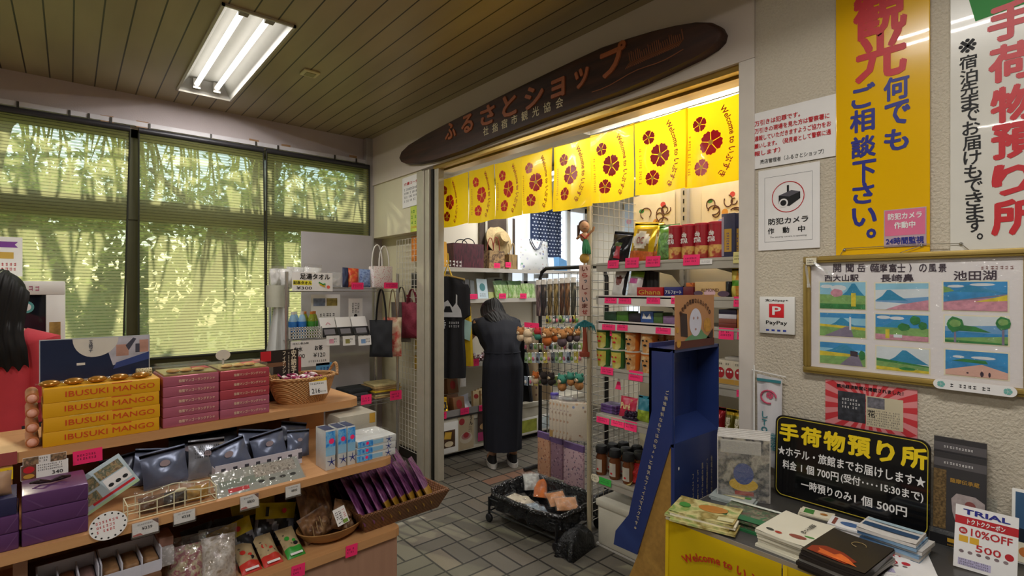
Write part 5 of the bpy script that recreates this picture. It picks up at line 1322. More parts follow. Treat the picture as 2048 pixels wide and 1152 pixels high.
# top: bags and pouches
for k,(px,w_,h_,mat_,lb) in enumerate(((676,.12,.12,None,'clear frosted bag standing beside the towel sign on the rack'),(697,.05,.16,M('navy_print_cloth','2c3350',.6,var=.3,scale=40),'narrow dark navy pouch standing on the rack top'),(713,.09,.155,mat_marble('orange_red_print',['d8682c','c83a2c','e8a048'],24,.4),'orange and red pouch standing on the rack top'),(736,.10,.15,mat_marble('blue_white_print',['2c4a8c','8aa0c8','24407c'],40,.5),'blue patterned pouch on the rack top beside the woven basket bag'))):
    o = thing('pouch',lb,'pouch',(rk(px),FRY + .06,1.506),0,None,rot=(R(-8),R(3),0));mb = MB(mat_ or FILM2);mb.pouch(w_,h_,.04,seed=k,crin=.25);obj('pouch_body',mb,o)
PLAIT = mat_spots('pink_white_plait','e8e0dc',['b8465a','d87a84','a83a50'],95,.28)
o = thing('plaited_bag','white and rose plaited basket bag with two tall white handles on the rack top','bag',(rk(769),FRY + .02,1.506))
mb = MB(PLAIT);mb.box(-.085,.085,0,.10,0,.175,.006);obj('bag_body',mb,o)
for y in (.008,.092):
    mb = MB(WHITEP);c = -.052 if y < .05 else .052
    mb.tube([(c - .045,y,.15)] + [(c + .045*math.cos(R(180 - 15*k)),y,.20 + .15*math.sin(R(15*k))) for k in range(13)] + [(c + .045,y,.15)],.0055,7);obj('handle',mb,o)
def ptag(px0,py0,px1,py1,Y,lb,mat=PINK,rot=None,group=None):
    a,b_ = PY(px0,py0,Y),PY(px1,py1,Y)
    t = thing('price_tag',lb,'price tag',((a.x + b_.x)/2,Y,b_.z),0,group,rot);pink_tag(t,abs(b_.x - a.x),abs(a.z - b_.z),px0,mat);return t
ptag(703,566,727,580,3.94,'hot pink tag on the rack top rail under the orange pouch');ptag(768,566,797,578,3.94,'hot pink tag on the rack top rail under the plaited bag')
# middle tier
ZM2 = SHZ[2] + .003
t = thing('plastic_basket','white slotted plastic basket of drinks on the rack','basket',(rk(613),FRY,ZM2))
mb = MB(WHITEP);w = .115
mb.box(-w,w,0,.16,0,.004);
for y in (0,.157):
    for k in range(13): x = -w + 2*w*k/12;mb.box(x - .004,x + .004,y,y + .003,0,.09)
    for z in (.0,.024,.046,.068,.083): mb.box(-w,w,y,y + .003,z,z + .008)
mb.box(-w,-w + .003,0,.16,0,.09);mb.box(w - .003,w,0,.16,0,.09);obj('basket_body',mb,t,smooth=False)
for k in range(6):
    blue = k < 3
    o = thing('drink_bottle','%s label drink bottle in the white basket, %s from the window side' % ('blue' if blue else 'green',ORD[k]),'bottle',(rk(590 + 9.5*k),FRY + .05 + .05*(k % 2),ZM2 + .005),0,'drink bottles in the white basket')
    mb = MB(M('bottle_clear_blue','8fb4d0',.15,var=.1) if blue else M('tea_green_liquid','7f8a2c',.15,var=.15));mb.lathe([(.001,0),(.028,0),(.03,.01),(.03,.13),(.02,.165),(.012,.18),(.001,.18)],14);obj('bottle_body',mb,o)
    mb = MB(M('label_blue','2f74c0',.4,var=.2,scale=30) if blue else M('label_green','3f8a34',.4,var=.25,scale=30));mb.lathe([(.0308,.05),(.0308,.125)],14);obj('label_sleeve',mb,o)
    mb = MB(WHITEP if blue else M('cap_orange','c8762c',.4));mb.lathe([(.0135,.178),(.0135,.198),(.001,.198)],12);obj('cap',mb,o)
a,b_ = PY(622,590,4.2),PY(680,640,4.2)
t = flat_card('photo_notice','white sheet with two landscape photos behind the drinks on the rack','notice',(a + b_)/2,b_.x - a.x,a.z - b_.z);w,h = (b_.x - a.x)/2,(a.z - b_.z)/2
mb = MB(M('landscape_photo','7a86a0',.5,var=.4,scale=30));mb.rect(-w*.85,-w*.05,.1*h,.7*h,-.002);mb.use(M('landscape_photo_gold','8a7a40',.5,var=.4,scale=30)).rect(.05*w,w*.8,.1*h,.7*h,-.002);obj('photo_print',mb,t,smooth=False);marks(t,-.4*w,.8*w,-.8*h,-.4*h,-.002,1,BLACK,3)
a,b_ = PY(697,598,4.15),PY(725,638,4.15)
t = flat_card('paper_notice','small white card of vertical writing over the black edged packs on the rack','notice',(a + b_)/2,b_.x - a.x,a.z - b_.z);w,h = (b_.x - a.x)/2,(a.z - b_.z)/2;marks(t,-.6*w,.6*w,-.4*h,.8*h,-.002,3,BLACK,5,vertical=True);mb = MB(BLACK);mb.disc(0,-.7*h,.25*w,-.002);obj('round_print',mb,t,smooth=False)
for k,(p0,p1) in enumerate(((646,678),(679,709),(710,741))):
    o = thing('towel_pack','flat white pack with a black lower half on the rack, %s from the drinks' % ORD[k],'pack',(rk((p0 + p1)/2),FRY + .01,ZM2 + .008),0,'black edged packs on the rack',rot=(R(-30),0,0));w = (rk(p1) - rk(p0))*.48
    mb = MB(WHITE);mb.box(-w,w,0,.012,.07,.165,.003);obj('towel',mb,o);mb = MB(M('black_card_tray','1e1d20',.4));mb.box(-w*1.04,w*1.04,-.002,.014,0,.075,.002);obj('black_sleeve',mb,o);mb = MB(M('grey_label_print','77747a',.4));mb.rect(-w*.7,w*.7,.015,.06,-.003);obj('sleeve_print',mb,o,smooth=False)
    if k == 0: mb = MB(M('pink_doodle','d87a94',.5));mb.tube([(-w*.3,-.001,.10),(0,-.001,.12),(w*.3,-.001,.10)],.003,4);obj('pink_doodle',mb,o)
    c = PY((p0 + p1)/2 + 4,682,3.94);q = flat_card('price_card','small white picture card hung under the black edged packs, %s from the drinks' % ORD[k],'price card',c,w*1.7,.075,group='picture cards under the black edged packs',rot=(R(-6),R(1 - k),0))
    mb = MB(M(('mini_pink','mini_olive','mini_blue')[k],('d89aac','8a8448','7a9cc8')[k],.5,var=.2));mb.rect(-w*.5,w*.1,-.022,.012,-.002);obj('picture_print',mb,q,smooth=False);marks(q,w*.15,w*.75,-.02,.02,-.002,2,BLACK,k + 3)
a,b_ = PY(581,684,3.94),PY(659,730,3.94)
t = flat_card('price_sign','white sign pricing water and tea under the drinks basket','sign',(a + b_)/2,b_.x - a.x,a.z - b_.z);w,h = (b_.x - a.x)/2,(a.z - b_.z)/2
text('お水',t,BLACK,(-.62*w,-.002,.38*h),w*.42,h*.4,.03);text('お茶',t,BLACK,(.42*w,-.002,.38*h),w*.42,h*.4,.03)
text('¥100',t,BLACK,(-.60*w,-.002,-.16*h),w*.62,h*.34,.008);text('¥120',t,BLACK,(.46*w,-.002,-.16*h),w*.62,h*.34,.008);text('冷たい飲み物',t,BLACK,(-.5*w,-.002,.8*h),w*.8,h*.16,.01);marks(t,-.1*w,.95*w,-.75*h,-.5*h,-.002,1,BLACK,3)
a,b_ = PY(632,728,3.94),PY(664,748,3.94);t = flat_card('sales_card','small blue card under the water and tea sign','card',(a + b_)/2,b_.x - a.x,a.z - b_.z,mat=M('sky_blue_card','5a9ac8',.5));marks(t,-.03,.05,-.02,.02,-.002,1,NAVY,3)
# lower tier: folded cloths and packs
ZL = SHZ[1] + .004
for k,(px,c,lb) in enumerate(((680,'2c2c30','folded black cloth on the lower rack shelf, lowest'),(690,'3a3b40','folded charcoal cloth on the lower rack shelf, on the black one'),(704,'26282c','small folded black cloth topping the dark pile on the rack'))):
    o = thing('folded_cloth',lb,'cloth',(rk(px + 22,4.0),4.02 + .01*k,ZL + .03*k),.1*k - .1);mb = MB(M('cloth_' + c,c,.85,var=.3,scale=30));mb.box(-.15 + .02*k,.12,0,.22,0,.03,.008);obj('cloth',mb,o)
PKC = ['a88a5c','b8a878','5c5040','c8a82c','c4b41c']
for k in range(7):
    o = thing('snack_pack','flat pack in the pile on the lower rack shelf, %s' % fromtop(k,7),'packet',(rk(775,4.02) + .006*math.sin(k*2),3.99,ZL + .016*k),.08*math.sin(k*3),'flat packs on the lower rack shelf');mb = MB(M('pack_%d' % (k % 5),PKC[4 if k > 4 else k % 4],.4,var=.25,scale=30));mb.box(-.13,.11,0,.24,0,.0155,.005);obj('pack_body',mb,o)
ptag(722,792,743,808,3.938,'hot pink tag on the lower rack rail under the dark cloths');ptag(780,784,803,799,3.938,'hot pink tag on the lower rack rail under the flat packs')
# bags hanging on the end of the rack
def tote(name,label,x,y,ztop,w,h,t_,mat_,handle,rz,strap=.16,zone=None,seed=1):
    o = thing(name,label,'bag',(x,y,ztop - h - strap),rz)
    mb = MB(mat_);mb.pouch(w,h,t_,zone,12,14,seed=seed,fin=.02,crin=.3);obj('bag_body',mb,o)
    for s in (-1,1):
        mb = MB(handle);mb.grid(lambda u,v: (-w*.22 + w*.44*v + (u - .5)*.004,s*.008 + (u - .5)*.022*s,h*.97 + strap*math.sin(math.pi*v) ** .7),2,14);obj('handle',mb,o)
    return o
BLKC = M('black_canvas','232428',.85,var=.1,scale=30)
tote('tote_bag','black canvas tote hanging from the rack end',rk(762,3.9),3.90,1.50,.20,.30,.05,BLKC,BLKC,R(-50),.26)
FLOR = mat_marble('red_cream_floral',['c8b494','b83a34','d8c8a8','a88a64'],9,.8);TAN = M('tan_strap','b09878',.7)
tote('tote_bag','red and cream patterned tote hanging beside the black one',rk(785,3.88),3.88,1.50,.15,.32,.05,FLOR,TAN,R(-40),.24,seed=3)
GRYC = M('grey_brown_canvas','6e665e',.85,var=.15,scale=20)
tote('tote_bag','grey brown cloth bag hanging behind the red patterned tote',rk(800,4.0),3.98,1.52,.18,.34,.05,GRYC,GRYC,R(-50),.14,seed=4)
MAR = M('maroon_quilt','7a2436',.75,var=.2,scale=14,bump=.4)
tote('tote_bag','maroon soft bag hanging nearest the door frame, sagging',rk(824,3.86),3.86,1.50,.20,.30,.09,MAR,MAR,R(-60),.12,seed=5)
tote('tote_bag','second maroon soft bag hanging behind the sagging one',rk(826,4.05),4.02,1.54,.17,.34,.07,MAR,MAR,R(-60),.10,seed=6)
# polythene and cloth at the rack's window side
o = thing('hanging_cloth','long white cloth hanging at the window side of the rack','cloth',(rk(560,4.02),4.02,1.42),R(-15));mb = MB(M('white_thin_cloth','d0d2d0',.8,var=.04));mb.grid(lambda u,v: ((u - .5)*(.06 + .20*v),.025*math.sin(u*14)*(.3 + v),-.62*v),18,10);obj('cloth',mb,o);mb = MB(GREENINK);mb.disc(-.04,-.58,.012,-.03);mb.disc(.0,-.59,.009,-.03);obj('green_print',mb,o,smooth=False)
o = thing('hanging_cloth','pale grey cloth flap hanging under the towels on the rack','cloth',(rk(556,4.0),4.0,1.52),R(-5));mb = MB(M('pale_grey_cloth','b8b8a8',.8));mb.grid(lambda u,v: ((u - .5)*.16,.012*math.sin(u*9),-.16*v),10,6);obj('cloth',mb,o)

# wire grid between rack and door, with goods
def wire_grid(mb,fn,w,h,step,r=.0022):
    nx,nz = int(w/step),int(h/step)
    for k in range(nx + 1): mb.tube([fn(w*k/nx,0),fn(w*k/nx,h)],r,4)
    for k in range(nz + 1): mb.tube([fn(0,h*k/nz),fn(w,h*k/nz)],r,4)
t = thing('grid_rack','white wire grid panel on the wall under the cream panel by the door frame','grid panel',(2.20,4.15,.12),R(-90));mb = MB(M('white_grid_wire','d0ccc0',.4));wire_grid(mb,lambda a,b: (a,0,b),.45,1.80,.05);obj('grid',mb,t)
for k,(y,z,c,lb) in enumerate(((3.86,1.72,'d8822c','orange cloth pouch pinned behind the white wire grid'),(3.80,.98,'c8a83c','gold foil packet hanging low on the white wire grid'),(3.82,.80,'b8942c','gold foil packet at the bottom of the white wire grid'),(3.86,1.50,'3c3c34','dark patterned packet hanging on the white wire grid'))):
    o = thing('hanging_packet',lb,'packet',(2.235,y,z),R(-90));mb = MB(M('hang_' + c,c,.35,var=.3,scale=25));mb.pouch(.20,.22 if k == 0 else .13,.03,seed=k);obj('packet_body',mb,o);mb = MB(CHROME);mb.tube([(0,0,.22 if k == 0 else .13),(0,-.03,.235 if k == 0 else .145)],.002,5);obj('hook',mb,o)

# ================================================================ shop: shelves along the back wall
SHF = M('grey_white_shelf','bdb8b0',.45,var=.03)
t = thing('shop_shelf_unit','grey wall shelving at the back of the shop, seen past the woman','shelf unit',(2.36,4.45,0))
for z,d in ((1.69,.36),(1.39,.38),(.79,.48)):
    mb = MB(SHF);mb.box(.02,2.2,-d,0,z - .022,z,.003);mb.box(.02,2.2,-d - .008,-d,z - .034,z + .006);obj('shelf_board',mb,t,smooth=False)
for x in (.4,1.05,1.75):
    mb = MB(STEEL);mb.box(x - .015,x + .015,-.02,0,.4,2.4);obj('upright',mb,t,smooth=False)
    for z in (1.66,1.36,.76): mb = MB(STEEL);mb.prism([(-.0,z),(-.0,z - .09),(.0001,z - .09),(.0001,z)],0,0.001);mb.slab([(x - .004,-.25),(x + .004,-.25),(x + .004,0),(x - .004,0)],z - .05,z);obj('bracket',mb,t,smooth=False)
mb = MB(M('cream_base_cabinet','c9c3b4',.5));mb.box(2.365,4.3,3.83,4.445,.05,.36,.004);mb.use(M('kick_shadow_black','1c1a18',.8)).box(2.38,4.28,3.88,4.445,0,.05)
mb.use(M('cream_base_cabinet'));mb.box(2.36,4.3,3.815,3.83,.315,.36,.003);mb.box(2.36,4.3,3.815,3.83,.05,.075)
o = obj('base_cabinet',mb,smooth=False);tag(o,'long cream base cabinet with posters along the shop back wall','cabinet')
mb = MB(M('dark_tray_lip','2c2a2a',.5));mb.box(2.37,3.2,3.80,4.2,.36,.375);mb.use(M('grey_tray_lip','8a8684',.5)).box(2.37,3.2,3.80,3.808,.375,.43)
o = obj('sales_tray',mb,smooth=False);tag(o,'dark tray with a grey lip on the base cabinet, holding boxes','tray')
def sy(px,Y): return PY(px,577,Y).x
# posters on the cabinet front
t = thing('framed_photo','white framed food photo on the base cabinet by the door frame','picture',(sy(897,3.81),3.812,.06));mb = MB(WHITEP);mb.box(-.11,.10,-.008,0,.0,.27,.003);obj('frame',mb,t);mb = MB(M('food_photo_dark','4a3424',.4,var=.5,scale=14));mb.rect(-.07,.065,.05,.2,-.0088);mb.use(M('cake_yellow','c8a040',.4,var=.2)).pxz([(-.05,.13),(.02,.12),(.03,.18),(-.04,.19)],-.0092);mb.use(M('cake_cream','d0c0a0',.4,var=.2)).disc(.0,.08,.045,-.0092,.025);obj('photo',mb,t,smooth=False)
t = thing('poster','beige noodle poster with a red disc on the base cabinet','poster',(sy(932,3.81),3.812,.06));mb = MB(M('poster_beige','b8a688',.5,var=.05));mb.box(-.085,.085,-.002,0,0,.30);obj('sheet',mb,t,smooth=False)
mb = MB(M('poster_red','a8343a',.5));mb.disc(-.045,.25,.03,-.003);mb.disc(0,.125,.03,-.0042,.025);mb.use(M('poster_bowl_white','c8bca8',.5)).disc(0,.10,.07,-.003,.05);mb.use(M('poster_rose','b07a78',.5)).disc(0,.115,.05,-.0036,.03);obj('bowl_print',mb,t,smooth=False);text('うん',t,BLACK,(.055,-.003,.25),.035,.09,.03,vertical=True);marks(t,.03,.07,.14,.2,-.003,3,BLACK,4)
t = thing('poster','dark sweet poster with a magenta foot on the base cabinet by the woman','poster',(sy(968,3.81),3.812,.06));mb = MB(M('poster_dark','4a3430',.5,var=.4,scale=14));mb.box(-.07,.09,-.002,0,.04,.30);mb.use(M('poster_magenta','b03a70',.5)).rect(-.07,.09,.04,.12,-.003);mb.use(M('poster_bun','c8a070',.5)).disc(0,.17,.05,-.003,.03);obj('sheet',mb,t,smooth=False)
for px,c,lb in ((1058,'9aa040','yellow green framed picture low on the base cabinet beyond the woman'),(1095,'b8c4c8','pale framed card low on the base cabinet beyond the green picture')):
    t = thing('framed_photo',lb,'picture',(sy(px,3.81),3.812,.06));mb = MB(WHITEP);mb.box(-.14,.13,-.008,0,0,.16,.003);obj('frame',mb,t);mb = MB(M('pic_' + c,c,.4,var=.3));mb.rect(-.11,.10,.02,.14,-.0088);obj('photo',mb,t,smooth=False)
# goods in the tray
def ything(name,label,cat,px,Y,z,group=None,rz=0,rot=None): return thing(name,label,cat,(sy(px,Y),Y,z),rz,group,rot)
o = ything('gold_pack','glossy gold foil pack in the dark tray by the door frame','packet',888,3.84,.38,rot=(R(-24),R(6),0));mb = MB(M('gold_foil','d8a81c',.18,metal=.5,var=.2,scale=30));mb.pouch(.11,.17,.05,seed=4,crin=.5);obj('pack_body',mb,o);mb = MB(BLACK);mb.rect(-.025,.025,.05,.12,-.026);obj('label_print',mb,o,smooth=False)
BRB = M('brown_card_box','8a5e3a',.55,var=.06);RDISC = M('red_disc_print','a8302c',.5)
for k,(px,Y,z,lb) in enumerate(((880,4.0,.38,'brown box with a red disc at the rear of the tray by the door frame'),(908,4.0,.38,'brown box with a red disc at the rear of the tray, second along'),(920,3.86,.38,'brown box with a red disc at the front of the tray beside the white flap'),(907,4.02,.525,'brown box with a red disc topping the rear pile'))):
    o = ything('sweet_box',lb,'box',px,Y,z,'brown boxes with red discs',rot=(R(-10),0,0));mb = MB(BRB);mb.box(-.06,.06,0,.07,0,.14,.002);obj('box_body',mb,o);mb = MB(RDISC);mb.disc(0,.075,.03,-.001,.04);obj('disc_print',mb,o,smooth=False)
o = ything('white_flap','white folded card flap standing in the tray','card',938,3.88,.38,rot=(R(-20),R(-10),0));mb = MB(M('shiny_white_card','d8dce8',.25));mb.grid(lambda u,v: ((u - .5)*.11,.04*math.sin(math.pi*v),v*.15),4,8);obj('card',mb,o)
for k in range(4):
    o = ything('noodle_pack','cream pack with a red disc in the tray row, %s from the white flap' % ORD[k],'packet',953 + 6*k,3.86 + .03*k,.38,'cream packs with red discs',rot=(R(-14),0,R(-30)));mb = MB(M('cream_pack','c8b48c',.5,var=.1));mb.box(-.045,.045,0,.02,0,.17,.003);obj('pack_body',mb,o);mb = MB(RDISC);mb.disc(0,.12,.022,-.001);obj('disc_print',mb,o,smooth=False);mb = MB(M('pack_stripe','8a6a3c',.5));mb.rect(-.044,-.028,.0,.17,-.001);mb.rect(.028,.044,0,.17,-.001);obj('stripe_print',mb,o,smooth=False)
PT = 'hot pink price tag on the tray lip, %s from the door frame'
for k,(a,b_,c,d) in enumerate(((878,827,893,838),(921,818,938,828),(958,812,968,822))): ptag(a,b_,c,d,3.795,PT % ORD[k],group='pink tags on the tray lip')
# shelf at .79: dark goods
for k in range(9):
    o = ything('foil_sweet','dark foil wrapped sweet on the lower back shelf, %s from the door side' % ORD[k],'sweet',905 + 8*k,3.99 + .05*(k % 3),.792,'dark foil sweets on the lower back shelf');mb = MB(mat_marble('dark_foil_mix',['2a1a1c','6a3a3c','8a8084','3a2a34'],40,.25,.3));mb.pouch(.075,.055 + .01*(k % 3),.05,seed=k,crin=.6);obj('sweet_body',mb,o)
ptag(923,722,937,733,3.955,'bright green price tag on the lower back shelf edge',mat=M('green_card','3fb84a',.7));ptag(937,720,958,732,3.955,'hot pink price tag beside the green one on the lower back shelf edge')
o = ything('bag_pouch','white paper bag hanging under the lower back shelf','bag',926,3.98,.58);mb = MB(WHITE);mb.pouch(.07,.16,.02,seed=3);obj('bag_body',mb,o)
# shelf at 1.39
for k,(px,w,h,c,lb) in enumerate(((936,.05,.20,'5a5a5c','grey booklet leaning at the door end of the middle back shelf'),(946,.05,.19,'6a6f70','second grey booklet leaning on the middle back shelf'),(967,.13,.205,'c4d8e4','pale blue and white card standing on the middle back shelf'),(986,.10,.07,'a8b070','low pale green pack in front of the pale blue card'))):
    o = ything('card_pack',lb,'packet',px,4.14,1.391,rot=(R(-12),R(5 if k < 2 else 2),0));mb = MB(M('cardc_' + c,c,.5,var=.08));mb.box(-w/2,w/2,0,.01,0,h,.001);obj('card',mb,o,smooth=False)
    if k == 2: mb = MB(M('teal_print','4a8a90',.5));mb.disc(0,.12,.035,-.001,.04);obj('motif_print',mb,o,smooth=False);marks(o,-.04,.04,.02,.06,-.001,2,GREYINK,2)
GRP = mat_marble('green_white_pack',['e0e0d0','6a9a3c','c8d8a8','4a7a34'],18,.3,stretch=(1,1,.4));GRD = M('dark_green_pack_top','3c5c30',.35,var=.2)
for k,px in enumerate((1000,1013,1026,1040,1053,1064)):
    o = ything('tea_pack','green and white tea pack on the middle back shelf, %s from the pale blue card' % ORD[k],'packet',px,4.12 + .02*(k % 2),1.391,'green tea packs on the middle back shelf',rot=(R(-12),R(4*(k % 3) - 4),0));mb = MB();mb.pouch(.11,.19 if k < 4 else .16,.03,lambda a,b: GRD if (b > .75 and k < 4) else GRP,seed=k);obj('pack_body',mb,o)
for k,(a,b_,c,d) in enumerate(((937,589,955,599),(998,588,1012,598),(1040,588,1053,598))): ptag(a,b_,c,d,4.05,'hot pink price tag on the middle back shelf edge, %s from the t-shirt' % ORD[k],group='pink tags on the middle back shelf')
o = ything('wall_clock_photo','small dark square picture on the wall above the tea packs','picture',996,4.44,1.46);mb = MB(M('dark_square','2a2624',.4));mb.box(-.05,.05,-.01,0,0,.14,.002);obj('frame',mb,o);mb = MB(M('dark_red_round','6a3030',.4));mb.disc(0,.08,.03,-.011);obj('photo',mb,o,smooth=False)
# shelf at 1.69: bags
BSK1 = mat_marble('maroon_black_plait',['2a1620','5c2230','3a1a24','6a2a38'],30,.35,stretch=(1,1,.25));BSK2 = mat_marble('brown_cream_plait',['3c2a1c','a88a5c','4a3424','b89a6c'],16,.5)
def box_bag(label,px,Y,w,h,d,mat_,handles=True,hm=None,hh=.09):
    o = ything('woven_bag',label,'bag',px,Y,1.692);mb = MB(mat_);
    mb.slab([(-w/2,0),(w/2,0),(w/2,d),(-w/2,d)],0,h);obj('bag_body',mb,o,smooth=False)
    if handles:
        for y in (.01,d - .01): mb = MB(hm or DARK);mb.tube([(-w*.2,y,h - .01)] + [(w*.2*math.cos(R(180 - 20*k)),y,h + hh*math.sin(R(20*k))) for k in range(10)] + [(w*.2,y,h - .01)],.005,6);obj('handle',mb,o)
    return o
box_bag('wide maroon and black woven bag on the top back shelf',938,4.13,.36,.24,.14,BSK1,hh=.05)
box_bag('brown and cream diagonal woven bag on the top back shelf',994,4.15,.20,.19,.12,BSK2,hm=M('red_leather','8a3428',.5),hh=.14)
box_bag('small brown striped woven bag beside the white patterned tote',1027,4.15,.12,.16,.10,mat_marble('brown_tan_stripe',['5a4428','9c8050','4a3820'],22,.5,stretch=(1.5,1,.2)),hm=M('tan_rope','a08860',.7),hh=.12)
o = ything('white_patterned_tote','large white tote with pale floral prints leaning on the top back shelf','bag',1070,4.15,1.694,rot=(R(-8),R(3),0));mb = MB(mat_spots('white_floral_cloth','d4d8dc',['d4d8dc','8a90b8','b0a078','d4d8dc','7aa890','c8a0a8'],22,.32));mb.pouch(.44,.34,.08,nu=14,nv=14,fin=.02,seed=2);obj('bag_body',mb,o)
for s in (-1,1): mb = MB(M('grey_cord_handle','5a6070',.6));mb.tube([(-.09 + .02*k,s*.012 - .045,.33 - .11*math.sin(R(20*k))) for k in range(10)],.006,6);obj('handle',mb,o)
o = ything('blue_box','small sky blue open box at the far end of the top back shelf','box',1126,4.14,1.692);mb = MB(M('sky_blue_box','6aa4dc',.45));mb.prism([(-.06,0),(.07,0),(.06,.12),(-.07,.16)],0,.08);obj('box_body',mb,o,smooth=False)
o = ything('yellow_sign','yellow sign board standing by the door end of the top back shelf','sign',884,4.13,1.692);mb = MB(M('amber_board','e0a83c',.5,var=.06));mb.prism([(-.06,0),(.07,0),(.05,.24),(-.07,.26)],0,.01);obj('board',mb,o,smooth=False);marks(o,-.03,.02,.05,.22,-.001,1,M('brown_ink','7a4a1c',.5),4,vertical=True)
o = ything('sun_hat','tan sun hat hung high above the woven bags','hat',1000,4.36,2.02,rot=(R(70),0,0));mb = MB(M('tan_straw','a08c64',.8,var=.2,scale=40));mb.lathe([(.001,.09),(.06,.09),(.08,.05),(.085,0),(.17,-.02),(.17,-.015),(.09,.006),(.001,.08)],24);obj('hat_body',mb,o)
o = ything('dark_cloth_panel','dark brown cloth hung on the wall behind the hat','cloth',1000,4.43,1.86);mb = MB(M('dark_brown_cloth','3c3028',.8,var=.15));mb.grid(lambda u,v: ((u - .5)*.56,.01*math.sin(u*14),v*.42),12,6);obj('cloth',mb,o)
o = ything('indigo_curtain','indigo curtain with rows of white dashes hung in the shop window','curtain',1092,4.37,1.86)
mb = MB(M('indigo_cloth','2c3a5c',.7,var=.1));w = .50;mb.grid(lambda u,v: ((u - .5)*w,.012*math.sin(u*22),v*.58),24,6);obj('cloth',mb,o)
mb = MB(M('white_dash_print','c8d0e0',.6))
for r_ in range(14):
    for q in range(10): x = -w/2 + .03 + q*.049 + (.024 if r_ % 2 else 0);mb.rect(x - .012,x + .012,.03 + r_*.04,.044 + r_*.04,-.014)
obj('dash_print',mb,o,smooth=False)
for k,(a,b_,c,d) in enumerate(((988,527,1000,537),(1011,525,1022,536))): ptag(a,b_,c,d,4.07,'hot pink price tag on the top back shelf edge, %s from the maroon bag' % ORD[k],group='pink tags on the top back shelf')
o = ything('letter_sign','row of white paper letters along the top back shelf edge','sign',906,4.06,1.70);marks(o,-.15,.14,.0,.06,-.001,1,WHITE,3,name='paper_letters',fill=1.0)
# pale floral panel at the far window
o = thing('floral_curtain','pale blue curtain with pink flowers at the far shop window','curtain',(5.0,3.42,1.35),R(-90));mb = MB(mat_spots('pale_blue_floral','c4d4e4',['c4d4e4','c4d4e4','d88aa8','c4d4e4','8ab0b8'],7,.22));mb.grid(lambda u,v: ((u - .5)*.8,.02*math.sin(u*16),v*1.15),20,6);obj('cloth',mb,o)

# ---------------------------------------------------------------- t-shirt on a hanger
t = thing('hanging_tshirt','long black t-shirt with a white mountain print hanging inside the doorway','t-shirt',(2.40,3.65,1.60),R(-50))
TEE = M('black_cotton','1d1c20',.9,var=.12,scale=12)
pr = [(0.07,.0),(.16,-.025),(.235,-.10),(.255,-.33),(.20,-.36),(.185,-.22),(.185,-.55),(.18,-.84)]
mb = MB(TEE)
for s in (1,-1):
    def tee(u,v):
        zz = -.005 - .84*v;
        if v < .10: ww = .13 + .06*(v/.10)
        elif v < .42: ww = .19 + .010*(v - .1)/.32
        else: ww = .152 + .008*math.sin(v*9)
        return ((u - .5)*2*ww,s*(-.045*math.sqrt(max(0,1 - (2*u - 1) ** 2))*(1 + .25*math.sin(u*19 + v*2)) - .002),zz - (.03*(abs(2*u - 1)) if v < .05 else 0))
    mb.grid(tee,22,26)
obj('shirt_body',mb,t)
TW = M('white_screen_print','c4c4c8',.6)
mb = MB(TW);mb.pxz([(-.10,-.34),(.14,-.34),(.13,-.28),(.09,-.22),(.06,-.26),(.02,-.20),(-.05,-.24)],-.056);mb.use(TEE).pxz([(-.02,-.30),(.06,-.30),(.04,-.25),(.0,-.25)],-.057);mb.use(TW).pxz([(.085,-.29),(.10,-.29),(.10,-.16),(.09,-.15)],-.0575);obj('mountain_print',mb,t,smooth=False)
text('香',t,TW,(-.03,-.057,-.40),.07,.07,.03);marks(t,.03,.13,-.43,-.37,-.057,2,TW,3)
mb = MB(M('yellow_cord','d8b020',.6));mb.tube([(-.03,0,.0),(0,0,.10),(.035,0,.0)],.008,6);mb.tube([(.01,0,.1),(0,0,.19)],.006,6);obj('hanger_cord',mb,t)
mb = MB(M('bamboo_hanger','b89a5c',.5));mb.tube([(-.15,0,-.03),(0,0,.005),(.15,0,-.03)],.008,6);obj('hanger',mb,t)
o = thing('yellow_shirt','yellow shirt hanging behind the black t-shirt','t-shirt',(2.58,3.74,1.34),R(-30));mb = MB(M('yellow_cotton','d8b41c',.8,var=.1));mb.grid(lambda u,v: ((u - .5)*(.2 + .05*v),.02*math.sin(u*12),-.52*v),12,8);obj('cloth',mb,o);mb = MB(M('pale_teal_print','a8c8c0',.6));mb.pxz([(.02,-.10),(.11,-.14),(.09,-.3),(.0,-.26)],-.024);obj('picture_print',mb,o,smooth=False)
# ================================================================ snack shelving just inside the doorway (faces the room)
RX = 2.35
RZ = (1.643,1.455,1.31,1.04,.765,.40)
t = thing('snack_shelf','tall grey steel shelving of snacks inside the doorway, beside the white post','shelf unit',(RX,1.0,0),R(-90))
def rl(y): return 1.0 - y                    # local x along the shelf for a world y
xa,xb = rl(2.00),rl(0.75)
for k,z in enumerate(RZ):
    mb = MB(STEEL);mb.box(xa,xb,.012,.36,z - .02,z);mb.box(xa,xb,0,.012,z - .05,z + .003,.002);mb.box(xa,xb,-.004,.0,z - .012,z - .004);obj('shelf_board',mb,t,smooth=False)
for x in (xa + .32,rl(1.30),xb - .02):
    mb = MB(STEEL);mb.box(x - .02,x + .02,.41,.44,0,2.35);mb.use(DARK);[mb.box(x - .004,x + .004,.408,.41,.1 + .05*k,.125 + .05*k) for k in range(44)];obj('upright',mb,t,smooth=False)
    for z in RZ[:5]:
        mb = MB(STEEL);T0 = mb.T;mb.T = Matrix.Translation((x,.41,0)) @ Matrix.Rotation(R(90),4,'Z');mb.prism([(0,z - .02),(-.36,z - .02),(-.34,z - .045),(-.12,z - .07),(-.03,z - .13),(0,z - .13)],-.002,.002);obj('bracket',mb,t,smooth=False)
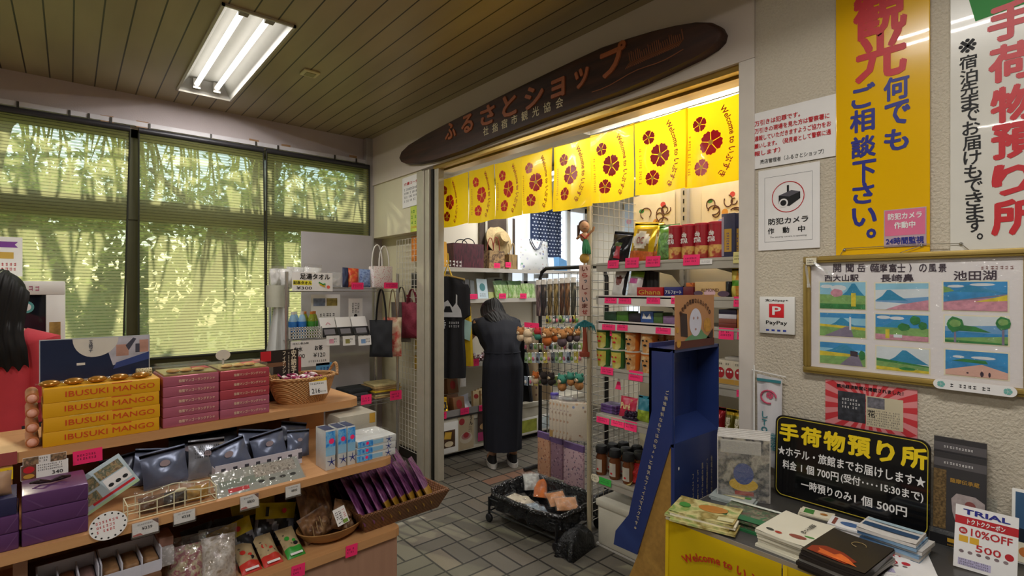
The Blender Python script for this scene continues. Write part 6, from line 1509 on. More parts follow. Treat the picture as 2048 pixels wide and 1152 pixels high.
mb = MB(SHF);mb.box(xa,xb,.0,.40,.0,.012);mb.box(rl(1.56) - .004,rl(1.56) + .004,.0,.36,RZ[5],RZ[4] - .02);obj('side_panel',mb,t,smooth=False)
mb = MB(M('cream_storage_box','c9c4b4',.45,var=.04));mb.box(2.345,2.66,1.50,1.985,.013,.245,.012);mb.box(2.337,2.66,1.49,1.995,.235,.275,.008)
o = obj('storage_box',mb);tag(o,'cream lidded storage box under the snack shelves','box')
def ry(px,X=RX + .03): return PX(px,577,X).y
def rthing(name,label,cat,px,k,X=RX + .03,group=None,rot=None,dz=0.001): return thing(name,label,cat,(X,ry(px,X),RZ[k] + dz),R(-90),group,rot and (rot[0],rot[1],R(-90) + rot[2]))
def pw(px0,px1,X=RX + .03): return abs(ry(px0,X) - ry(px1,X))
def rtag(px0,py0,px1,py1,lb,mat=PINK,group=None,ink=PINKINK):
    a,b_ = PX(px0,py0,RX - .006),PX(px1,py1,RX - .006)
    t = thing('price_tag',lb,'price tag',(RX - .006,(a.y + b_.y)/2,b_.z),0,group,(R(-5),0,R(-90)));pink_tag(t,abs(a.y - b_.y),a.z - b_.z,px0,mat,ink);return t
def rpouch(lb,px0,px1,k,h,t_,zone,seed,X=RX + .05,roll=0,tilt=-10,name='snack_pouch',fin=.08):
    o = rthing(name,lb,'pouch',(px0 + px1)/2,k,X,None,(R(tilt),R(roll),0));mb = MB();mb.pouch(pw(px0,px1,X)*1.02,h,t_,zone,14,16,seed=seed,fin=fin,crin=.3);obj('pouch_body',mb,o);return o
# --- top shelf
BLKF = M('black_snack_foil','1c1b20',.2,metal=.2,var=.3,scale=20);GLDF = M('yellow_snack_foil','d8b41c',.2,metal=.25,var=.15,scale=20);SILF = M('silver_print_white','d0c8b8',.3,var=.1);ORGF = M('snack_orange_print','c0642c',.35,var=.25,scale=60)
o = rpouch('black snack pouch with red writing at the grid end of the top snack shelf',1216,1254,0,.185,.05,lambda a,b: M('snack_red_print','a8283a',.35) if .35 < a < .62 and .12 < b < .48 else (M('snack_green_print','4a5a28',.35) if .32 < a < .66 and .5 < b < .62 else BLKF),3,roll=8)
def ocz(a,b):
    if b > .80: return GLDF
    if (a - .5) ** 2/.13 + (b - .52) ** 2/.05 < 1: return SILF
    if b < .26: return ORGF
    return GLDF if a < .2 or a > .85 else M('snack_dark_gold','8a6a24',.3,var=.3)
o = rpouch('bright yellow snack pouch with a pale emblem on the top snack shelf',1257,1303,0,.225,.06,ocz,5,roll=5)
text('OC',o,M('snack_brown_red','8a3020',.4),(.0,-.034,.115),.045,.04,.03)
rpouch('second yellow snack pouch behind the one with the pale emblem',1288,1318,0,.225,.05,ocz,7,X=RX + .12,roll=2)
rpouch('wide green snack pouch beside the red cans on the top snack shelf',1312,1352,0,.20,.06,lambda a,b: M('snack_grass_green','4a7a28',.3,var=.1) if b > .72 or b < .08 else M('snack_green_photo','5c8a4c',.35,var=.5,scale=70),8,X=RX + .07)
CANR = M('crisp_can_red','a3202e',.3,var=.05);CANP = mat_marble('crisp_can_photo',['c8903c','d8b060','a8442c','8a2028'],26,.35)
for k,(a,b_) in enumerate(((1340,1364),(1366,1391),(1392,1418),(1419,1447))):
    X = RX + .075
    o = rthing('crisp_can','red crisp can with white lettering on the top snack shelf, %s from the green pouch' % ORD[k],'can',(a + b_)/2,0,X,'red crisp cans on the top snack shelf');r = .0375;h = .17
    mb = MB(CANR);mb.lathe([(.001,0),(r,0),(r,h),(.001,h)],24);obj('can_body',mb,o)
    mb = MB(CANP);mb.lathe([(r + .0004,.01),(r + .0004,.068)],24);obj('photo_band',mb,o);mb = MB(M('can_lid_red','b8283a',.35));mb.lathe([(.001,h),(r + .001,h),(r + .001,h + .010),(r - .004,h + .012),(.001,h + .010)],24);obj('lid',mb,o)
    text('chip\nSTAR',o,WHITE,(-.006,-r - .0008,.112),.042,.058,.05,rot=(R(90),0,R(-8)))
for k,px in enumerate((1456,1474)):
    o = rthing('tall_box','tall navy and gold sweet box by the white post, %s' % ('nearer the red cans' if k == 0 else 'at the post'),'box',px,0,RX + .06 + .02*k,'tall navy boxes by the white post');mb = MB(M('navy_gold_box','3a3c58',.4,var=.15));mb.box(-.033,.033,0,.08,0,.215,.002);obj('box_body',mb,o);mb = MB(M('gold_panel','c0983c',.4,var=.1));mb.rect(-.018,.018,.03,.14,-.001);mb.use(M('lilac_panel','a89cb0',.4)).rect(-.032,-.02,.01,.20,-.001);obj('panel_print',mb,o,smooth=False);marks(o,-.01,.01,.04,.13,-.0016,1,NAVY,k,vertical=True)
TG = 'hot pink price tag on the %s snack shelf edge, %s from the wire grid'
SHN = ('top','second','third','fourth','fifth','lowest')
def row(k,spans,group):
    for i,(a,c,b_,d) in enumerate(spans): rtag(a,c,b_,d,TG % (SHN[k],ORD[i]),group=group)
row(0,[(1215,522,1237,537),(1250,517,1277,536),(1291,514,1320,534),(1366,511,1399,531)],'pink tags on the top snack shelf')
rtag(1400,520,1424,529,'white price label beside the pink tag under the red cans',WHITE,ink=BLACK);rtag(1466,505,1486,527,'pale yellow price card under the tall navy boxes',M('pale_yellow_card','d8d08a',.6),ink=BLACK)
# --- second shelf
WSN = M('white_snack_pack','d4d0cc',.35,var=.08);BRN = M('snack_brown_print','6a2a20',.4)
o = rpouch('white pouch with a dark brown emblem on the second snack shelf',1223,1250,1,.155,.04,lambda a,b: BRN if (a - .5) ** 2 + (b - .55) ** 2*1.4 < .05 else (BLKF if a > .86 else WSN),11,roll=5)
o = rpouch('white and green pouch with pink fruit on the second snack shelf',1254,1281,1,.155,.04,lambda a,b: M('snack_leaf_green','7a9a2c',.4) if b > .68 else (M('snack_pink_fruit','b84a8a',.4) if .42 < b < .62 and a < .7 else WSN),12,roll=5)
for k in range(4):
    o = rthing('grey_pack','dark grey pack on edge behind the red chocolate box, %s from the white pouch' % ORD[k],'packet',1288 + 8*k,1,RX + .14,'dark grey packs on the second snack shelf',(R(-8),0,R(30)));mb = MB(M('dark_grey_pack','4a4c4a',.5,var=.1));mb.box(-.012,.012,0,.10,0,.15,.003);obj('pack_body',mb,o)
def rbox(lb,px0,px1,k,h,mat_,txt=None,tm=None,X=RX + .03,d=.10,name='sweet_box',th=.55,group=None,dz=.001,tw=.86):
    o = rthing(name,lb,'box',(px0 + px1)/2,k,X,group,dz=dz);w = pw(px0,px1,X);mb = MB(mat_);mb.box(-w/2,w/2,0,d,0,h,.0015);obj('box_body',mb,o)
    if txt: text(txt,o,tm,(0,-.001,h*.45),w*tw,h*th,.02)
    return o
rbox('red chocolate box with gold lettering on the second snack shelf',1273,1325,1,.048,M('choc_red','b01c20',.35),'Ghana',M('choc_gold','c8943c',.35,metal=.3))
rbox('navy biscuit box with white lettering beside the red chocolate box',1328,1365,1,.05,M('choc_navy','23256c',.35),'アルフォート',WHITE,th=.4)
rbox('small maroon and orange box beside the navy biscuit box',1366,1386,1,.05,M('maroon_box','6a2028',.4));
o = rthing('sweet_box','small orange box with dark spots on top of the maroon box','box',1379,1,RX + .05,dz=.052);mb = MB(mat_spots('orange_spots','d0702c',['8a3a1c','a84a20'],60,.3));mb.box(-.02,.02,0,.06,0,.02,.001);obj('box_body',mb,o)
o = rbox('tan almond chocolate box by the white post end of the second snack shelf',1389,1450,1,.075,M('almond_tan','d0ac74',.4,var=.06),'ALMOND',M('almond_brown','6a4428',.4),th=.22,tw=.6)
mb = MB(M('almond_violet','5a4458',.4));mb.disc(-.06,.018,.025,-.0012,.012);mb.disc(.07,.016,.03,-.0012,.014);mb.use(M('almond_rose','d8b0b8',.4)).disc(0,.02,.03,-.0011,.018);obj('nut_print',mb,o,smooth=False)
rbox('black box at the end of the almond chocolate box',1452,1461,1,.075,BLKF)
o = rpouch('yellow and green pouch at the post end of the second snack shelf',1462,1490,1,.14,.04,lambda a,b: M('snack_lime_print','5a9a2c',.4) if .4 < b < .55 or (a > .5 and b > .8) else (M('snack_amber','c88a2c',.4,var=.3,scale=40) if a > .45 else M('snack_pale_gold','d8c45c',.4)),14,tilt=-4)
RAILP = M('glossy_price_rail','d4ccc6',.12,var=.03,coat=.4)
for k in (1,2):
    mb = MB(RAILP);mb.box(RX - .004,RX - .001,1.36 if k == 1 else 1.30,1.98,RZ[k] - .052,RZ[k] + .004);o = obj('price_rail',mb,smooth=False);tag(o,'glossy white price rail along the %s snack shelf' % SHN[k],'price rail')
row(1,[(1209,592,1233,608),(1237,592,1262,609),(1293,593,1320,609),(1342,592,1356,609),(1467,594,1488,615)],'pink tags on the second snack shelf')
# --- third shelf
for k,(a,b_,h,c,lb) in enumerate(((1208,1232,.05,'2a4a34','dark green low box at the grid end of the third snack shelf'),(1233,1256,.055,'4a7a2c','green low box second along the third snack shelf'),(1257,1280,.045,'2c2430','black low box third along the third snack shelf'),(1281,1306,.06,'3a5a9c','blue and white low box with pale print on the third snack shelf'),(1307,1325,.055,'4a6a34','olive green low box on the third snack shelf'),(1326,1350,.04,'8a6a90','lilac low box on the third snack shelf beside the tan display card'))):
    o = rbox(lb,a,b_,2,h,M('lowbox_' + c,c,.4,var=.2,scale=40),X=RX + .06);
    if k == 3: mb = MB(WHITE);mb.pxz([(-.03,.02),(-.02,.05),(0,.025),(.02,.05),(.03,.02)],-.001);obj('pale_print',mb,o,smooth=False)
for i in range(4):
    rbox('flat chocolate box in the pile by the white post, %s' % fromtop(i,4),1437,1472,2,.021,M('flatbox_%d' % i,('7a3428','8a5040','d0ccd4','3a3450')[i],.4,var=.15),group='flat chocolate boxes by the white post',dz=.001 + .0215*i)
rbox('amber box standing at the post end of the third snack shelf',1474,1490,2,.09,M('amber_box','c8883c',.4,var=.2))
row(2,[(1204,643,1230,662),(1234,644,1255,663),(1311,650,1341,670),(1437,656,1467,681),(1474,659,1489,681)],'pink tags on the third snack shelf')
o = rthing('hanging_tag','small pink and white tag hanging below the third snack shelf at the grid end','price tag',1226,2,RX + .02,dz=-.085);mb = MB(PINK);mb.box(-.022,0,-.001,0,0,.045);mb.use(WHITE).prism([(.004,.01),(.032,.01),(.01,.045)],-.001,0);obj('card',mb,o,smooth=False);mb = MB(DARK);mb.tube([(0,0,.045),(0,0,.084)],.001,4);obj('thread',mb,o)
# --- cups
def cup(lb,px,X,dz,body,band,k):
    o = rthing('snack_cup',lb,'cup',px,3,X,'snack cups on the fourth shelf',dz=dz)
    mb = MB(body);mb.lathe([(.001,0),(.035,0),(.046,.105),(.001,.105)],22);obj('cup_body',mb,o)
    mb = MB(M('cup_lid_white','cfc8b8',.35));mb.lathe([(.001,.1075),(.0475,.1075),(.0485,.104),(.0475,.101),(.0462,.101)],22);obj('lid',mb,o)
    mb = MB(band)
    mb.grid(lambda u,v: ((.0362 + .0105*v*.8 + .0012)*math.sin(-1.0 + 1.9*u),-(.0362 + .0105*v*.8 + .0012)*math.cos(-1.0 + 1.9*u),.012 + .08*v - .02*math.sin(math.pi*u)*(1 - v)),10,4);obj('face_print',mb,o)
    mb = MB(BLACK if k > 1 else REDINK)
    for q in (-1,1): mb.disc(q*.012,.065,.007,-.0465,.005,8)
    mb.disc(0,.04,.012,-.0455,.006,8);obj('motif_print',mb,o,smooth=False)
CG = M('cup_green','3a6a34',.35,var=.1);CO = M('cup_orange','c86a24',.35,var=.08);FG = mat_marble('cup_face_yellow',['d8c860','c8b84c','e0d890'],20,.4);FO = mat_marble('cup_face_cream',['d8a868','c88a4c','e0c898'],26,.4)
for k,(a,b_) in enumerate(((1193,1224),(1226,1250),(1252,1281),(1284,1315))):
    for lv in (0,1):
        cup('%s snack cup on the fourth shelf, %s of the %s pair from the wire grid' % (('green','green','orange','orange')[k],('lower','upper')[lv],ORD[k]),(a + b_)/2,RX + .06,.001 + .109*lv,(CG,CG,CO,CO)[k],(FG,FG,FO,FO)[k],k)
for k,px in enumerate((1322,1348)):
    for lv in (0,1): cup('orange snack cup in the rear row of the fourth shelf, %s of the %s pair' % (('lower','upper')[lv],ORD[k]),px,RX + .17,.001 + .109*lv,CO,FO,2)
o = rthing('white_slip','pale paper slip leaning against the orange cups on the fourth shelf','card',1318,3,RX + .04,None,(R(-30),R(30),0));mb = MB(M('pale_slip','b8b0a0',.6));mb.box(-.012,.012,-.001,0,0,.09);obj('card',mb,o,smooth=False)
for k,px in enumerate((1441,1459,1478)):
    o = rthing('milk_sweet_box','small cream box with a red egg print by the post, %s from the blue display' % ORD[k],'box',px,3,RX + .03,'cream boxes with red prints');mb = MB(M('cream_milk_box','d4c8b0',.45));mb.box(-.0235,.0235,0,.06,0,.115,.0015);obj('box_body',mb,o);mb = MB(M('red_egg_print','b0242c',.45));mb.disc(0,.055,.020,-.001,.026);mb.use(M('gold_foot_print','c89a44',.45)).rect(-.0225,.0225,.003,.026,-.0008);obj('egg_print',mb,o,smooth=False);mb = MB(WHITE);mb.disc(-.007,.062,.005,-.0015);mb.disc(.007,.062,.005,-.0015);obj('dot_print',mb,o,smooth=False);marks(o,-.018,.018,.09,.105,-.001,1,BLACK,k)
o = rthing('flat_box','flat pale box lying on the cream boxes by the post','box',1470,3,RX + .03,dz=.117);mb = MB(M('pale_flat_box','b8b0a4',.5));mb.box(-.05,.03,0,.08,0,.014,.001);obj('box_body',mb,o)
row(3,[(1201,734,1226,752),(1257,741,1285,765),(1473,778,1490,797)],'pink tags on the fourth snack shelf');rtag(1308,748,1325,766,'yellow price card with a black corner at the end of the cups',YELLOW,ink=BLACK)
o = rthing('hanging_tag','pink tag with a white top hanging below the green cups','price tag',1236,3,RX + .04,dz=-.12);mb = MB(PINK);mb.prism([(-.02,0),(.022,0),(.016,.045),(-.004,.045)],-.001,0);mb.use(WHITE).prism([(0,.046),(.014,.046),(.008,.08)],-.001,0);obj('card',mb,o,smooth=False);mb = MB(DARK);mb.tube([(.007,0,.08),(.007,0,.118)],.001,4);obj('thread',mb,o)
# --- fifth shelf
GRAPE = mat_marble('grape_purple_pack',['3c2458','6a4a8c','2c1c3c','5a3a70'],30,.35)
for k in range(3):
    o = rthing('gummy_pack','purple grape sweet pack lying on the fifth shelf, %s' % fromtop(k,3),'packet',1217,4,RX + .05,'purple grape packs',dz=.001 + .017*k);mb = MB(GRAPE);mb.box(-.06,.055,0,.10,0,.0165,.004);obj('pack_body',mb,o)
o = rthing('gummy_pack','rose red rounded sweet pouch with cream lettering on the fifth shelf','pouch',1254,4,RX + .06,None,(R(-12),0,0));mb = MB(M('rose_red_pouch','c02848',.35,var=.12));mb.pouch(.115,.115,.035,seed=21,fin=.02,crin=.2);obj('pouch_body',mb,o);text('Puré',o,M('cream_lettering','e0c890',.4),(-.005,-.021,.062),.065,.036,.03)
mb = MB(M('star_gold','d8b060',.4));star(mb,.03,.098,.010,-.018);obj('star_print',mb,o,smooth=False)
o = rthing('grape_bunch','bunch of purple grape sweets in front of the rose red pouch','sweet',1258,4,RX + .02);mb = MB(M('grape_dark','2c1c34',.3,var=.3));rnd = random.Random(3);[mb.ell((rnd.uniform(-.04,.03),rnd.uniform(0,.03),rnd.uniform(.008,.04)),(.011,.011,.011),8,6) for _ in range(22)];mb.box(-.05,.045,0,.035,0,.012,.003);obj('grapes',mb,o)
o = rpouch('teal and yellow green sweet pouch at the middle of the fifth shelf',1273,1299,4,.14,.035,lambda a,b: M('teal_pouch','2c7a8c',.35,var=.2) if b > .42 else M('lime_fruit_print','8aa02c',.35,var=.35,scale=60),23,name='gummy_pack')
o = rthing('edge_card','brown card standing edge-on beside the blue display','card',1303,4,RX + .02);mb = MB(M('brown_board','8a6a58',.6));mb.prism([(-.006,0),(.02,0),(.03,.20),(.008,.19),(-.004,.14)],0,.004);obj('card',mb,o,smooth=False)
for k,(a,b_,c,lb) in enumerate(((1426,1447,'a01c24','red foil pouch beside the blue display on the fifth shelf'),(1448,1466,'7a7028','gold green tea pouch on the fifth shelf, nearer the red foil pouch'),(1466,1484,'847a2c','gold green tea pouch on the fifth shelf, nearer the white post'))):
    o = rpouch(lb,a,b_,4,.155,.04,lambda a_,b__: (M('tea_gold_top','c8a42c',.25,metal=.4) if b__ > .82 and k else M('foil_' + c,c,.25,metal=.25,var=.2)),25 + k,name='tea_pouch')
    if k: text('煎茶',o,CREAM,(0,-.023,.085),.022,.06,.03,vertical=True)
row(4,[(1193,831,1218,851),(1222,836,1248,858),(1249,841,1273,866)],'pink tags on the fifth snack shelf')
# --- lowest shelf: bottles
for k in range(9):
    r_,q = divmod(k,3)
    o = thing('sauce_bottle','brown black capped bottle, row %s from the shelf edge, %s from the wire grid' % (('one','two','three')[r_],ORD[q]),'bottle',(RX + .05 + .075*r_,ry(1203 + 27*q + 6*r_,RX + .05),RZ[5] + .001),R(-90),'brown sauce bottles')
    mb = MB(M('amber_sauce_glass','6a3c20',.15,var=.2));mb.lathe([(.001,0),(.03,0),(.033,.01),(.033,.10),(.024,.125),(.024,.135),(.001,.135)],16);obj('bottle_body',mb,o)
    mb = MB(BLACK);mb.lathe([(.034,.128),(.036,.15),(.030,.168),(.001,.172)],16);obj('cap',mb,o)
    mb = MB(M('sauce_label_white','bcb4a8',.5));mb.grid(lambda u,v: (.0338*math.sin(-.75 + 1.5*u),-.0338*math.cos(-.75 + 1.5*u),.018 + .075*v),6,1);obj('label',mb,o);mb = MB(REDINK);mb.disc(0,.035,.008,-.0346,.006,8);obj('label_print',mb,o,smooth=False)
o = rthing('mesh_bag','red mesh bag beside the brown bottles','bag',1264,5,RX + .06,None,(R(-14),R(-10),0));mb = MB(M('red_mesh','b01c1c',.5,var=.25,scale=90,bump=.5,bscale=120));mb.pouch(.12,.11,.05,seed=8,crin=.5);obj('bag_body',mb,o)
o = rthing('hang_card','tan paper tag lying in front of the red mesh bag','card',1255,5,RX + .015,None,(R(-65),R(-20),0));mb = MB(M('tan_tag','b09a60',.6));mb.prism([(-.02,0),(.02,0),(.02,.06),(.008,.075),(-.008,.075),(-.02,.06)],-.001,0);obj('card',mb,o,smooth=False)
rtag(1198,954,1222,976,'bright green price tag on the lowest snack shelf',M('green_card','3fb84a',.7),ink=BLACK)
a = PX(1190,957,RX - .008);t = thing('oval_card','small white oval card with dark writing at the grid end of the lowest shelf','card',a,R(-90));mb = MB(CREAM);mb.prism([(.032*math.cos(R(18*k)),.024*math.sin(R(18*k))) for k in range(20)],-.001,0);obj('card',mb,t,smooth=False);marks(t,-.02,.02,-.014,.014,-.0015,2,BLACK,4)
# cartoon posters above the shelves become plain line doodles on pale sheets
for k,(a,b_,lb) in enumerate((((1268,395),(1350,492),'pale sheet with loose brown line drawing above the snack pouches'),((1404,375),(1490,470),'pale sheet with coloured line drawing above the red cans'))):
    p,q = PX(a[0],a[1],2.795),PX(b_[0],b_[1],2.795);w,h = abs(p.y - q.y)/2,abs(p.z - q.z)/2
    t = thing('poster',lb,'poster',(2.795,(p.y + q.y)/2,(p.z + q.z)/2),R(-90));mb = MB(M('pale_poster_sheet','d4c6a8' if k == 0 else 'd8c8b4',.5));mb.box(-w,w,-.001,0,-h,h);obj('sheet',mb,t,smooth=False)
    rnd = random.Random(k + 2);mb = MB(M('sepia_line','5a3424',.6))
    for q_ in range(9):
        c = (rnd.uniform(-.6,.6)*w,rnd.uniform(-.6,.4)*h);r1,r2,ph = rnd.uniform(.12,.3)*w,rnd.uniform(.1,.25)*h,rnd.uniform(0,6)
        mb.tube([(c[0] + r1*math.cos(ph + R(24*j)),-.002,c[1] + r2*math.sin(ph + R(24*j))) for j in range(13)],.0035,4)
    obj('line_drawing',mb,t)
    mb = MB(M('poster_red_dab','b83a34',.6));mb.disc(.45*w,.55*h,.12*w,-.0015,.1*h);mb.use(M('poster_green_dab','4a8a4c',.6)).disc(-.6*w,.4*h,.13*w,-.0015,.08*h);mb.use(M('poster_amber_dab','c88a34',.6)).disc(.1*w,-.1*h,.15*w,-.0015,.14*h);mb.use(M('poster_blue_dab','8a9ac8',.6)).disc(-.1*w,-.45*h,.14*w,-.0015,.12*h);obj('colour_print',mb,t,smooth=False)

# ================================================================ tall wire grid at the end of the shelving, on a pale pole frame
t = thing('wire_grid_stand','tall pale wire grid stand at the end of the snack shelves','grid stand',(2.34,2.045,0))
PALE = M('pale_tan_pole','b0a488',.45,metal=.2,var=.05)
mb = MB(PALE);mb.tube([(0,0,0),(0,0,2.10),(.006,0,2.16),(.03,0,2.19),(.07,0,2.2),(.50,0,2.2),(.54,0,2.19),(.56,0,2.16),(.565,0,2.10),(.565,0,0)],.014,10);obj('pole_frame',mb,t)
mb = MB(M('grey_grid_wire','a8a294',.4,metal=.3));wire_grid(mb,lambda a,b: (.03 + a,0,.12 + b),.50,2.02,.05,.002);obj('grid',mb,t)
# ---------------------------------------------------------------- carved doll sign on the pole
t = thing('doll_sign','carved wooden dancer with a welcome board and palm tree tied on the pale pole','sign',(2.318,2.065,1.0),R(-40))
SKINW = M('carved_tan_wood','b88a60',.6,var=.1);HAIRW = M('carved_dark_hair','4a3020',.6)
z0 = .70
mb = MB(SKINW);mb.ell((0,-.01,.86),(.030,.022,.034),14,10);mb.ell((0,-.01,.80),(.026,.018,.03),12,8);mb.tube([(-.02,-.012,.815),(-.045,-.02,.79),(-.03,-.03,.80)],.007,6);mb.tube([(.02,-.012,.815),(.05,-.02,.84),(.055,-.022,.86)],.007,6);obj('figure',mb,t)
mb = MB(HAIRW);mb.ell((0,-.0,.872),(.034,.02,.032),14,8);mb.tube([(-.03,-.0,.87),(-.036,.0,.80)],[.012,.006],6);mb.tube([(.03,-.0,.87),(.036,.0,.81)],[.012,.006],6);obj('hair',mb,t)
mb = MB(M('doll_lei_red','a83c28',.6));mb.tube([(-.024,-.024,.815),(0,-.032,.79),(.024,-.024,.815)],.006,6);mb.disc(-.012,.862,.003,-.033,n=6);mb.disc(.012,.862,.003,-.033,n=6);mb.use(BLACK).rect(-.008,.008,.845,.848,-.033);obj('lei',mb,t)
mb = MB(M('doll_grass_skirt','2f7a4a',.6,var=.25,scale=30))
for k in range(11): a = R(-10 + 20*k - 90);mb.tube([(.014*math.cos(a),-.01 + .012*math.sin(a),.785),(.03*math.cos(a),-.01 + .022*math.sin(a),.735),(.036*math.cos(a),-.01 + .024*math.sin(a),.70)],[.006,.008,.004],5)
obj('skirt',mb,t)
mb = MB(M('doll_gold_foot','b8903c',.6));mb.ell((0,-.012,.675),(.03,.014,.03),10,6);obj('foot',mb,t)
mb = MB(M('pinkish_board','d0b0a0',.6,var=.05));mb.box(-.032,.032,-.022,-.012,.335,.635,.002);obj('welcome_board',mb,t,smooth=False)
cols = [M('ltr_brown','6a2c20',.6),M('ltr_red','a03a30',.6),M('ltr_slate','2c4a5c',.6)]
for k,ch in enumerate('いらっしゃいませ'):
    sm = ch in 'っゃ'
    text(ch,t,cols[k % 3],(.004 if sm else 0,-.0235,.612 - .036*k),.018 if sm else .034,.018 if sm else .028,.03)
mb = MB(M('carved_palm_trunk','8a3a24',.7));mb.tube([(0,-.012,.10),(.004,-.014,.16),(0,-.016,.27)],[.022,.014,.011],8);mb.box(-.028,.028,-.03,.004,.095,.125,.003);obj('palm_trunk',mb,t)
mb = MB(M('carved_palm_leaf','2c7a80',.6,var=.2))
for k in range(7): a = R(20 + 23.5*k);mb.tube([(0,-.016,.27),(.03*math.cos(a),-.022,.27 + .04*math.sin(a)),(.055*math.cos(a),-.024,.27 + .035*math.sin(a) - .005),(.068*math.cos(a),-.024,.255 + .02*math.sin(a) - .02)],[.006,.008,.007,.002],6)
obj('palm_leaf',mb,t)
mb = MB(TAN);mb.tube([(0,.0,.09),(0,-.0,.88)],.004,5);mb.tube([(0,-.01,.635),(0,-.01,.66)],.004,5);obj('backing_stick',mb,t)

# ================================================================ black wire display rack of souvenirs
SX_ = 2.86
t = thing('souvenir_rack','black wire rack of hanging souvenirs behind the carved doll sign','rack',(SX_ + .12,2.78,0),R(-90))
mb = MB(DARK);a0,a1 = -.36,.34
mb.tube([(a0,0,.03),(a0,0,1.58),(a0 + .02,0,1.63),(a0 + .07,0,1.66),(a1 - .07,0,1.66),(a1 - .02,0,1.63),(a1,0,1.58),(a1,0,.03)],.016,8);mb.tube([(a0 - .02,-.16,.02),(a0 - .02,.16,.02)],.014,6);mb.tube([(a1 + .02,-.16,.02),(a1 + .02,.16,.02)],.014,6);obj('frame',mb,t)
mb = MB(DARK);T0 = mb.T;wire_grid(mb,lambda a,b: (a0 + .01 + a,.0,.12 + b),a1 - a0 - .02,1.50,.065,.0022);obj('grid',mb,t)
def sk(px,X=SX_): return PX(px,577,X)
def sthing(name,label,cat,px,py,X=SX_,group=None,rot=None):
    p = PX(px,py,X);return thing(name,label,cat,p,R(-90),group,rot and (rot[0],rot[1],R(-90) + rot[2]))
def peg(o,z,dy=.10):
    mb = MB(CHROME);mb.tube([(0,-.01,z + .004),(0,dy,z)],.0018,4);obj('peg',mb,o)
CHOP = [('8a7078','mauve'),('3a3440','black'),('8a744c','tan'),('a0864c','gold'),('6a4030','brown'),('8a5a34','amber'),('4a4a44','charcoal')]
for k,px in enumerate((1076,1087,1099,1111,1123,1134,1146)):
    o = sthing('chopstick_pack','%s slim pack hanging in the top row of the black rack, %s from the woman' % (CHOP[k][1],ORD[k]),'packet',px,633,group='slim packs on the black rack');c = CHOP[k][0]
    mb = MB(mat_marble('chop_' + c,[c,'2a2420',c,'a89880'],30,.3,stretch=(3,1,.4)));mb.box(-.022,.022,0,.012,0,.25,.003);obj('pack_body',mb,o);mb = MB(WHITE);mb.box(-.022,.022,-.001,.012,.25,.29);obj('header_card',mb,o,smooth=False);peg(o,.28)
rnd = random.Random(12)
KEYC = ['c8d0d8','d8c860','a8b8a0','8a98a8','c8b8a8','a8c070','d0d0c0','6a7078']
for r_,(py,n,h) in enumerate(((677,15,.085),(648,10,.06),(727,15,.085),(772,12,.075),(700,12,.05))):
    for k in range(n):
        px = 1052 + (1160 - 1052)*k/(n - 1) if r_ != 1 else 1095 + 60*k/(n - 1)
        nm = ('second','short upper','fourth','lower','third')[r_]
        o = sthing('key_charm','small carded charm in the %s row of the black rack, %s from the woman' % (nm,ORD[k]),'charm',px,py,SX_ - .02*(r_ % 2),'carded charms on the black rack',(0,R(rnd.uniform(-5,5)),0));c = KEYC[(k*3 + r_) % 8]
        mb = MB(M('charm_card_' + c,c,.35,var=.35,scale=60));mb.box(-.021,.021,0,.004,0,h,.001);obj('card',mb,o,smooth=False);mb = MB([M('charm_pink','c86a80',.4),M('charm_dark','3a3438',.4),M('charm_green','6a9a54',.4),M('charm_white','d8d4d0',.4)][(k + r_) % 4]);mb.ell((0,-.006,h*.4),(.012,.007,.016),8,6);obj('charm',mb,o);peg(o,h - .008)
o = sthing('long_tag','long hot pink tag across the black rack beside the head of the woman','price tag',1064,652,SX_ - .06);mb = MB(PINK);mb.box(-.09,.08,-.001,0,-.018,.022);obj('card',mb,o,smooth=False)
FUR = M('toy_tan_fur','b07a48',.95,var=.25,scale=60,bump=.5,bscale=200);FURC = M('toy_cream_fur','d0b898',.95,var=.2,scale=60);FURD = M('toy_dark_fur','2a2220',.95,var=.2);FURT = M('toy_teal_cap','3a7a68',.9,var=.2);FURO = M('toy_orange_fur','b8642c',.95,var=.2)
def plush(lb,px,py,X,head,muz,bodym,s=1.0,back=False,group='plush toys on the black rack',rz=0):
    o = sthing('plush_toy',lb,'plush toy',px,py,X,group,(0,0,rz))
    mb = MB(bodym);mb.ell((0,0,-.045*s),(.034*s,.026*s,.032*s),12,8);obj('body',mb,o)
    mb = MB(head);mb.ell((0,0,0),(.036*s,.03*s,.032*s),14,10)
    for q in (-1,1): mb.ell((q*.027*s,.002,.026*s),(.012*s,.007*s,.013*s),8,6)
    hd = obj('head',mb,o)
    if not back:
        mb = MB(muz);mb.ell((0,-.025*s,-.009*s),(.017*s,.012*s,.013*s),10,6);obj('muzzle',mb,hd);mb = MB(BLACK);mb.ell((0,-.037*s,-.003*s),(.0045*s,.004*s,.0035*s),6,5);[mb.ell((q*.013*s,-.028*s,.006*s),(.0035*s,.003*s,.0035*s),6,5) for q in (-1,1)];obj('eyes_and_nose',mb,hd)
    mb = MB(DARK);mb.tube([(0,0,.03*s),(0,.03,.055*s),(0,.12,.06*s)],.0016,4);obj('loop',mb,o)
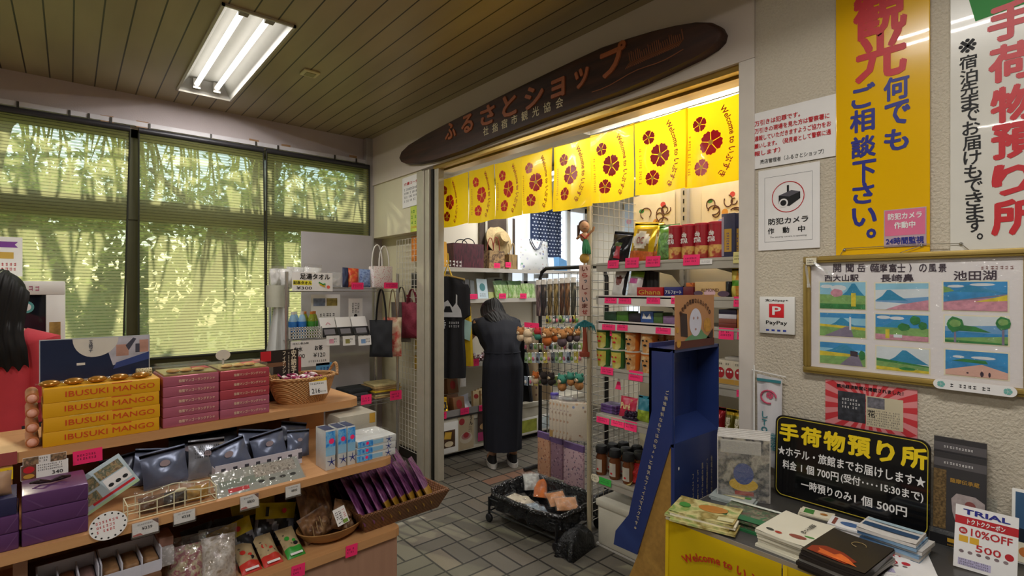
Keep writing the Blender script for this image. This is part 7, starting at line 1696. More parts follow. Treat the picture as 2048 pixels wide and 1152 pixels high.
for k,(px,py,h_,m_,b__,s,bk,X,d) in enumerate(((1041,664,FUR,FURC,FURC,1.05,False,2.80,'tan plush toy with a cream body'),(1056,668,FURC,FURC,FURC,1.15,True,2.76,'plain cream plush toy seen from behind'),(1075,664,M('toy_red','a82c30',.9),FURC,FURT,.9,True,2.80,'red and teal plush toy'),(1094,668,FUR,FURC,FURO,1.25,False,2.76,'large tan plush toy in an orange body'),(1110,666,FUR,FURC,FURO,1.0,False,2.84,'tan plush toy tucked behind the large one'),(1124,670,FUR,FURC,M('toy_grey_cloth','5a4a50',.9),1.2,False,2.76,'tan plush toy in grey cloth'),(1139,666,FUR,FURC,M('toy_grey_cloth'),.95,False,2.82,'smaller tan plush toy in grey cloth'),(1153,666,FUR,FURC,M('toy_grey_cloth'),.9,False,2.84,'tan plush toy beside the carved palm tree'))):
    plush(d + ' in the upper row of the black rack',px,py,X,h_,m_,b__,s,bk)
for k,(px,py,h_,m_,b__,s,bk,d) in enumerate(((1071,752,FURO,FURC,FURC,.9,False,'orange plush toy at the end'),(1088,752,FURD,FURD,FURD,.95,True,'plain black plush toy'),(1102,754,FURD,FURC,FURD,.9,False,'black plush toy with a pale muzzle'),(1124,760,FURT,FURC,FUR,1.15,False,'teal capped plush toy nearer the black ones'),(1141,754,FURT,FURC,FUR,.9,True,'plain teal capped plush toy seen from behind'),(1158,758,FURT,FURC,FUR,1.1,False,'teal capped plush toy beside the pale pole'))):
    plush(d + ', lower row of the black rack',px,py,SX_ - .06,h_,m_,b__,s,bk)
o = sthing('violet_ball','violet rounded tub under the lower plush toys','tub',1109,792,SX_ - .0);mb = MB(M('violet_plastic','5a4ab0',.4));mb.lathe([(.001,-.03),(.025,-.028),(.034,.01),(.03,.02),(.001,.022)],14);obj('tub_body',mb,o);peg(o,.02,.12)
TWL = mat_spots('printed_towel_cream','d8ccb8',['d8ccb8','9a6a48','d8ccb8','c89a6c','8a98b8'],28,.28)
for k,px in enumerate((1126,1133,1140,1147,1154,1161)):
    o = sthing('towel_pack','cream printed towel pack hanging low on the black rack, %s from its front' % ORD[k],'towel',px - 4,876 + 1.5*k,2.70 + .012*k,'cream towel packs on the black rack',(0,0,R(38)));mb = MB(TWL);mb.box(-.085,.085,0,.016,0,.27,.006);obj('towel',mb,o);mb = MB(FILM);mb.box(-.09,.09,-.003,.019,-.003,.30,.003);obj('film_bag',mb,o)
    if k == 0: mb = MB(M('gold_foot_band','b8904c',.5));mb.rect(-.083,.083,.005,.05,-.001);mb.use(M('brown_motif','7a4a30',.5)).disc(.0,.12,.016,-.001,.024);mb.disc(.03,.2,.014,-.001);obj('motif_print',mb,o,smooth=False)
PTN = [mat_spots('peach_spotted_cloth','b88a6c',['7a4a3c','a86a50','d0a888','5a4a60'],55,.35),mat_spots('mauve_spotted_cloth','8a6a78',['5a3a50','6a5068','a88a98','4a3a50'],55,.35),mat_spots('rose_spotted_cloth','b89aa0',['7a4a5c','8a7080','5a5068','c8b0b4'],55,.35)]
VIO = M('violet_header_card','6a5280',.5,var=.1)
for k,(a,b_,t0,bt,lb) in enumerate(((1075,1099,868,956,'peach spotted cloth pack hanging lowest on the black rack, by the woman'),(1101,1124,878,962,'mauve spotted cloth pack hanging lowest on the black rack, in the middle'),(1127,1166,888,985,'wide rose spotted cloth pack hanging lowest on the black rack, by the pale pole'))):
    p,q = PX(a,t0,2.74),PX(b_,bt,2.74);h = p.z - q.z + .02;w = abs(p.y - q.y)
    o = thing('cloth_pack',lb,'packet',(2.74,(p.y + q.y)/2,q.z),R(-90));mb = MB(PTN[k]);mb.box(-w/2,w/2,0,.02,0,h*.9,.004);obj('cloth',mb,o);mb = MB(VIO);mb.box(-w/2,w/2,-.001,.021,h*.86,h);obj('header_card',mb,o,smooth=False);peg(o,h - .01,.22)
# patterned robe and low stand beyond the woman
o = thing('patterned_robe','beige patterned cloth hanging beyond the woman, against the back shelves','cloth',(3.45,3.72,.40),R(-20));mb = MB(mat_spots('beige_robe_print','a08c70',['a08c70','6a4a3c','3c3a50','a08c70','8a6a50'],18,.22));mb.grid(lambda u,v: ((u - .5)*.30 + .05*(1 - v),.02*math.sin(u*12),v*.62),12,8);obj('cloth',mb,o);mb = MB(CHROME);mb.tube([(-.16,0,.63),(.16,0,.63)],.005,6);mb.tube([(.16,0,.63),(.16,.05,-.4)],.006,6);mb.tube([(-.16,0,.63),(-.16,.05,-.4)],.006,6);obj('hanging_bar',mb,o)
o = thing('black_robe','plain black cloth hanging between the woman and the beige patterned cloth','cloth',(3.24,3.70,.42),R(-25));mb = MB(M('black_robe_cloth','16161a',.9));mb.grid(lambda u,v: ((u - .5)*(.20 - .08*v) + .04*(1 - v),.02*math.sin(u*13),v*.60),10,8);obj('cloth',mb,o);mb = MB(CHROME);mb.tube([(-.05,0,.60),(.16,.02,.61)],.004,5);mb.tube([(0,0,.6),(0,.02,-.42)],.005,5);obj('hanging_bar',mb,o)
o = thing('leaflet_bundle','stack of orange striped leaflets on the back shelf beyond the woman','leaflet',(3.44,3.99,.792),R(-20));mb = MB(mat_marble('orange_stripe_leaflet',['a85a3c','d8c8b0','8a3a2c','c8b8a0'],14,.5,stretch=(1,4,1)));mb.box(-.14,.14,-.09,.09,0,.05,.003);obj('leaflets',mb,o)
ptag(1063,722,1074,733,3.955,'hot pink price tag on the back shelf edge beyond the woman')

# ================================================================ wheeled sales basket on the floor
t = thing('wheeled_basket','low wheeled sales basket lined with black crinkled film in the doorway','basket',(2.285,2.385,0),R(6))
BLKFILM = M('black_crinkled_film','17181a',.22,metal=.2,var=.5,scale=30,bump=.9,bscale=60)
hw,hd = .205,.275
mb = MB(DARK)
for x in (-hw,hw):
    for y in (-hd,hd): mb.tube([(x,y,.05),(x,y,.16)],.009,6)
for z in (.07,.15): mb.tube([(-hw,-hd,z),(hw,-hd,z),(hw,hd,z),(-hw,hd,z)],.006,5,True)
obj('frame',mb,t)
for x in (-hw,hw):
    for y in (-hd,hd):
        mb = MB(CHROME);mb.tube([(x,y,.07),(x,y,.045)],.008,6);c = obj('caster',mb,t);mb = MB(BLACK);mb.T = Matrix.Translation((x,y,.027)) @ Matrix.Rotation(R(90),4,'Y');mb.lathe([(.001,-.011),(.022,-.011),(.027,-.006),(.027,.006),(.022,.011),(.001,.011)],16);obj('wheel',mb,c)
def liner(u,v):
    a = 2*math.pi*u;rr = (abs(math.cos(a)) ** 5 + abs(math.sin(a)) ** 5) ** (-1/5);wob = 1 + .035*math.sin(23*a + 5*v)*(0.4 + v) + .02*math.sin(41*a)
    if v < .5: k = v/.5;e = .84 + .20*k;z = .09 + .105*k
    else: k = (v - .5)/.5;e = 1.04 + .07*k;z = .195 - .085*k
    return (hw*e*rr*math.cos(a)*wob,hd*e*rr*math.sin(a)*wob,z + .010*math.sin(17*a + 9*v))
mb = MB(BLKFILM);mb.grid(liner,72,14,wrap=True);mb.poly([(hw*.80*(abs(math.cos(R(10*k))) ** 5 + abs(math.sin(R(10*k))) ** 5) ** (-.2)*math.cos(R(10*k)),hd*.80*(abs(math.cos(R(10*k))) ** 5 + abs(math.sin(R(10*k))) ** 5) ** (-.2)*math.sin(R(10*k)),.092) for k in range(36)]);obj('film_liner',mb,t,ang=60)
mb = MB(mat_spots('sheen_spotted_film','1a1a1c',['c8c8c8','2a2a2c','8a8a8c','1a1a1c'],80,.34,.25));mb.tube([(hw*1.08*(abs(math.cos(R(10*k))) ** 5 + abs(math.sin(R(10*k))) ** 5) ** (-.2)*math.cos(R(10*k)),hd*1.08*(abs(math.cos(R(10*k))) ** 5 + abs(math.sin(R(10*k))) ** 5) ** (-.2)*math.sin(R(10*k)), 
        .192 + .006*math.sin(k*2.1)) for k in range(36)],.013,8,True);obj('rim_roll',mb,t)  # pale spots on the rim film are its sheen put into colour
def bthing(name,lb,cat,x,y,z,rot,group=None): return thing(name,lb,cat,Vector((2.285 + x*math.cos(R(6)) - y*math.sin(R(6)),2.385 + x*math.sin(R(6)) + y*math.cos(R(6)),z)),0,group,rot)
CSP = mat_spots('cream_brown_spot_cloth','c8bca4',['8a6a4c','c8bca4','6a4a3c','b08a64'],26,.3)
for k,(x,y,z,w,h,m_,rot,lb) in enumerate(((-.06,.03,.215,.15,.16,CSP,(-1.3,.2,.5),'cream pouch with brown spots in the wheeled basket'),(.06,.07,.22,.09,.24,FURO,(-1.35,.1,-.75),'long orange packet at the rear of the wheeled basket'),(.05,-.10,.22,.12,.13,M('orange_cream_pack','b87a44',.5,var=.3,scale=25),(-1.3,-.1,-.5),'orange and cream packet in the middle of the wheeled basket'),(.02,-.19,.225,.14,.12,M('peach_fur_pack','c08a60',.8,var=.2,scale=30),(-1.3,.0,-.6),'peach coloured packet at the front of the wheeled basket'),(-.10,-.10,.22,.12,.12,M('blue_clear_pack','8a98a4',.25,var=.4,scale=30),(-1.3,.3,.4),'pale blue clear packet in the wheeled basket'),(.10,.17,.23,.11,.13,M('grey_clear_pack','a8a8a4',.25,var=.3,scale=40),(-1.0,.0,-.6),'grey clear packet at the shelf side of the wheeled basket'))):
    o = bthing('sale_pack',lb,'packet',x,y,z - .085,rot);mb = MB(m_);mb.pouch(w,h,.045,seed=k + 3,crin=.4);obj('pack_body',mb,o);mb = MB(FILM);mb.pouch(w*1.12,h*1.12,.055,seed=k + 5,crin=.6);obj('film_bag',mb,o)
o = thing('film_bag','heap of black crinkled film bag lying on the floor beside the wheeled basket','bag',(2.20,2.025,0),R(10));mb = MB(BLKFILM);mb.grid(lambda u,v: ((u - .5)*.24*(1 + .1*math.sin(9*v)),(v - .5)*.13,.135*(math.sin(math.pi*u)*math.sin(math.pi*v)) ** .3*(1 + .12*math.sin(13*u + 7*v))),14,14);obj('bag_body',mb,o,ang=60)

# ================================================================ navy cardboard display by the doorway
t = thing('card_display','navy cardboard face mask display stand with a tan header card, beside the brochure table','display stand',(1.77,1.12,0))
DX = 1.77
NVY = M('navy_display_card','243468',.3,var=.05,scale=6,coat=.2);KRAFT = M('kraft_board','9a7434',.75,var=.12,scale=60)
def dp(px,py): p = PX(px,py,DX);return (p.y - 1.12,p.z)
# side outline, in (y, z) on the face towards the room
kraft = [(0,0),(0,.93),(.012,.93),dp(1274,1111),dp(1243,1152)]
kraft = [(0,0),(0,.90),dp(1342,890),dp(1275,1110),(dp(1275,1110)[0] + .12,.12),(dp(1275,1110)[0] + .14,0)]
D = .345
def yzprism(mb,pts,x0,x1):
    a = [mb.V((x0,y,z)) for y,z in pts];b = [mb.V((x1,y,z)) for y,z in pts]
    mb.F(a[::-1]);mb.F(b)
    for i in range(len(a)): mb.F([a[i],a[(i + 1) % len(a)],b[(i + 1) % len(a)],b[i]])
mb = MB(KRAFT);yzprism(mb,kraft,.004,D - .004);obj('kraft_body',mb,t,smooth=False)
strip = [dp(1346,702),dp(1346,890),dp(1342,890),dp(1275,1110),dp(1228,1089),dp(1232,1062),dp(1258,1030),dp(1300,840),dp(1330,712)]
mb = MB(NVY);yzprism(mb,strip[::-1],-.003,.004);yzprism(mb,strip[::-1],D - .004,D + .003);obj('side_flap',mb,t,smooth=False)
# stepped front
mb = MB(NVY);mb.box(0,D,-.003,.012,.36,.90);obj('front_panel',mb,t,smooth=False)
mb = MB(NVY);mb.box(0,D,.10,.112,.88,1.28);mb.box(0,.006,0,.112,.90,1.262);mb.box(D - .006,D,0,.112,.90,1.262);mb.box(0,D,0,.10,.885,.90);mb.box(0,D,.0,.112,1.25,1.262);obj('upper_tray',mb,t,smooth=False)
mb = MB(M('navy_sheen_panel','26356a',.25,var=.08,coat=.3));mb.rect(.13,.28,.95,1.2,.099);obj('painted_sheen',mb,t,smooth=False)  # navy patch painted to stand for sheen on the back panel
mb = MB(NVY);mb.poly([(0,0,.90),(D,0,.90),(D,.10,.96),(0,.10,.96)]);obj('sloping_ledge',mb,t,smooth=False)
# header card
HC = M('header_tan_card','c08a5c',.5,var=.03)
mb = MB(HC);hx0,hx1,hz0,hz1 = .006,.30,1.262,1.472;mb.box(hx0,hx1,-.002,.0,hz0,hz1);obj('header_card',mb,t,smooth=False)
mb = MB(M('header_brown_band','5a2c24',.5));mb.rect(hx0,hx1,hz0,hz0 + .03,-.003);mb.use(M('header_green_hill','6a9a70',.5)).pxz([(.07,hz0 + .03),(.10,hz0 + .045),(.14,hz0 + .055),(.19,hz0 + .075),(.22,hz0 + .05),(.27,hz0 + .03)],-.003)
mb.use(M('header_biscuit','c8923c',.5,var=.2,scale=60)).disc(.245,hz0 + .085,.030,-.0032);mb.disc(.02,hz0 + .075,.012,-.0032);mb.disc(.03,hz0 + .022,.016,-.0034);mb.use(M('header_choc','3a2a28',.5)).pxz([(.045,hz0 + .05),(.095,hz0 + .043),(.088,hz0 + .135),(.038,hz0 + .142)],-.0034);mb.pxz([(.235,hz0 + .03),(.29,hz0 + .03),(.29,hz0 + .07)],-.003);obj('card_print',mb,t,smooth=False)
mb = MB(M('pale_mask_print','dcdcec',.5));mb.disc(.152,hz0 + .10,.046,-.0036,.056,28);obj('moon_print',mb,t,smooth=False)
mb = MB(M('mask_rose_mark','b08a84',.5));mb.disc(.137,hz0 + .117,.006,-.004,.006,10);mb.disc(.167,hz0 + .117,.006,-.004,.006,10);mb.disc(.152,hz0 + .072,.007,-.004,.005,10);obj('moon_marks',mb,t,smooth=False)
KS = '鹿児島の黒糖なんなんです。'
for i,ch in enumerate(KS):
    u = i/(len(KS) - 1);a = R(140 - 100*u);o = text(ch,t,M('header_brown_ink','4a2c20',.5),(.152 + .165*math.cos(a)*.86,-.0036,hz0 + .052 + .135*math.sin(a)),.017,.019,.02);o.rotation_euler = (R(90),-(a - R(90))*.5,0)
# lettering down the side strip and on the front
PALEG = M('pale_gold_lettering','b8ac94',.5)
S_ = 'ご当地原料ならではのちょっと贅沢なフェイスマスクです。'
p0,p1 = Vector((0,) + dp(1336,786)),Vector((0,) + dp(1272,1056))
d_ = (p1 - p0);tilt = math.atan2(d_.y,-d_.z)
for i,ch in enumerate(S_):
    p = p0.lerp(p1,i/(len(S_) - 1));o = text(ch,t,PALEG,(-.0045,p.y,p.z),.014 if ch not in 'っょェ。' else .010,.016 if ch not in 'っょェ。' else .010,.02)
    o.rotation_euler = (R(90),0,R(-90))
for k,(s_,zt) in enumerate((('地域ならではの',.80),('ご当地素材で',.795),('肌の悩みにうるおう',.785),('ちょっと贅沢な',.765),('フェイスマスクです。',.755))):
    h = .0255*len(s_);text(s_,t,PALEG,(.275 - .036*k,-.0045,zt - h/2),.012,h,.008,vertical=True)
mb = MB(WHITE);mb.disc(.028,.80,.005,-.0045,.007,10);obj('white_dot',mb,t,smooth=False)
# ================================================================ brochure table against the plaster wall
TZ = .70
t = thing('brochure_table','long dark topped table of brochures along the plaster wall','table',(1.60,1.036,0))
mb = MB(M('dark_grey_table_top','4a4846',.3,var=.08));mb.box(0,.545,-2.2,0,TZ - .025,TZ,.002);obj('table_top',mb,t)
mb = MB(M('table_edge_grey','8a8278',.4));mb.box(-.003,0,-2.2,0,TZ - .025,TZ + .001);mb.box(0,.545,0,.003,TZ - .025,TZ + .001);obj('edge_strip',mb,t,smooth=False)
for x in (.04,.505):
    for y in (-.05,-2.15): mb = MB(STEEL);mb.box(x - .015,x + .015,y - .015,y + .015,0,TZ - .025);obj('leg',mb,t,smooth=False)
# yellow flags hung down the front
for k,(ya,yb,lb) in enumerate(((1.03,.645,'yellow hibiscus flag hung down the table front, the one nearest the doorway'),(.64,.25,'yellow hibiscus flag hung down the table front, second from the doorway'))):
    t = thing('hanging_flag',lb,'flag',(1.592,(ya + yb)/2,TZ - .004),R(-90),'yellow flags on the table front');w = ya - yb;hh = .42
    fn = lambda u,v: ((u - .5)*w,-.012 - .010*v*math.sin(u*9 + 2) - .004*math.sin(u*21)*v,-hh*v)
    mb = MB(FLAGY);mb.grid(fn,22,10);obj('cloth',mb,t)
    mb = MB(M('flag_seam_yellow','d8b410',.4));mb.rect(-w/2,-w/2 + .012,-hh,0,-.011);conform(obj('seam',mb,t,smooth=False),fn,w,hh,-.012)
    conform(arc_text('Welcome to いぶすき',t,FLAGRED,.03,-.345,.28,R(124),R(56),-.019),fn,w,hh,-.019)
    mb = MB(HIB);petals(mb,.01,-.19,.068,-.019,.3);petals(mb,-.085,-.27,.04,-.019,.9);petals(mb,.11,-.29,.045,-.019,.1);mb.use(HIBY).disc(.01,-.19,.014,-.0195,n=8);conform(obj('hibiscus_print',mb,t,smooth=False),fn,w,hh,-.019)
    
    mb = MB(M('faint_orange_print','d8a020',.4));petals(mb,-.065,-.175,.016,-.0185);conform(obj('blossom_print',mb,t,smooth=False),fn,w,hh,-.019)

# black luggage sign
SXX = 2.085
a,b_ = PX(1549,830,SXX),PX(1860,882,SXX)
t = thing('luggage_sign','black luggage storage sign with yellow heading and white prices, standing on the table','sign',(SXX,(a.y + b_.y)/2,TZ + .001),0,None,(R(-3),0,R(-90)));w,h = (a.y - b_.y)/2,a.z - TZ
def rrect(w,z0,z1,r,n=6):
    pts = []
    for cx,cz,a0 in ((w - r,z1 - r,0),(-w + r,z1 - r,90),(-w + r,z0 + r,180),(w - r,z0 + r,270)):
        pts += [(cx + r*math.cos(R(a0 + 90*k/n)),cz + r*math.sin(R(a0 + 90*k/n))) for k in range(n + 1)]
    return pts
mb = MB(M('glossy_black_board','0f0f11',.12,var=.02,coat=.4));mb.prism(rrect(w,0,h,.03),-.004,.004);obj('board',mb,t,smooth=False)
SYEL = M('sign_yellow_letter','f0d020',.35,var=.02)
mb = MB(M('sign_gold_line','c8b43c',.35));mb.tube([(x,-.0045,z) for x,z in rrect(w - .007,.007,h - .007,.026)],.0015,4,True);obj('border_line',mb,t)
for i,ch in enumerate('手荷物預り所'): text(ch,t,SYEL,(-w*.79 + i*w*.322,-.0055,h*.80),.070 if ch != 'り' else .052,.070,.04)
def wt(s_,x,z,ww,hh): text(s_,t,WHITE,(x,-.0055,z),ww,hh,.02)
wt('★ホテル・旅館までお届けします★',0.0,h*.565,w*1.90,.036);wt('料金',-w*.77,h*.405,.05,.034);wt('1 個 700円',-w*.34,h*.405,.125,.034);wt('(受付････15:30まで)',w*.44,h*.405,w*.98,.036);wt('一時預りのみ',-w*.25,h*.215,.165,.034);wt('1 個 500円',w*.44,h*.215,.15,.034)

# paper stack in a clear sleeve, mini banner
t = thing('pamphlet_block','upright block of white pamphlets with a colourful cover, at the doorway end of the table','pamphlets',(1.93,.925,TZ + .001),R(-62))
mb = MB(M('white_page_edges','cfcac4',.6,var=.06,scale=80));mb.box(-.09,.09,0,.075,0,.235,.001)
for k in range(5): mb.box(-.092 + .001*k,.091 + .0015*k,.004 + .015*k,.012 + .015*k,0,.238 + .003*k)
obj('pages',mb,t,smooth=False)
mb = MB(mat_marble('grey_collage_cover',['5a5858','9a948c','3c3c40','b0a898','78706a'],16,.3));mb.rect(-.088,.088,.002,.232,-.001);mb.use(M('cover_blue','3a4a8c',.35)).disc(0,.10,.035,-.0016,.04);mb.use(M('cover_yellow','d8b030',.35)).disc(0,.06,.05,-.0013,.025);mb.use(M('cover_red','a83a2c',.35)).rect(-.03,.035,.02,.035,-.0018);mb.use(M('cover_pale','b8b4ac',.35)).rect(-.08,.06,.175,.225,-.0014);obj('cover_print',mb,t,smooth=False)
mb = MB(FILM);mb.box(-.092,.092,-.004,-.003,0,.22);obj('clear_sleeve',mb,t,smooth=False)
bp = PX(1508,800,2.13)
t = thing('mini_banner','small white banner with a pink round emblem by the white post','banner',(2.13,bp.y,TZ),R(-90));mb = MB(WHITEP);mb.tube([(0,0,0),(0,0,.485)],.004,6);mb.tube([(-.008,0,.465),(.125,0,.452)],.0028,6);mb.lathe([(.001,0),(.03,0),(.03,.012),(.001,.014)],14);obj('pole',mb,t)
mb = MB(M('banner_white','d4d2d4',.6));mb.grid(lambda u,v: (.012 + .098*u,.004*math.sin(9*u + 3*v),.452 - .012*u - .36*v),10,8);obj('cloth',mb,t)
mb = MB(M('banner_pink','c8506c',.6));mb.tube([(.06 + .03*math.cos(R(24*k)),-.006,.365 + .026*math.sin(R(24*k))) for k in range(13)],.0035,5);petals(mb,.065,.372,.014,-.006);mb.use(M('banner_teal','3a8088',.6)).rect(.014,.108,.425,.436,-.0062);obj('emblem_print',mb,t,smooth=False)
BT = M('banner_teal');text('しTOTO3',t,BT,(.045,-.007,.22),.026,.17,.02,vertical=True);text('指宿',t,BT,(.082,-.007,.19),.026,.07,.02,vertical=True)

# piles of leaflets
def pile(name,lb,px,py,w,d,n,th,mats,top,rz=0.0,z=TZ,group=None,cat='brochures',jit=.006,seed=0):
    """n thin booklets lying on the table; each one a thing"""
    c = PZ(px,py,z + n*th);rnd = random.Random(seed + 5);out = []
    for i in range(n):
        o = thing(name,lb % fromtop(i,n) if '%s' in lb else lb,cat,(c.x + rnd.uniform(-jit,jit),c.y + rnd.uniform(-jit,jit),z + .0006 + th*i),R(-90) + rz + rnd.uniform(-.05,.05),group)
        mb = MB(mats[i % len(mats)]);mb.grid(lambda u,v: ((u - .5)*w,(v - .5)*d,th*.9 + .004*(2*u - 1) ** 2*(i/n)),8,3);mb.box(-w/2,w/2,-d/2,d/2,0,th*.85);obj('pages',mb,o,smooth=False)
        if i == n - 1: top(o,th*.9 + .0006)
        out.append(o)
    return out
def flat(o,z,items,name='cover_print'):
    """coloured shapes printed on the cover: (material, polygon in x, y)"""
    mb = MB()
    for k,(m_,pts) in enumerate(items): mb.use(m_).poly([(x,y,z + .0035*min(1,(abs(x)/.08) ** 2) + .0002*k + .0004) for x,y in pts])
    obj(name,mb,o,smooth=False)
def rp(x0,x1,y0,y1): return [(x0,y0),(x1,y0),(x1,y1),(x0,y1)]
def ov(cx,cy,a,b_): return [(cx + a*math.cos(R(30*k)),cy + b_*math.sin(R(30*k))) for k in range(12)]
YGB = mat_marble('yellow_green_cover',['b8a860','7a9a4c','d0c488','8a7a3c','c8b070'],12,.4)
MAPG = M('map_pale_green','9aa878',.5,var=.2,scale=20)
pile('leaflet','yellow green travel leaflet in the fanned pile by the blue display, %s',1408,1022,.21,.15,5,.007,[CREAM,YGB,YGB],lambda o,z: flat(o,z,[(M('cover_orange','b87a34',.4),ov(.02,.02,.05,.03)),(M('cover_green','4a8a3c',.4),ov(-.07,0,.02,.02)),(M('cover_cream','d0c898',.4),rp(.05,.1,-.06,-.03))]),.25,group='yellow green travel leaflets',jit=.014,seed=1)
pile('leaflet','pale blue grey leaflet behind the fanned yellow green pile, %s',1470,992,.15,.12,2,.006,[M('pale_grey_cover','a8b0ac',.4,var=.08)],lambda o,z: flat(o,z,[(M('cover_cream'),rp(-.05,.04,-.02,.02)),(M('cover_green'),ov(.05,0,.012,.01))]),.2,seed=2,group='pale blue grey leaflets')
GRB = mat_marble('brown_green_photo_cover',['4a3a30','6a5448','3c5a3c','8a7a68','2c6a40'],40,.4)
def greentop(o,z): flat(o,z,[(M('cover_deep_green','2c6a40',.4),rp(-.10,.10,-.075,-.035)),(M('cover_red'),rp(-.05,.0,-.065,-.052)),(WHITE,ov(.05,-.055,.008,.006)),(M('pale_band','c8ccc0',.5),rp(-.10,.10,.06,.075))])
pile('booklet','green booklet with a brown photo beside the yellow green leaflets, %s',1505,1030,.19,.15,4,.008,[M('cover_deep_green','2c6a40',.4),GRB],greentop,.1,group='green booklets with brown photos',jit=.012,seed=3)
IVORY = M('ivory_cover','d8d2be',.45,var=.03)
def ivtop(o,z):
    flat(o,z,[(M('cover_brown_red','8a4a3c',.4),ov(.03,-.055,.025,.013)),(M('cover_dark','3c3c34',.4),ov(-.045,-.07,.012,.008)),(M('cover_red'),ov(-.02,-.07,.01,.008)),(M('cover_green'),ov(.055,-.035,.015,.005))])
    text('指宿ガイド帖',o,BLACK,(.03,.02,z + .003),.016,.085,.015,vertical=True,rot=(0,0,0)).rotation_euler = (0,0,0)
pile('booklet','ivory booklet with small coloured drawings in the neat pile, %s',1590,1056,.15,.21,6,.009,[IVORY],ivtop,R(0),group='ivory booklets',seed=4)
BRK = M('dark_brown_cover','2c2622',.3,var=.08)
def firetop(o,z):
    flat(o,z,[(M('fire_red','8a3018',.4),[(-.07,-.095),(.03,-.095),(.045,-.06),(.0,-.03),(-.045,-.03),(-.07,-.06)]),(M('fire_orange','d8682c',.4,var=.2,scale=40),[(-.06,-.085),(.055,-.09),(.02,-.055),(-.01,-.04),(-.03,-.055),(-.06,-.055)]),(M('fire_yellow','e8a04c',.4),[(-.03,-.08),(.02,-.08),(.0,-.06),(-.02,-.062)])])
    mb = MB(M('cover_gold_line','8a7448',.4));mb.tube([(.01 + .018*math.cos(R(30*k)),.05 + .018*math.sin(R(30*k)),z + .002) for k in range(10)],.0012,4);obj('ring_print',mb,o)
pile('booklet','dark brown booklet of the orange flame cover pile, %s',1690,1100,.16,.215,5,.011,[BRK,BRK,M('grey_page_edge','8a8680',.5)],firetop,R(-6),group='dark flame booklets',seed=5)
BLUC = mat_marble('blue_sea_cover',['3a5a80','5a80a8','8aa8c0','4a6a90'],10,.35,stretch=(.4,2,1))
pile('booklet','blue sea photo booklet in the thick pile below the black sign, %s',1790,1062,.15,.11,6,.010,[BLUC,M('white_page_edges')],lambda o,z: flat(o,z,[(M('sea_dark','2c4a6c',.4),rp(-.07,.07,-.02,.01)),(M('sea_pale','a8c0cc',.4),rp(-.07,.07,.03,.05))]),R(-4),group='blue sea photo booklets',seed=6,jit=.009)
pile('leaflet','cream leaflet with green print behind the ivory booklets, %s',1632,1026,.10,.06,2,.006,[CREAM],lambda o,z: flat(o,z,[(M('cover_green'),rp(-.04,-.01,-.02,.02)),(M('cover_orange'),ov(.02,0,.012,.01))]),.2,seed=7,group='cream leaflets behind the ivory booklets')
pile('leaflet','white leaflet with a blue oval behind the dark flame booklets, %s',1700,1050,.12,.08,3,.006,[WHITE],lambda o,z: flat(o,z,[(M('oval_blue','4a6a9c',.4),ov(0,0,.03,.018)),(M('cover_brown_red'),rp(-.05,-.04,-.03,.03))]),.1,seed=8,group='white leaflets with a blue oval')
# discount flyers
FLR = M('flyer_red','b8242c',.45)
def flyer(o,w,h):
    mb = MB(FLR);mb.rect(-w,w,h*.70,h*.83,-.0014);mb.disc(-w*.72,h*.60,w*.14,-.0014);mb.disc(w*.75,h*.36,w*.14,-.0014);obj('red_print',mb,o,smooth=False)
    text('TRIAL',o,NAVY,(0,-.0016,h*.91),w*1.5,h*.085,.035);text('トクトククーポン',o,WHITE,(0,-.002,h*.765),w*1.2,h*.085,.03)
    text('10%OFF',o,FLR,(w*.18,-.0016,h*.60),w*1.3,h*.12,.02);text('500',o,FLR,(w*.10,-.0016,h*.37),w*.8,h*.11,.012)
    text('税込',o,WHITE,(-w*.72,-.0018,h*.60),w*.18,h*.05,.02)
    mb = MB(M('flyer_yellow','d8a830',.5));mb.rect(-w*.85,-w*.55,h*.42,h*.52,-.0014);mb.rect(-w*.5,-w*.2,h*.42,h*.52,-.0014);mb.use(M('flyer_lilac','b8b0d0',.5)).rect(-w*.85,w*.2,h*.05,h*.16,-.0014);obj('product_print',mb,o,smooth=False)
    mb = MB(M('flyer_small_goods','7a6a6c',.5,var=.4,scale=60));[mb.disc(-w*.75 + w*.28*k,h*.27,w*.08,-.0014,h*.025) for k in range(6)];obj('goods_print',mb,o,smooth=False);marks(o,-w*.8,w*.15,h*.05,h*.16,-.0018,3,GREYINK,3)
c = PX(1968,1100,1.94)
t = thing('flyer','white and red discount flyer standing upright at the wall side of the table','flyer',(1.94,c.y,TZ + .002),0,None,(R(-12),R(2),R(-82)));w,h = .066,.172
mb = MB(WHITE);mb.box(-w,w,-.001,.0005,0,h);obj('sheet',mb,t,smooth=False);flyer(t,w,h)
c = PZ(1830,1135,TZ + .02)
for i in range(3):
    t = thing('flyer','white and red discount flyer lying flat at the table front, %s' % fromtop(i,3),'flyer',(c.x - .07,c.y + .02*i,TZ + .004 + .002*i),0,'flat discount flyers',(R(-89.5),0,R(-70 + 4*i)));mb = MB(WHITE);mb.box(-.075,.075,-.0008,.0004,0,.21);obj('sheet',mb,t,smooth=False)
    if i == 2: flyer(t,.075,.21)
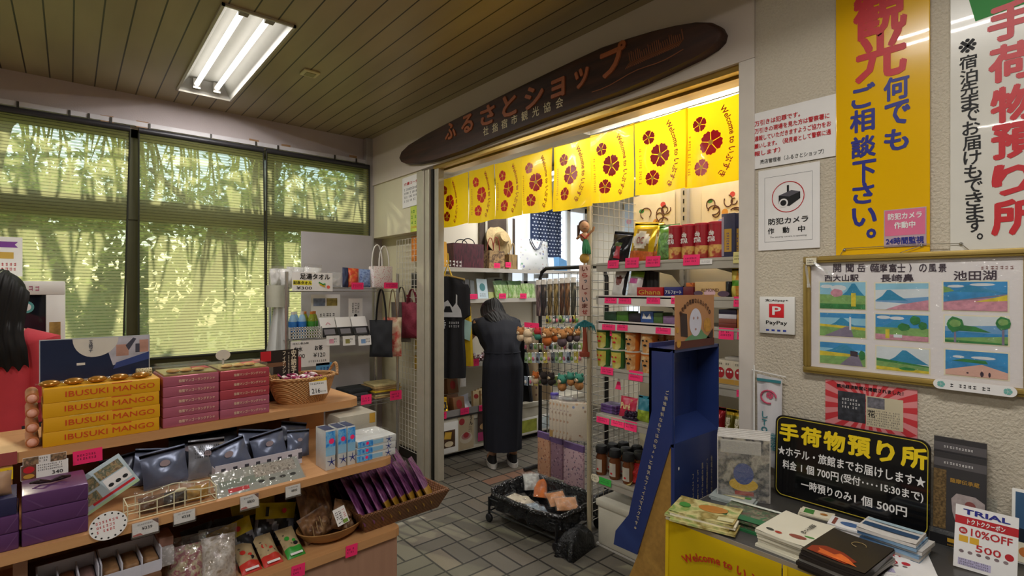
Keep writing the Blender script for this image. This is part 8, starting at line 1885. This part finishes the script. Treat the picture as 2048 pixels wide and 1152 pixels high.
# bottle leaflets in a wall rack, framed photo at the edge
for k,(z0,dx,lb) in enumerate(((.745,.0,'tall dark leaflet with a pale bottle and golden grains beside the black sign'),(.79,.022,'dark leaflet peeping above the one with the pale bottle'))):
    X = 2.09 + dx;a,b_ = PX(1866,1000,X),PX(1972,1000,X);w = (a.y - b_.y)/2
    t = thing('leaflet',lb,'leaflet',(X,(a.y + b_.y)/2,z0),0,'dark bottle leaflets',(R(-4),0,R(-90)));h = .235
    mb = MB(M('charcoal_leaflet','3a383a',.35,var=.05));mb.box(-w,w,-.001,.006,-.04 if k == 0 else -.03,h);obj('sheet',mb,t,smooth=False)
    mb = MB(M('grain_gold_print','6a5434',.4,var=.6,scale=160));mb.rect(-w,-w*.5,0,h*.78,-.0014);mb.use(M('grey_band_print','5a5658',.4)).rect(-w,w,h*.82,h*.93,-.0015)
    if k == 0: mb.use(M('pale_bottle_print','a89a98',.4,var=.2,scale=50)).pxz([(w*.1,-.02),(w*.75,-.02),(w*.95,h*.30),(w*.95,h*.44),(w*.6,h*.50),(-w*.1,h*.50),(-w*.3,h*.42),(-w*.25,h*.25)],-.0016);mb.use(M('bottle_rose_print','8a4a48',.4)).disc(w*.42,h*.38,w*.2,-.002,h*.05);mb.disc(w*.5,h*.18,w*.16,-.002,h*.06)
    obj('photo_print',mb,t,smooth=False)
    text('薩摩伝承蔵',t,M('gold_lettering','b0883c',.4),(w*.2,-.002,h*.66),w*1.1,h*.06,.02);marks(t,-w*.6,w*.6,h*.85,h*.9,-.002,1,WHITE,3)
X = 2.06;a = PX(1885,1090,X)
t = thing('leaflet_rack','clear rack holding the dark bottle leaflets on the table','leaflet holder',(X,PX(1920,1000,X).y,TZ + .001),R(-90));mb = MB(ACRYL);w = .075;mb.box(-w,w,0,.003,0,.05);mb.box(-w,w,0,.07,0,.003);mb.box(-w,w,.066,.07,0,.16);obj('holder',mb,t,smooth=False)
mb = MB(BLACK);mb.rect(-w*.98,w*.3,.004,.036,-.0006);mb.use(M('ochre_label','c89a30',.4)).rect(-w*.4,w*.1,.018,.030,-.001);obj('black_label',mb,t,smooth=False);marks(t,-w*.4,w*.1,.006,.014,-.001,1,M('ochre_label'),2)
X = 2.10;a = PX(2027,1015,X)
t = thing('framed_photo','white framed blue sea photo at the far end of the table','picture',(X,a.y - .085,TZ + .002),0,None,(R(-6),0,R(-90)));w,h = .09,.21
mb = MB(WHITEP);mb.box(-w,w,-.006,.004,0,h,.002);obj('frame',mb,t)
mb = MB(M('photo_blue_sea','3a5a7c',.3,var=.3,scale=8));mb.rect(-w + .008,w,.075,h - .008,-.0068);mb.use(M('photo_dark_rock','1c2430',.3)).rect(-w + .008,w,.062,.10,-.0072);mb.use(CREAM).rect(-w + .004,w,.005,.06,-.0072);mb.use(M('photo_orange','c8783c',.4)).disc(-w + .03,.035,.014,-.0076);obj('photo',mb,t,smooth=False)

# ================================================================ people
SKIN = M('skin','c79a7c',.55,var=.04,scale=6)
HAIRM = mat_marble('black_brown_hair',['070606','130f0e','0b0908'],30,.6,stretch=(1,1,.2))
HAIRM.node_tree.nodes['Principled BSDF'].inputs['Specular IOR Level'].default_value = .2
def skin_body(name,verts,edges,mat,parent):
    me = bpy.data.meshes.new(name);me.from_pydata([v[0] for v in verts],edges,[])
    o = link(name,me,parent);me.materials.append(mat)
    md = o.modifiers.new('skin','SKIN');md.use_smooth_shade = True
    for i,v in enumerate(verts):
        sv = me.skin_vertices[0].data[i];r = v[1];sv.radius = r if isinstance(r,tuple) else (r,r);sv.use_root = (i == 0)
    ss = o.modifiers.new('smooth','SUBSURF');ss.levels = 2;ss.render_levels = 2
    return o
def figure(parent,P,mat):
    """one continuous body from named joints; P gives every joint's place"""
    V,E,ix = [],[],{}
    def add(n,p,r,par=None):
        ix[n] = len(V);V.append((Vector(p),r))
        if par is not None: E.append((ix[par],ix[n]))
    add('pelvis',P['pelvis'],(.13,.11));add('waist',P['waist'],(.115,.095),'pelvis');add('chest',P['chest'],(.13,.10),'waist');add('upper',P['upper'],(.11,.085),'chest');add('neck',P['neck'],.05,'upper')
    H = Vector(P['head']);N = Vector(P['neck']);f = Vector(P['face']).normalized();u = Vector(P['crown']).normalized();s = f.cross(u).normalized()
    add('jaw',H - u*.055 + f*.02,(.058,.062),'neck');add('skull',H + u*.01,(.078,.088),'jaw');add('top',H + u*.075,(.055,.062),'skull')
    add('nose',H + f*.098 - u*.012,.011,'skull');add('chin',H + f*.062 - u*.085,.022,'jaw')
    for q in (-1,1): add('ear%d' % q,H + s*q*.084 - u*.005 - f*.01,.016,'skull')
    for q,nm in ((-1,'l'),(1,'r')):
        add('sh' + nm,P['sh' + nm],.058,'upper');add('el' + nm,P['el' + nm],.040,'sh' + nm);add('wr' + nm,P['wr' + nm],.026,'el' + nm)
        w = Vector(P['wr' + nm]);d = (w - Vector(P['el' + nm])).normalized();pn = Vector(P.get('palm' + nm,(0,0,-1)));sd = d.cross(pn).normalized()*q;pn = sd.cross(d).normalized()*q
        add('pa' + nm,w + d*.05,(.036,.018),'wr' + nm)
        for k in range(4):
            b = w + d*.085 + sd*(-.028 + .018*k);ln = (.062,.072,.068,.052)[k];c = (.2,.25,.3,.35)[k]
            add('f%s%da' % (nm,k),b,.0092,'pa' + nm);add('f%s%db' % (nm,k),b + d*ln*.5 + pn*ln*.10,.0085,'f%s%da' % (nm,k));add('f%s%dc' % (nm,k),b + d*ln*.88 + pn*ln*c*1.4,.0075,'f%s%db' % (nm,k))
        b = w + d*.03 - sd*.034;add('t%sa' % nm,b,.0105,'pa' + nm);add('t%sb' % nm,b + d*.03 - sd*.02 + pn*.01,.0095,'t%sa' % nm);add('t%sc' % nm,b + d*.055 - sd*.022 + pn*.022,.008,'t%sb' % nm)
        add('hip' + nm,P['hip' + nm],.085,'pelvis');add('kn' + nm,P['kn' + nm],.055,'hip' + nm);add('ca' + nm,Vector(P['kn' + nm]).lerp(Vector(P['an' + nm]),.35),.052,'kn' + nm);add('an' + nm,P['an' + nm],.034,'ca' + nm);add('to' + nm,P['to' + nm],.036,'an' + nm)
    o = skin_body('body',V,E,mat,parent)
    mb = MB(M('eye_white','d8d4cc',.3));
    for q in (-1,1): mb.ell(H + f*.083 + s*q*.032 + u*.005,(.010,.010,.010),8,6)
    obj('eyes',mb,parent)
    mb = MB(M('lip_rose','a8605a',.5));mb.ell(H + f*.086 - u*.055,(.018,.008,.006),8,6);obj('mouth',mb,parent)
    return H,f,u,s
def loft(rings,n=40,fold=0.0,freq=9):
    """closed rings (centre, axis a, axis b, radius a, radius b) skinned into one garment"""
    def fn(i,k):
        c,a,b,ra,rb,fd = rings[i];t_ = 2*math.pi*k/n;m = 1 + fd*(math.sin(freq*t_ + i*.3) + .6*math.sin((freq*2 + 3)*t_ + 1))
        return c + a*(ra*m*math.cos(t_)) + b*(rb*m*math.sin(t_))
    return fn,n
def garment(mb,rings,n=44,freq=9,sub=4):
    R_ = []
    for i in range(len(rings) - 1):                     # fill in smooth in-between rings
        for q in range(sub):
            t_ = q/sub;t2 = t_*t_*(3 - 2*t_)
            A,B = rings[i],rings[i + 1];R_.append((A[0].lerp(B[0],t_),A[1].lerp(B[1],t_).normalized(),A[2].lerp(B[2],t_).normalized(),A[3] + (B[3] - A[3])*t2,A[4] + (B[4] - A[4])*t2,A[5] + (B[5] - A[5])*t_))
    R_.append(rings[-1]);fn,n = loft(R_,n,freq=freq)
    P_ = [[mb.V(fn(i,k)) for k in range(n)] for i in range(len(R_))]
    for i in range(len(R_) - 1):
        for k in range(n): mb.F([P_[i][k],P_[i][(k + 1) % n],P_[i + 1][(k + 1) % n],P_[i + 1][k]])
def limb(mb,pts,n=14):
    mb.tube([p for p,_ in pts],[r for _,r in pts],n)
def hair_fall(mb,s,path,widths,seed=0):
    """a sheet of strands following a path over the head and down, w to each side along s"""
    path = [Vector(p) for p in path];n = len(path) - 1
    def pt(t_):
        k = min(int(t_*n),n - 1);q = t_*n - k;p0,p1,p2,p3 = path[max(k - 1,0)],path[k],path[k + 1],path[min(k + 2,n)]
        return .5*((2*p1) + (p2 - p0)*q + (2*p0 - 5*p1 + 4*p2 - p3)*q*q + (3*p1 - p0 - 3*p2 + p3)*q ** 3),widths[k] + (widths[k + 1] - widths[k])*q
    for side in (1,-1):
        def fn(u_,v):
            ve = v*(1 - .07*abs(math.sin(23*u_ + seed)) - .06*math.sin(3.1*u_) ** 2*0) if v > .6 else v
            c,w = pt(min(max(ve,0),1));d = (pt(min(ve + .02,1))[0] - pt(max(ve - .02,0))[0]).normalized();nn = s.cross(d).normalized();x = 2*u_ - 1
            rip = .0016*math.sin(53*u_ + 6*math.sin(3*v) + seed) + .0012*math.sin(97*u_ + seed*2 + 4*v) + .006*math.sin(7*u_ + 5*v)
            return c + s*(w*x) + nn*((.085 - .06*v)*x*x + rip + (.010 if side > 0 else -.012)*(1 - x*x))
        mb.grid(fn,90,24)
# ---- woman in the navy dress, bending to the shelves
t = thing('person','woman seen from behind in a long dark navy belted dress, bending towards the shop shelves','person',(2.79,3.40,0))
f2 = Vector((.50,.866,0));l2 = Vector((-.866,.5,0));O = Vector((0,0,0));up = Vector((0,0,1))
def at(f_,l_,z): return f2*f_ + l2*l_ + up*z
Pw = dict(pelvis=at(0,0,.88),waist=at(.05,0,.98),chest=at(.20,0,1.10),upper=at(.33,0,1.18),neck=at(.41,0,1.225),head=at(.50,.02,1.265),face=at(.8,.25,-.62),crown=at(.62,0,.78),
          shl=at(.32,.18,1.165),ell=at(.34,.27,1.03),wrl=at(.47,.44,.965),shr=at(.32,-.165,1.16),elr=at(.44,-.20,.98),wrr=at(.62,-.12,.88),
          hipl=at(.0,.085,.82),knl=at(.03,.085,.46),anl=at(.0,.085,.085),tol=at(.12,.095,.045),hipr=at(.0,-.085,.82),knr=at(.02,-.09,.46),anr=at(-.01,-.09,.085),tor=at(.11,-.10,.045))
H,f,u,s = figure(t,Pw,SKIN)
DRESS = M('dark_navy_dress_cloth','12141f',.9,var=.08,scale=10)
ax = at(.72,0,.0)
tf = (f2*.62 + up*.78).normalized();tn = (f2*.78 - up*.62).normalized()
mb = MB(DRESS);garment(mb,[(at(-.01,0,.15),l2,f2,.158,.135,.035),(at(0,0,.40),l2,f2,.165,.14,.03),(at(0,0,.68),l2,f2,.172,.145,.022),(at(0,0,.84),l2,f2,.172,.15,.018),(at(.02,0,.945),l2,f2,.15,.13,.03),(at(.04,0,.97),l2,tn,.145,.125,.03),(at(.12,0,1.05),l2,tn,.185,.13,.02),(at(.24,0,1.13),l2,tn,.215,.125,.012),(at(.33,0,1.19),l2,tn,.21,.105,.008),(at(.39,0,1.215),l2,tn,.105,.075,.004),(at(.405,0,1.222),l2,tn,.072,.062,.0)],60,11);d_ = obj('dress',mb,t,ang=80)
mb = MB(DRESS);mb.tube([at(.03,0,.957) + l2*.152*math.cos(R(10*k)) + f2*.133*math.sin(R(10*k)) for k in range(36)],.008,6,True);obj('belt',mb,d_)
for q,nm in ((1,'l'),(-1,'r')): mb = MB(DRESS);a,b_ = Vector(Pw['sh' + nm]),Vector(Pw['el' + nm]);limb(mb,[(a - l2*q*.06,.07),(a,.067),(a.lerp(b_,.3),.062),(a.lerp(b_,.5),.064)]);obj('sleeve',mb,t)
mb = MB(HAIRM);T0 = mb.T;rot = Matrix((s,f,u)).transposed().to_4x4();mb.T = Matrix.Translation(H + u*.012 - f*.018) @ rot;mb.ell((0,0,0),(.108,.112,.115),20,14);mb.T = T0
hair_fall(mb,s,[H + u*.122,H + u*.085 - f*.10,at(.37,-.01,1.30),at(.29,-.03,1.275),at(.21,-.05,1.235),at(.15,-.06,1.19)],[.075,.105,.13,.15,.155,.13],3)
mb.T = Matrix.Translation(H + u*.02 - f*.01) @ Matrix((s,f,u)).transposed().to_4x4();mb.ell((0,0,0),(.112,.114,.112),24,16);mb.T = Matrix()
obj('hair',mb,t,ang=80)
SHOE = M('black_trainer','141416',.7,var=.1);SOLE = M('white_sole','c0bcb6',.5)
for nm,fx in (('l',0.0),('r',-.01)):
    a = Vector(Pw['an' + nm]);
    c = Vector((a.x,a.y,0)) + f2*.05
    T_ = Matrix.Translation(c) @ Matrix((l2,f2,up)).transposed().to_4x4()
    mb = MB(SHOE);mb.T = T_;mb.grid(lambda u_,v: ((.040*(math.cos(2*math.pi*u_)))*(1 - .25*v),(-.012*v + (.125 - .03*v)*math.sin(2*math.pi*u_)*(1 if math.sin(2*math.pi*u_) > 0 else .88))*(1 - .35*v) - .04*v,.028 + .075*v*(1.0 if math.sin(2*math.pi*u_) < .3 else .62)),24,5,wrap=True);s1 = obj('shoe',mb,t)
    mb = MB(SOLE);mb.T = T_;mb.slab([(.044*math.cos(R(15*k)),.128*math.sin(R(15*k))) for k in range(24)],.0,.034);obj('sole',mb,s1,smooth=False)
    mb = MB(SHOE);mb.T = T_;mb.ell((0,.06,.045),(.038,.065,.026),12,8);obj('toe_cap',mb,s1)
# ---- person in red behind the sales unit
t = thing('person','person with long dark hair in a coral red top, standing behind the sales unit','person',(-.265,3.42,0))
f2 = Vector((.25,.968,0));l2 = Vector((-.968,.25,0))
Pr = dict(pelvis=at(0,0,.86),waist=at(.01,0,.98),chest=at(.01,0,1.14),upper=at(0,0,1.25),neck=at(.01,0,1.33),head=at(.045,0,1.455),face=at(.95,.1,-.3),crown=at(.3,0,.95),
          shl=at(0,.17,1.24),ell=at(.0,.21,1.0),wrl=at(.16,.16,.92),shr=at(0,-.165,1.24),elr=at(-.01,-.185,1.0),wrr=at(.20,-.17,1.01),palmr=(0.9,0,.1),
          hipl=at(0,.085,.80),knl=at(.02,.09,.45),anl=at(0,.09,.08),tol=at(.13,.10,.04),hipr=at(0,-.085,.80),knr=at(.02,-.09,.45),anr=at(0,-.09,.08),tor=at(.13,-.10,.04))
H,f,u,s = figure(t,Pr,SKIN)
CORAL = M('coral_red_cloth','c43c48',.8,var=.08,scale=8)
mb = MB(CORAL);garment(mb,[(at(0,0,.80),l2,f2,.175,.135,.02),(at(0,0,.95),l2,f2,.16,.125,.02),(at(0,0,1.12),l2,f2,.17,.13,.012),(at(0,0,1.24),l2,f2,.175,.11,.008),(at(0,0,1.295),l2,f2,.12,.085,.004),(at(0,0,1.325),l2,f2,.07,.066,0)],44,8);obj('top',mb,t,ang=80)
for q,nm in ((1,'l'),(-1,'r')): mb = MB(CORAL);a,b_ = Vector(Pr['sh' + nm]),Vector(Pr['el' + nm]);c_ = Vector(Pr['wr' + nm]);limb(mb,[(a - l2*q*.05,.07),(a,.078),(a.lerp(b_,.6),.07),(b_,.066),(b_.lerp(c_,.4),.062),(b_.lerp(c_,.75),.055)]);obj('sleeve',mb,t)
mb = MB(M('dark_grey_trousers','2c2c32',.85,var=.1));
for nm in 'lr': limb(mb,[(Vector(Pr['hip' + nm]) + up*.06,.10),(Vector(Pr['hip' + nm]),.105),(Vector(Pr['kn' + nm]),.075),(Vector(Pr['an' + nm]) + up*.02,.06)])
obj('trousers',mb,t)
mb = MB(HAIRM);mb.T = Matrix.Translation(H + u*.012 - f*.015) @ Matrix((s,f,u)).transposed().to_4x4();mb.ell((0,0,0),(.099,.104,.112),20,14);mb.T = Matrix()
hair_fall(mb,s,[H + u*.120 - f*.02,H + u*.07 - f*.10,H - f*.128 - u*.02,at(-.125,0,1.32),at(-.14,-.01,1.22),at(-.13,-.02,1.12)],[.08,.112,.12,.13,.14,.135],8);obj('hair',mb,t,ang=80)
for nm in 'lr':
    a = Vector(Pr['an' + nm]);T_ = Matrix.Translation(Vector((a.x,a.y,0)) + f2*.05) @ Matrix((l2,f2,up)).transposed().to_4x4();mb = MB(SHOE);mb.T = T_;mb.ell((0,0,.045),(.045,.13,.045),14,8);obj('shoe',mb,t)
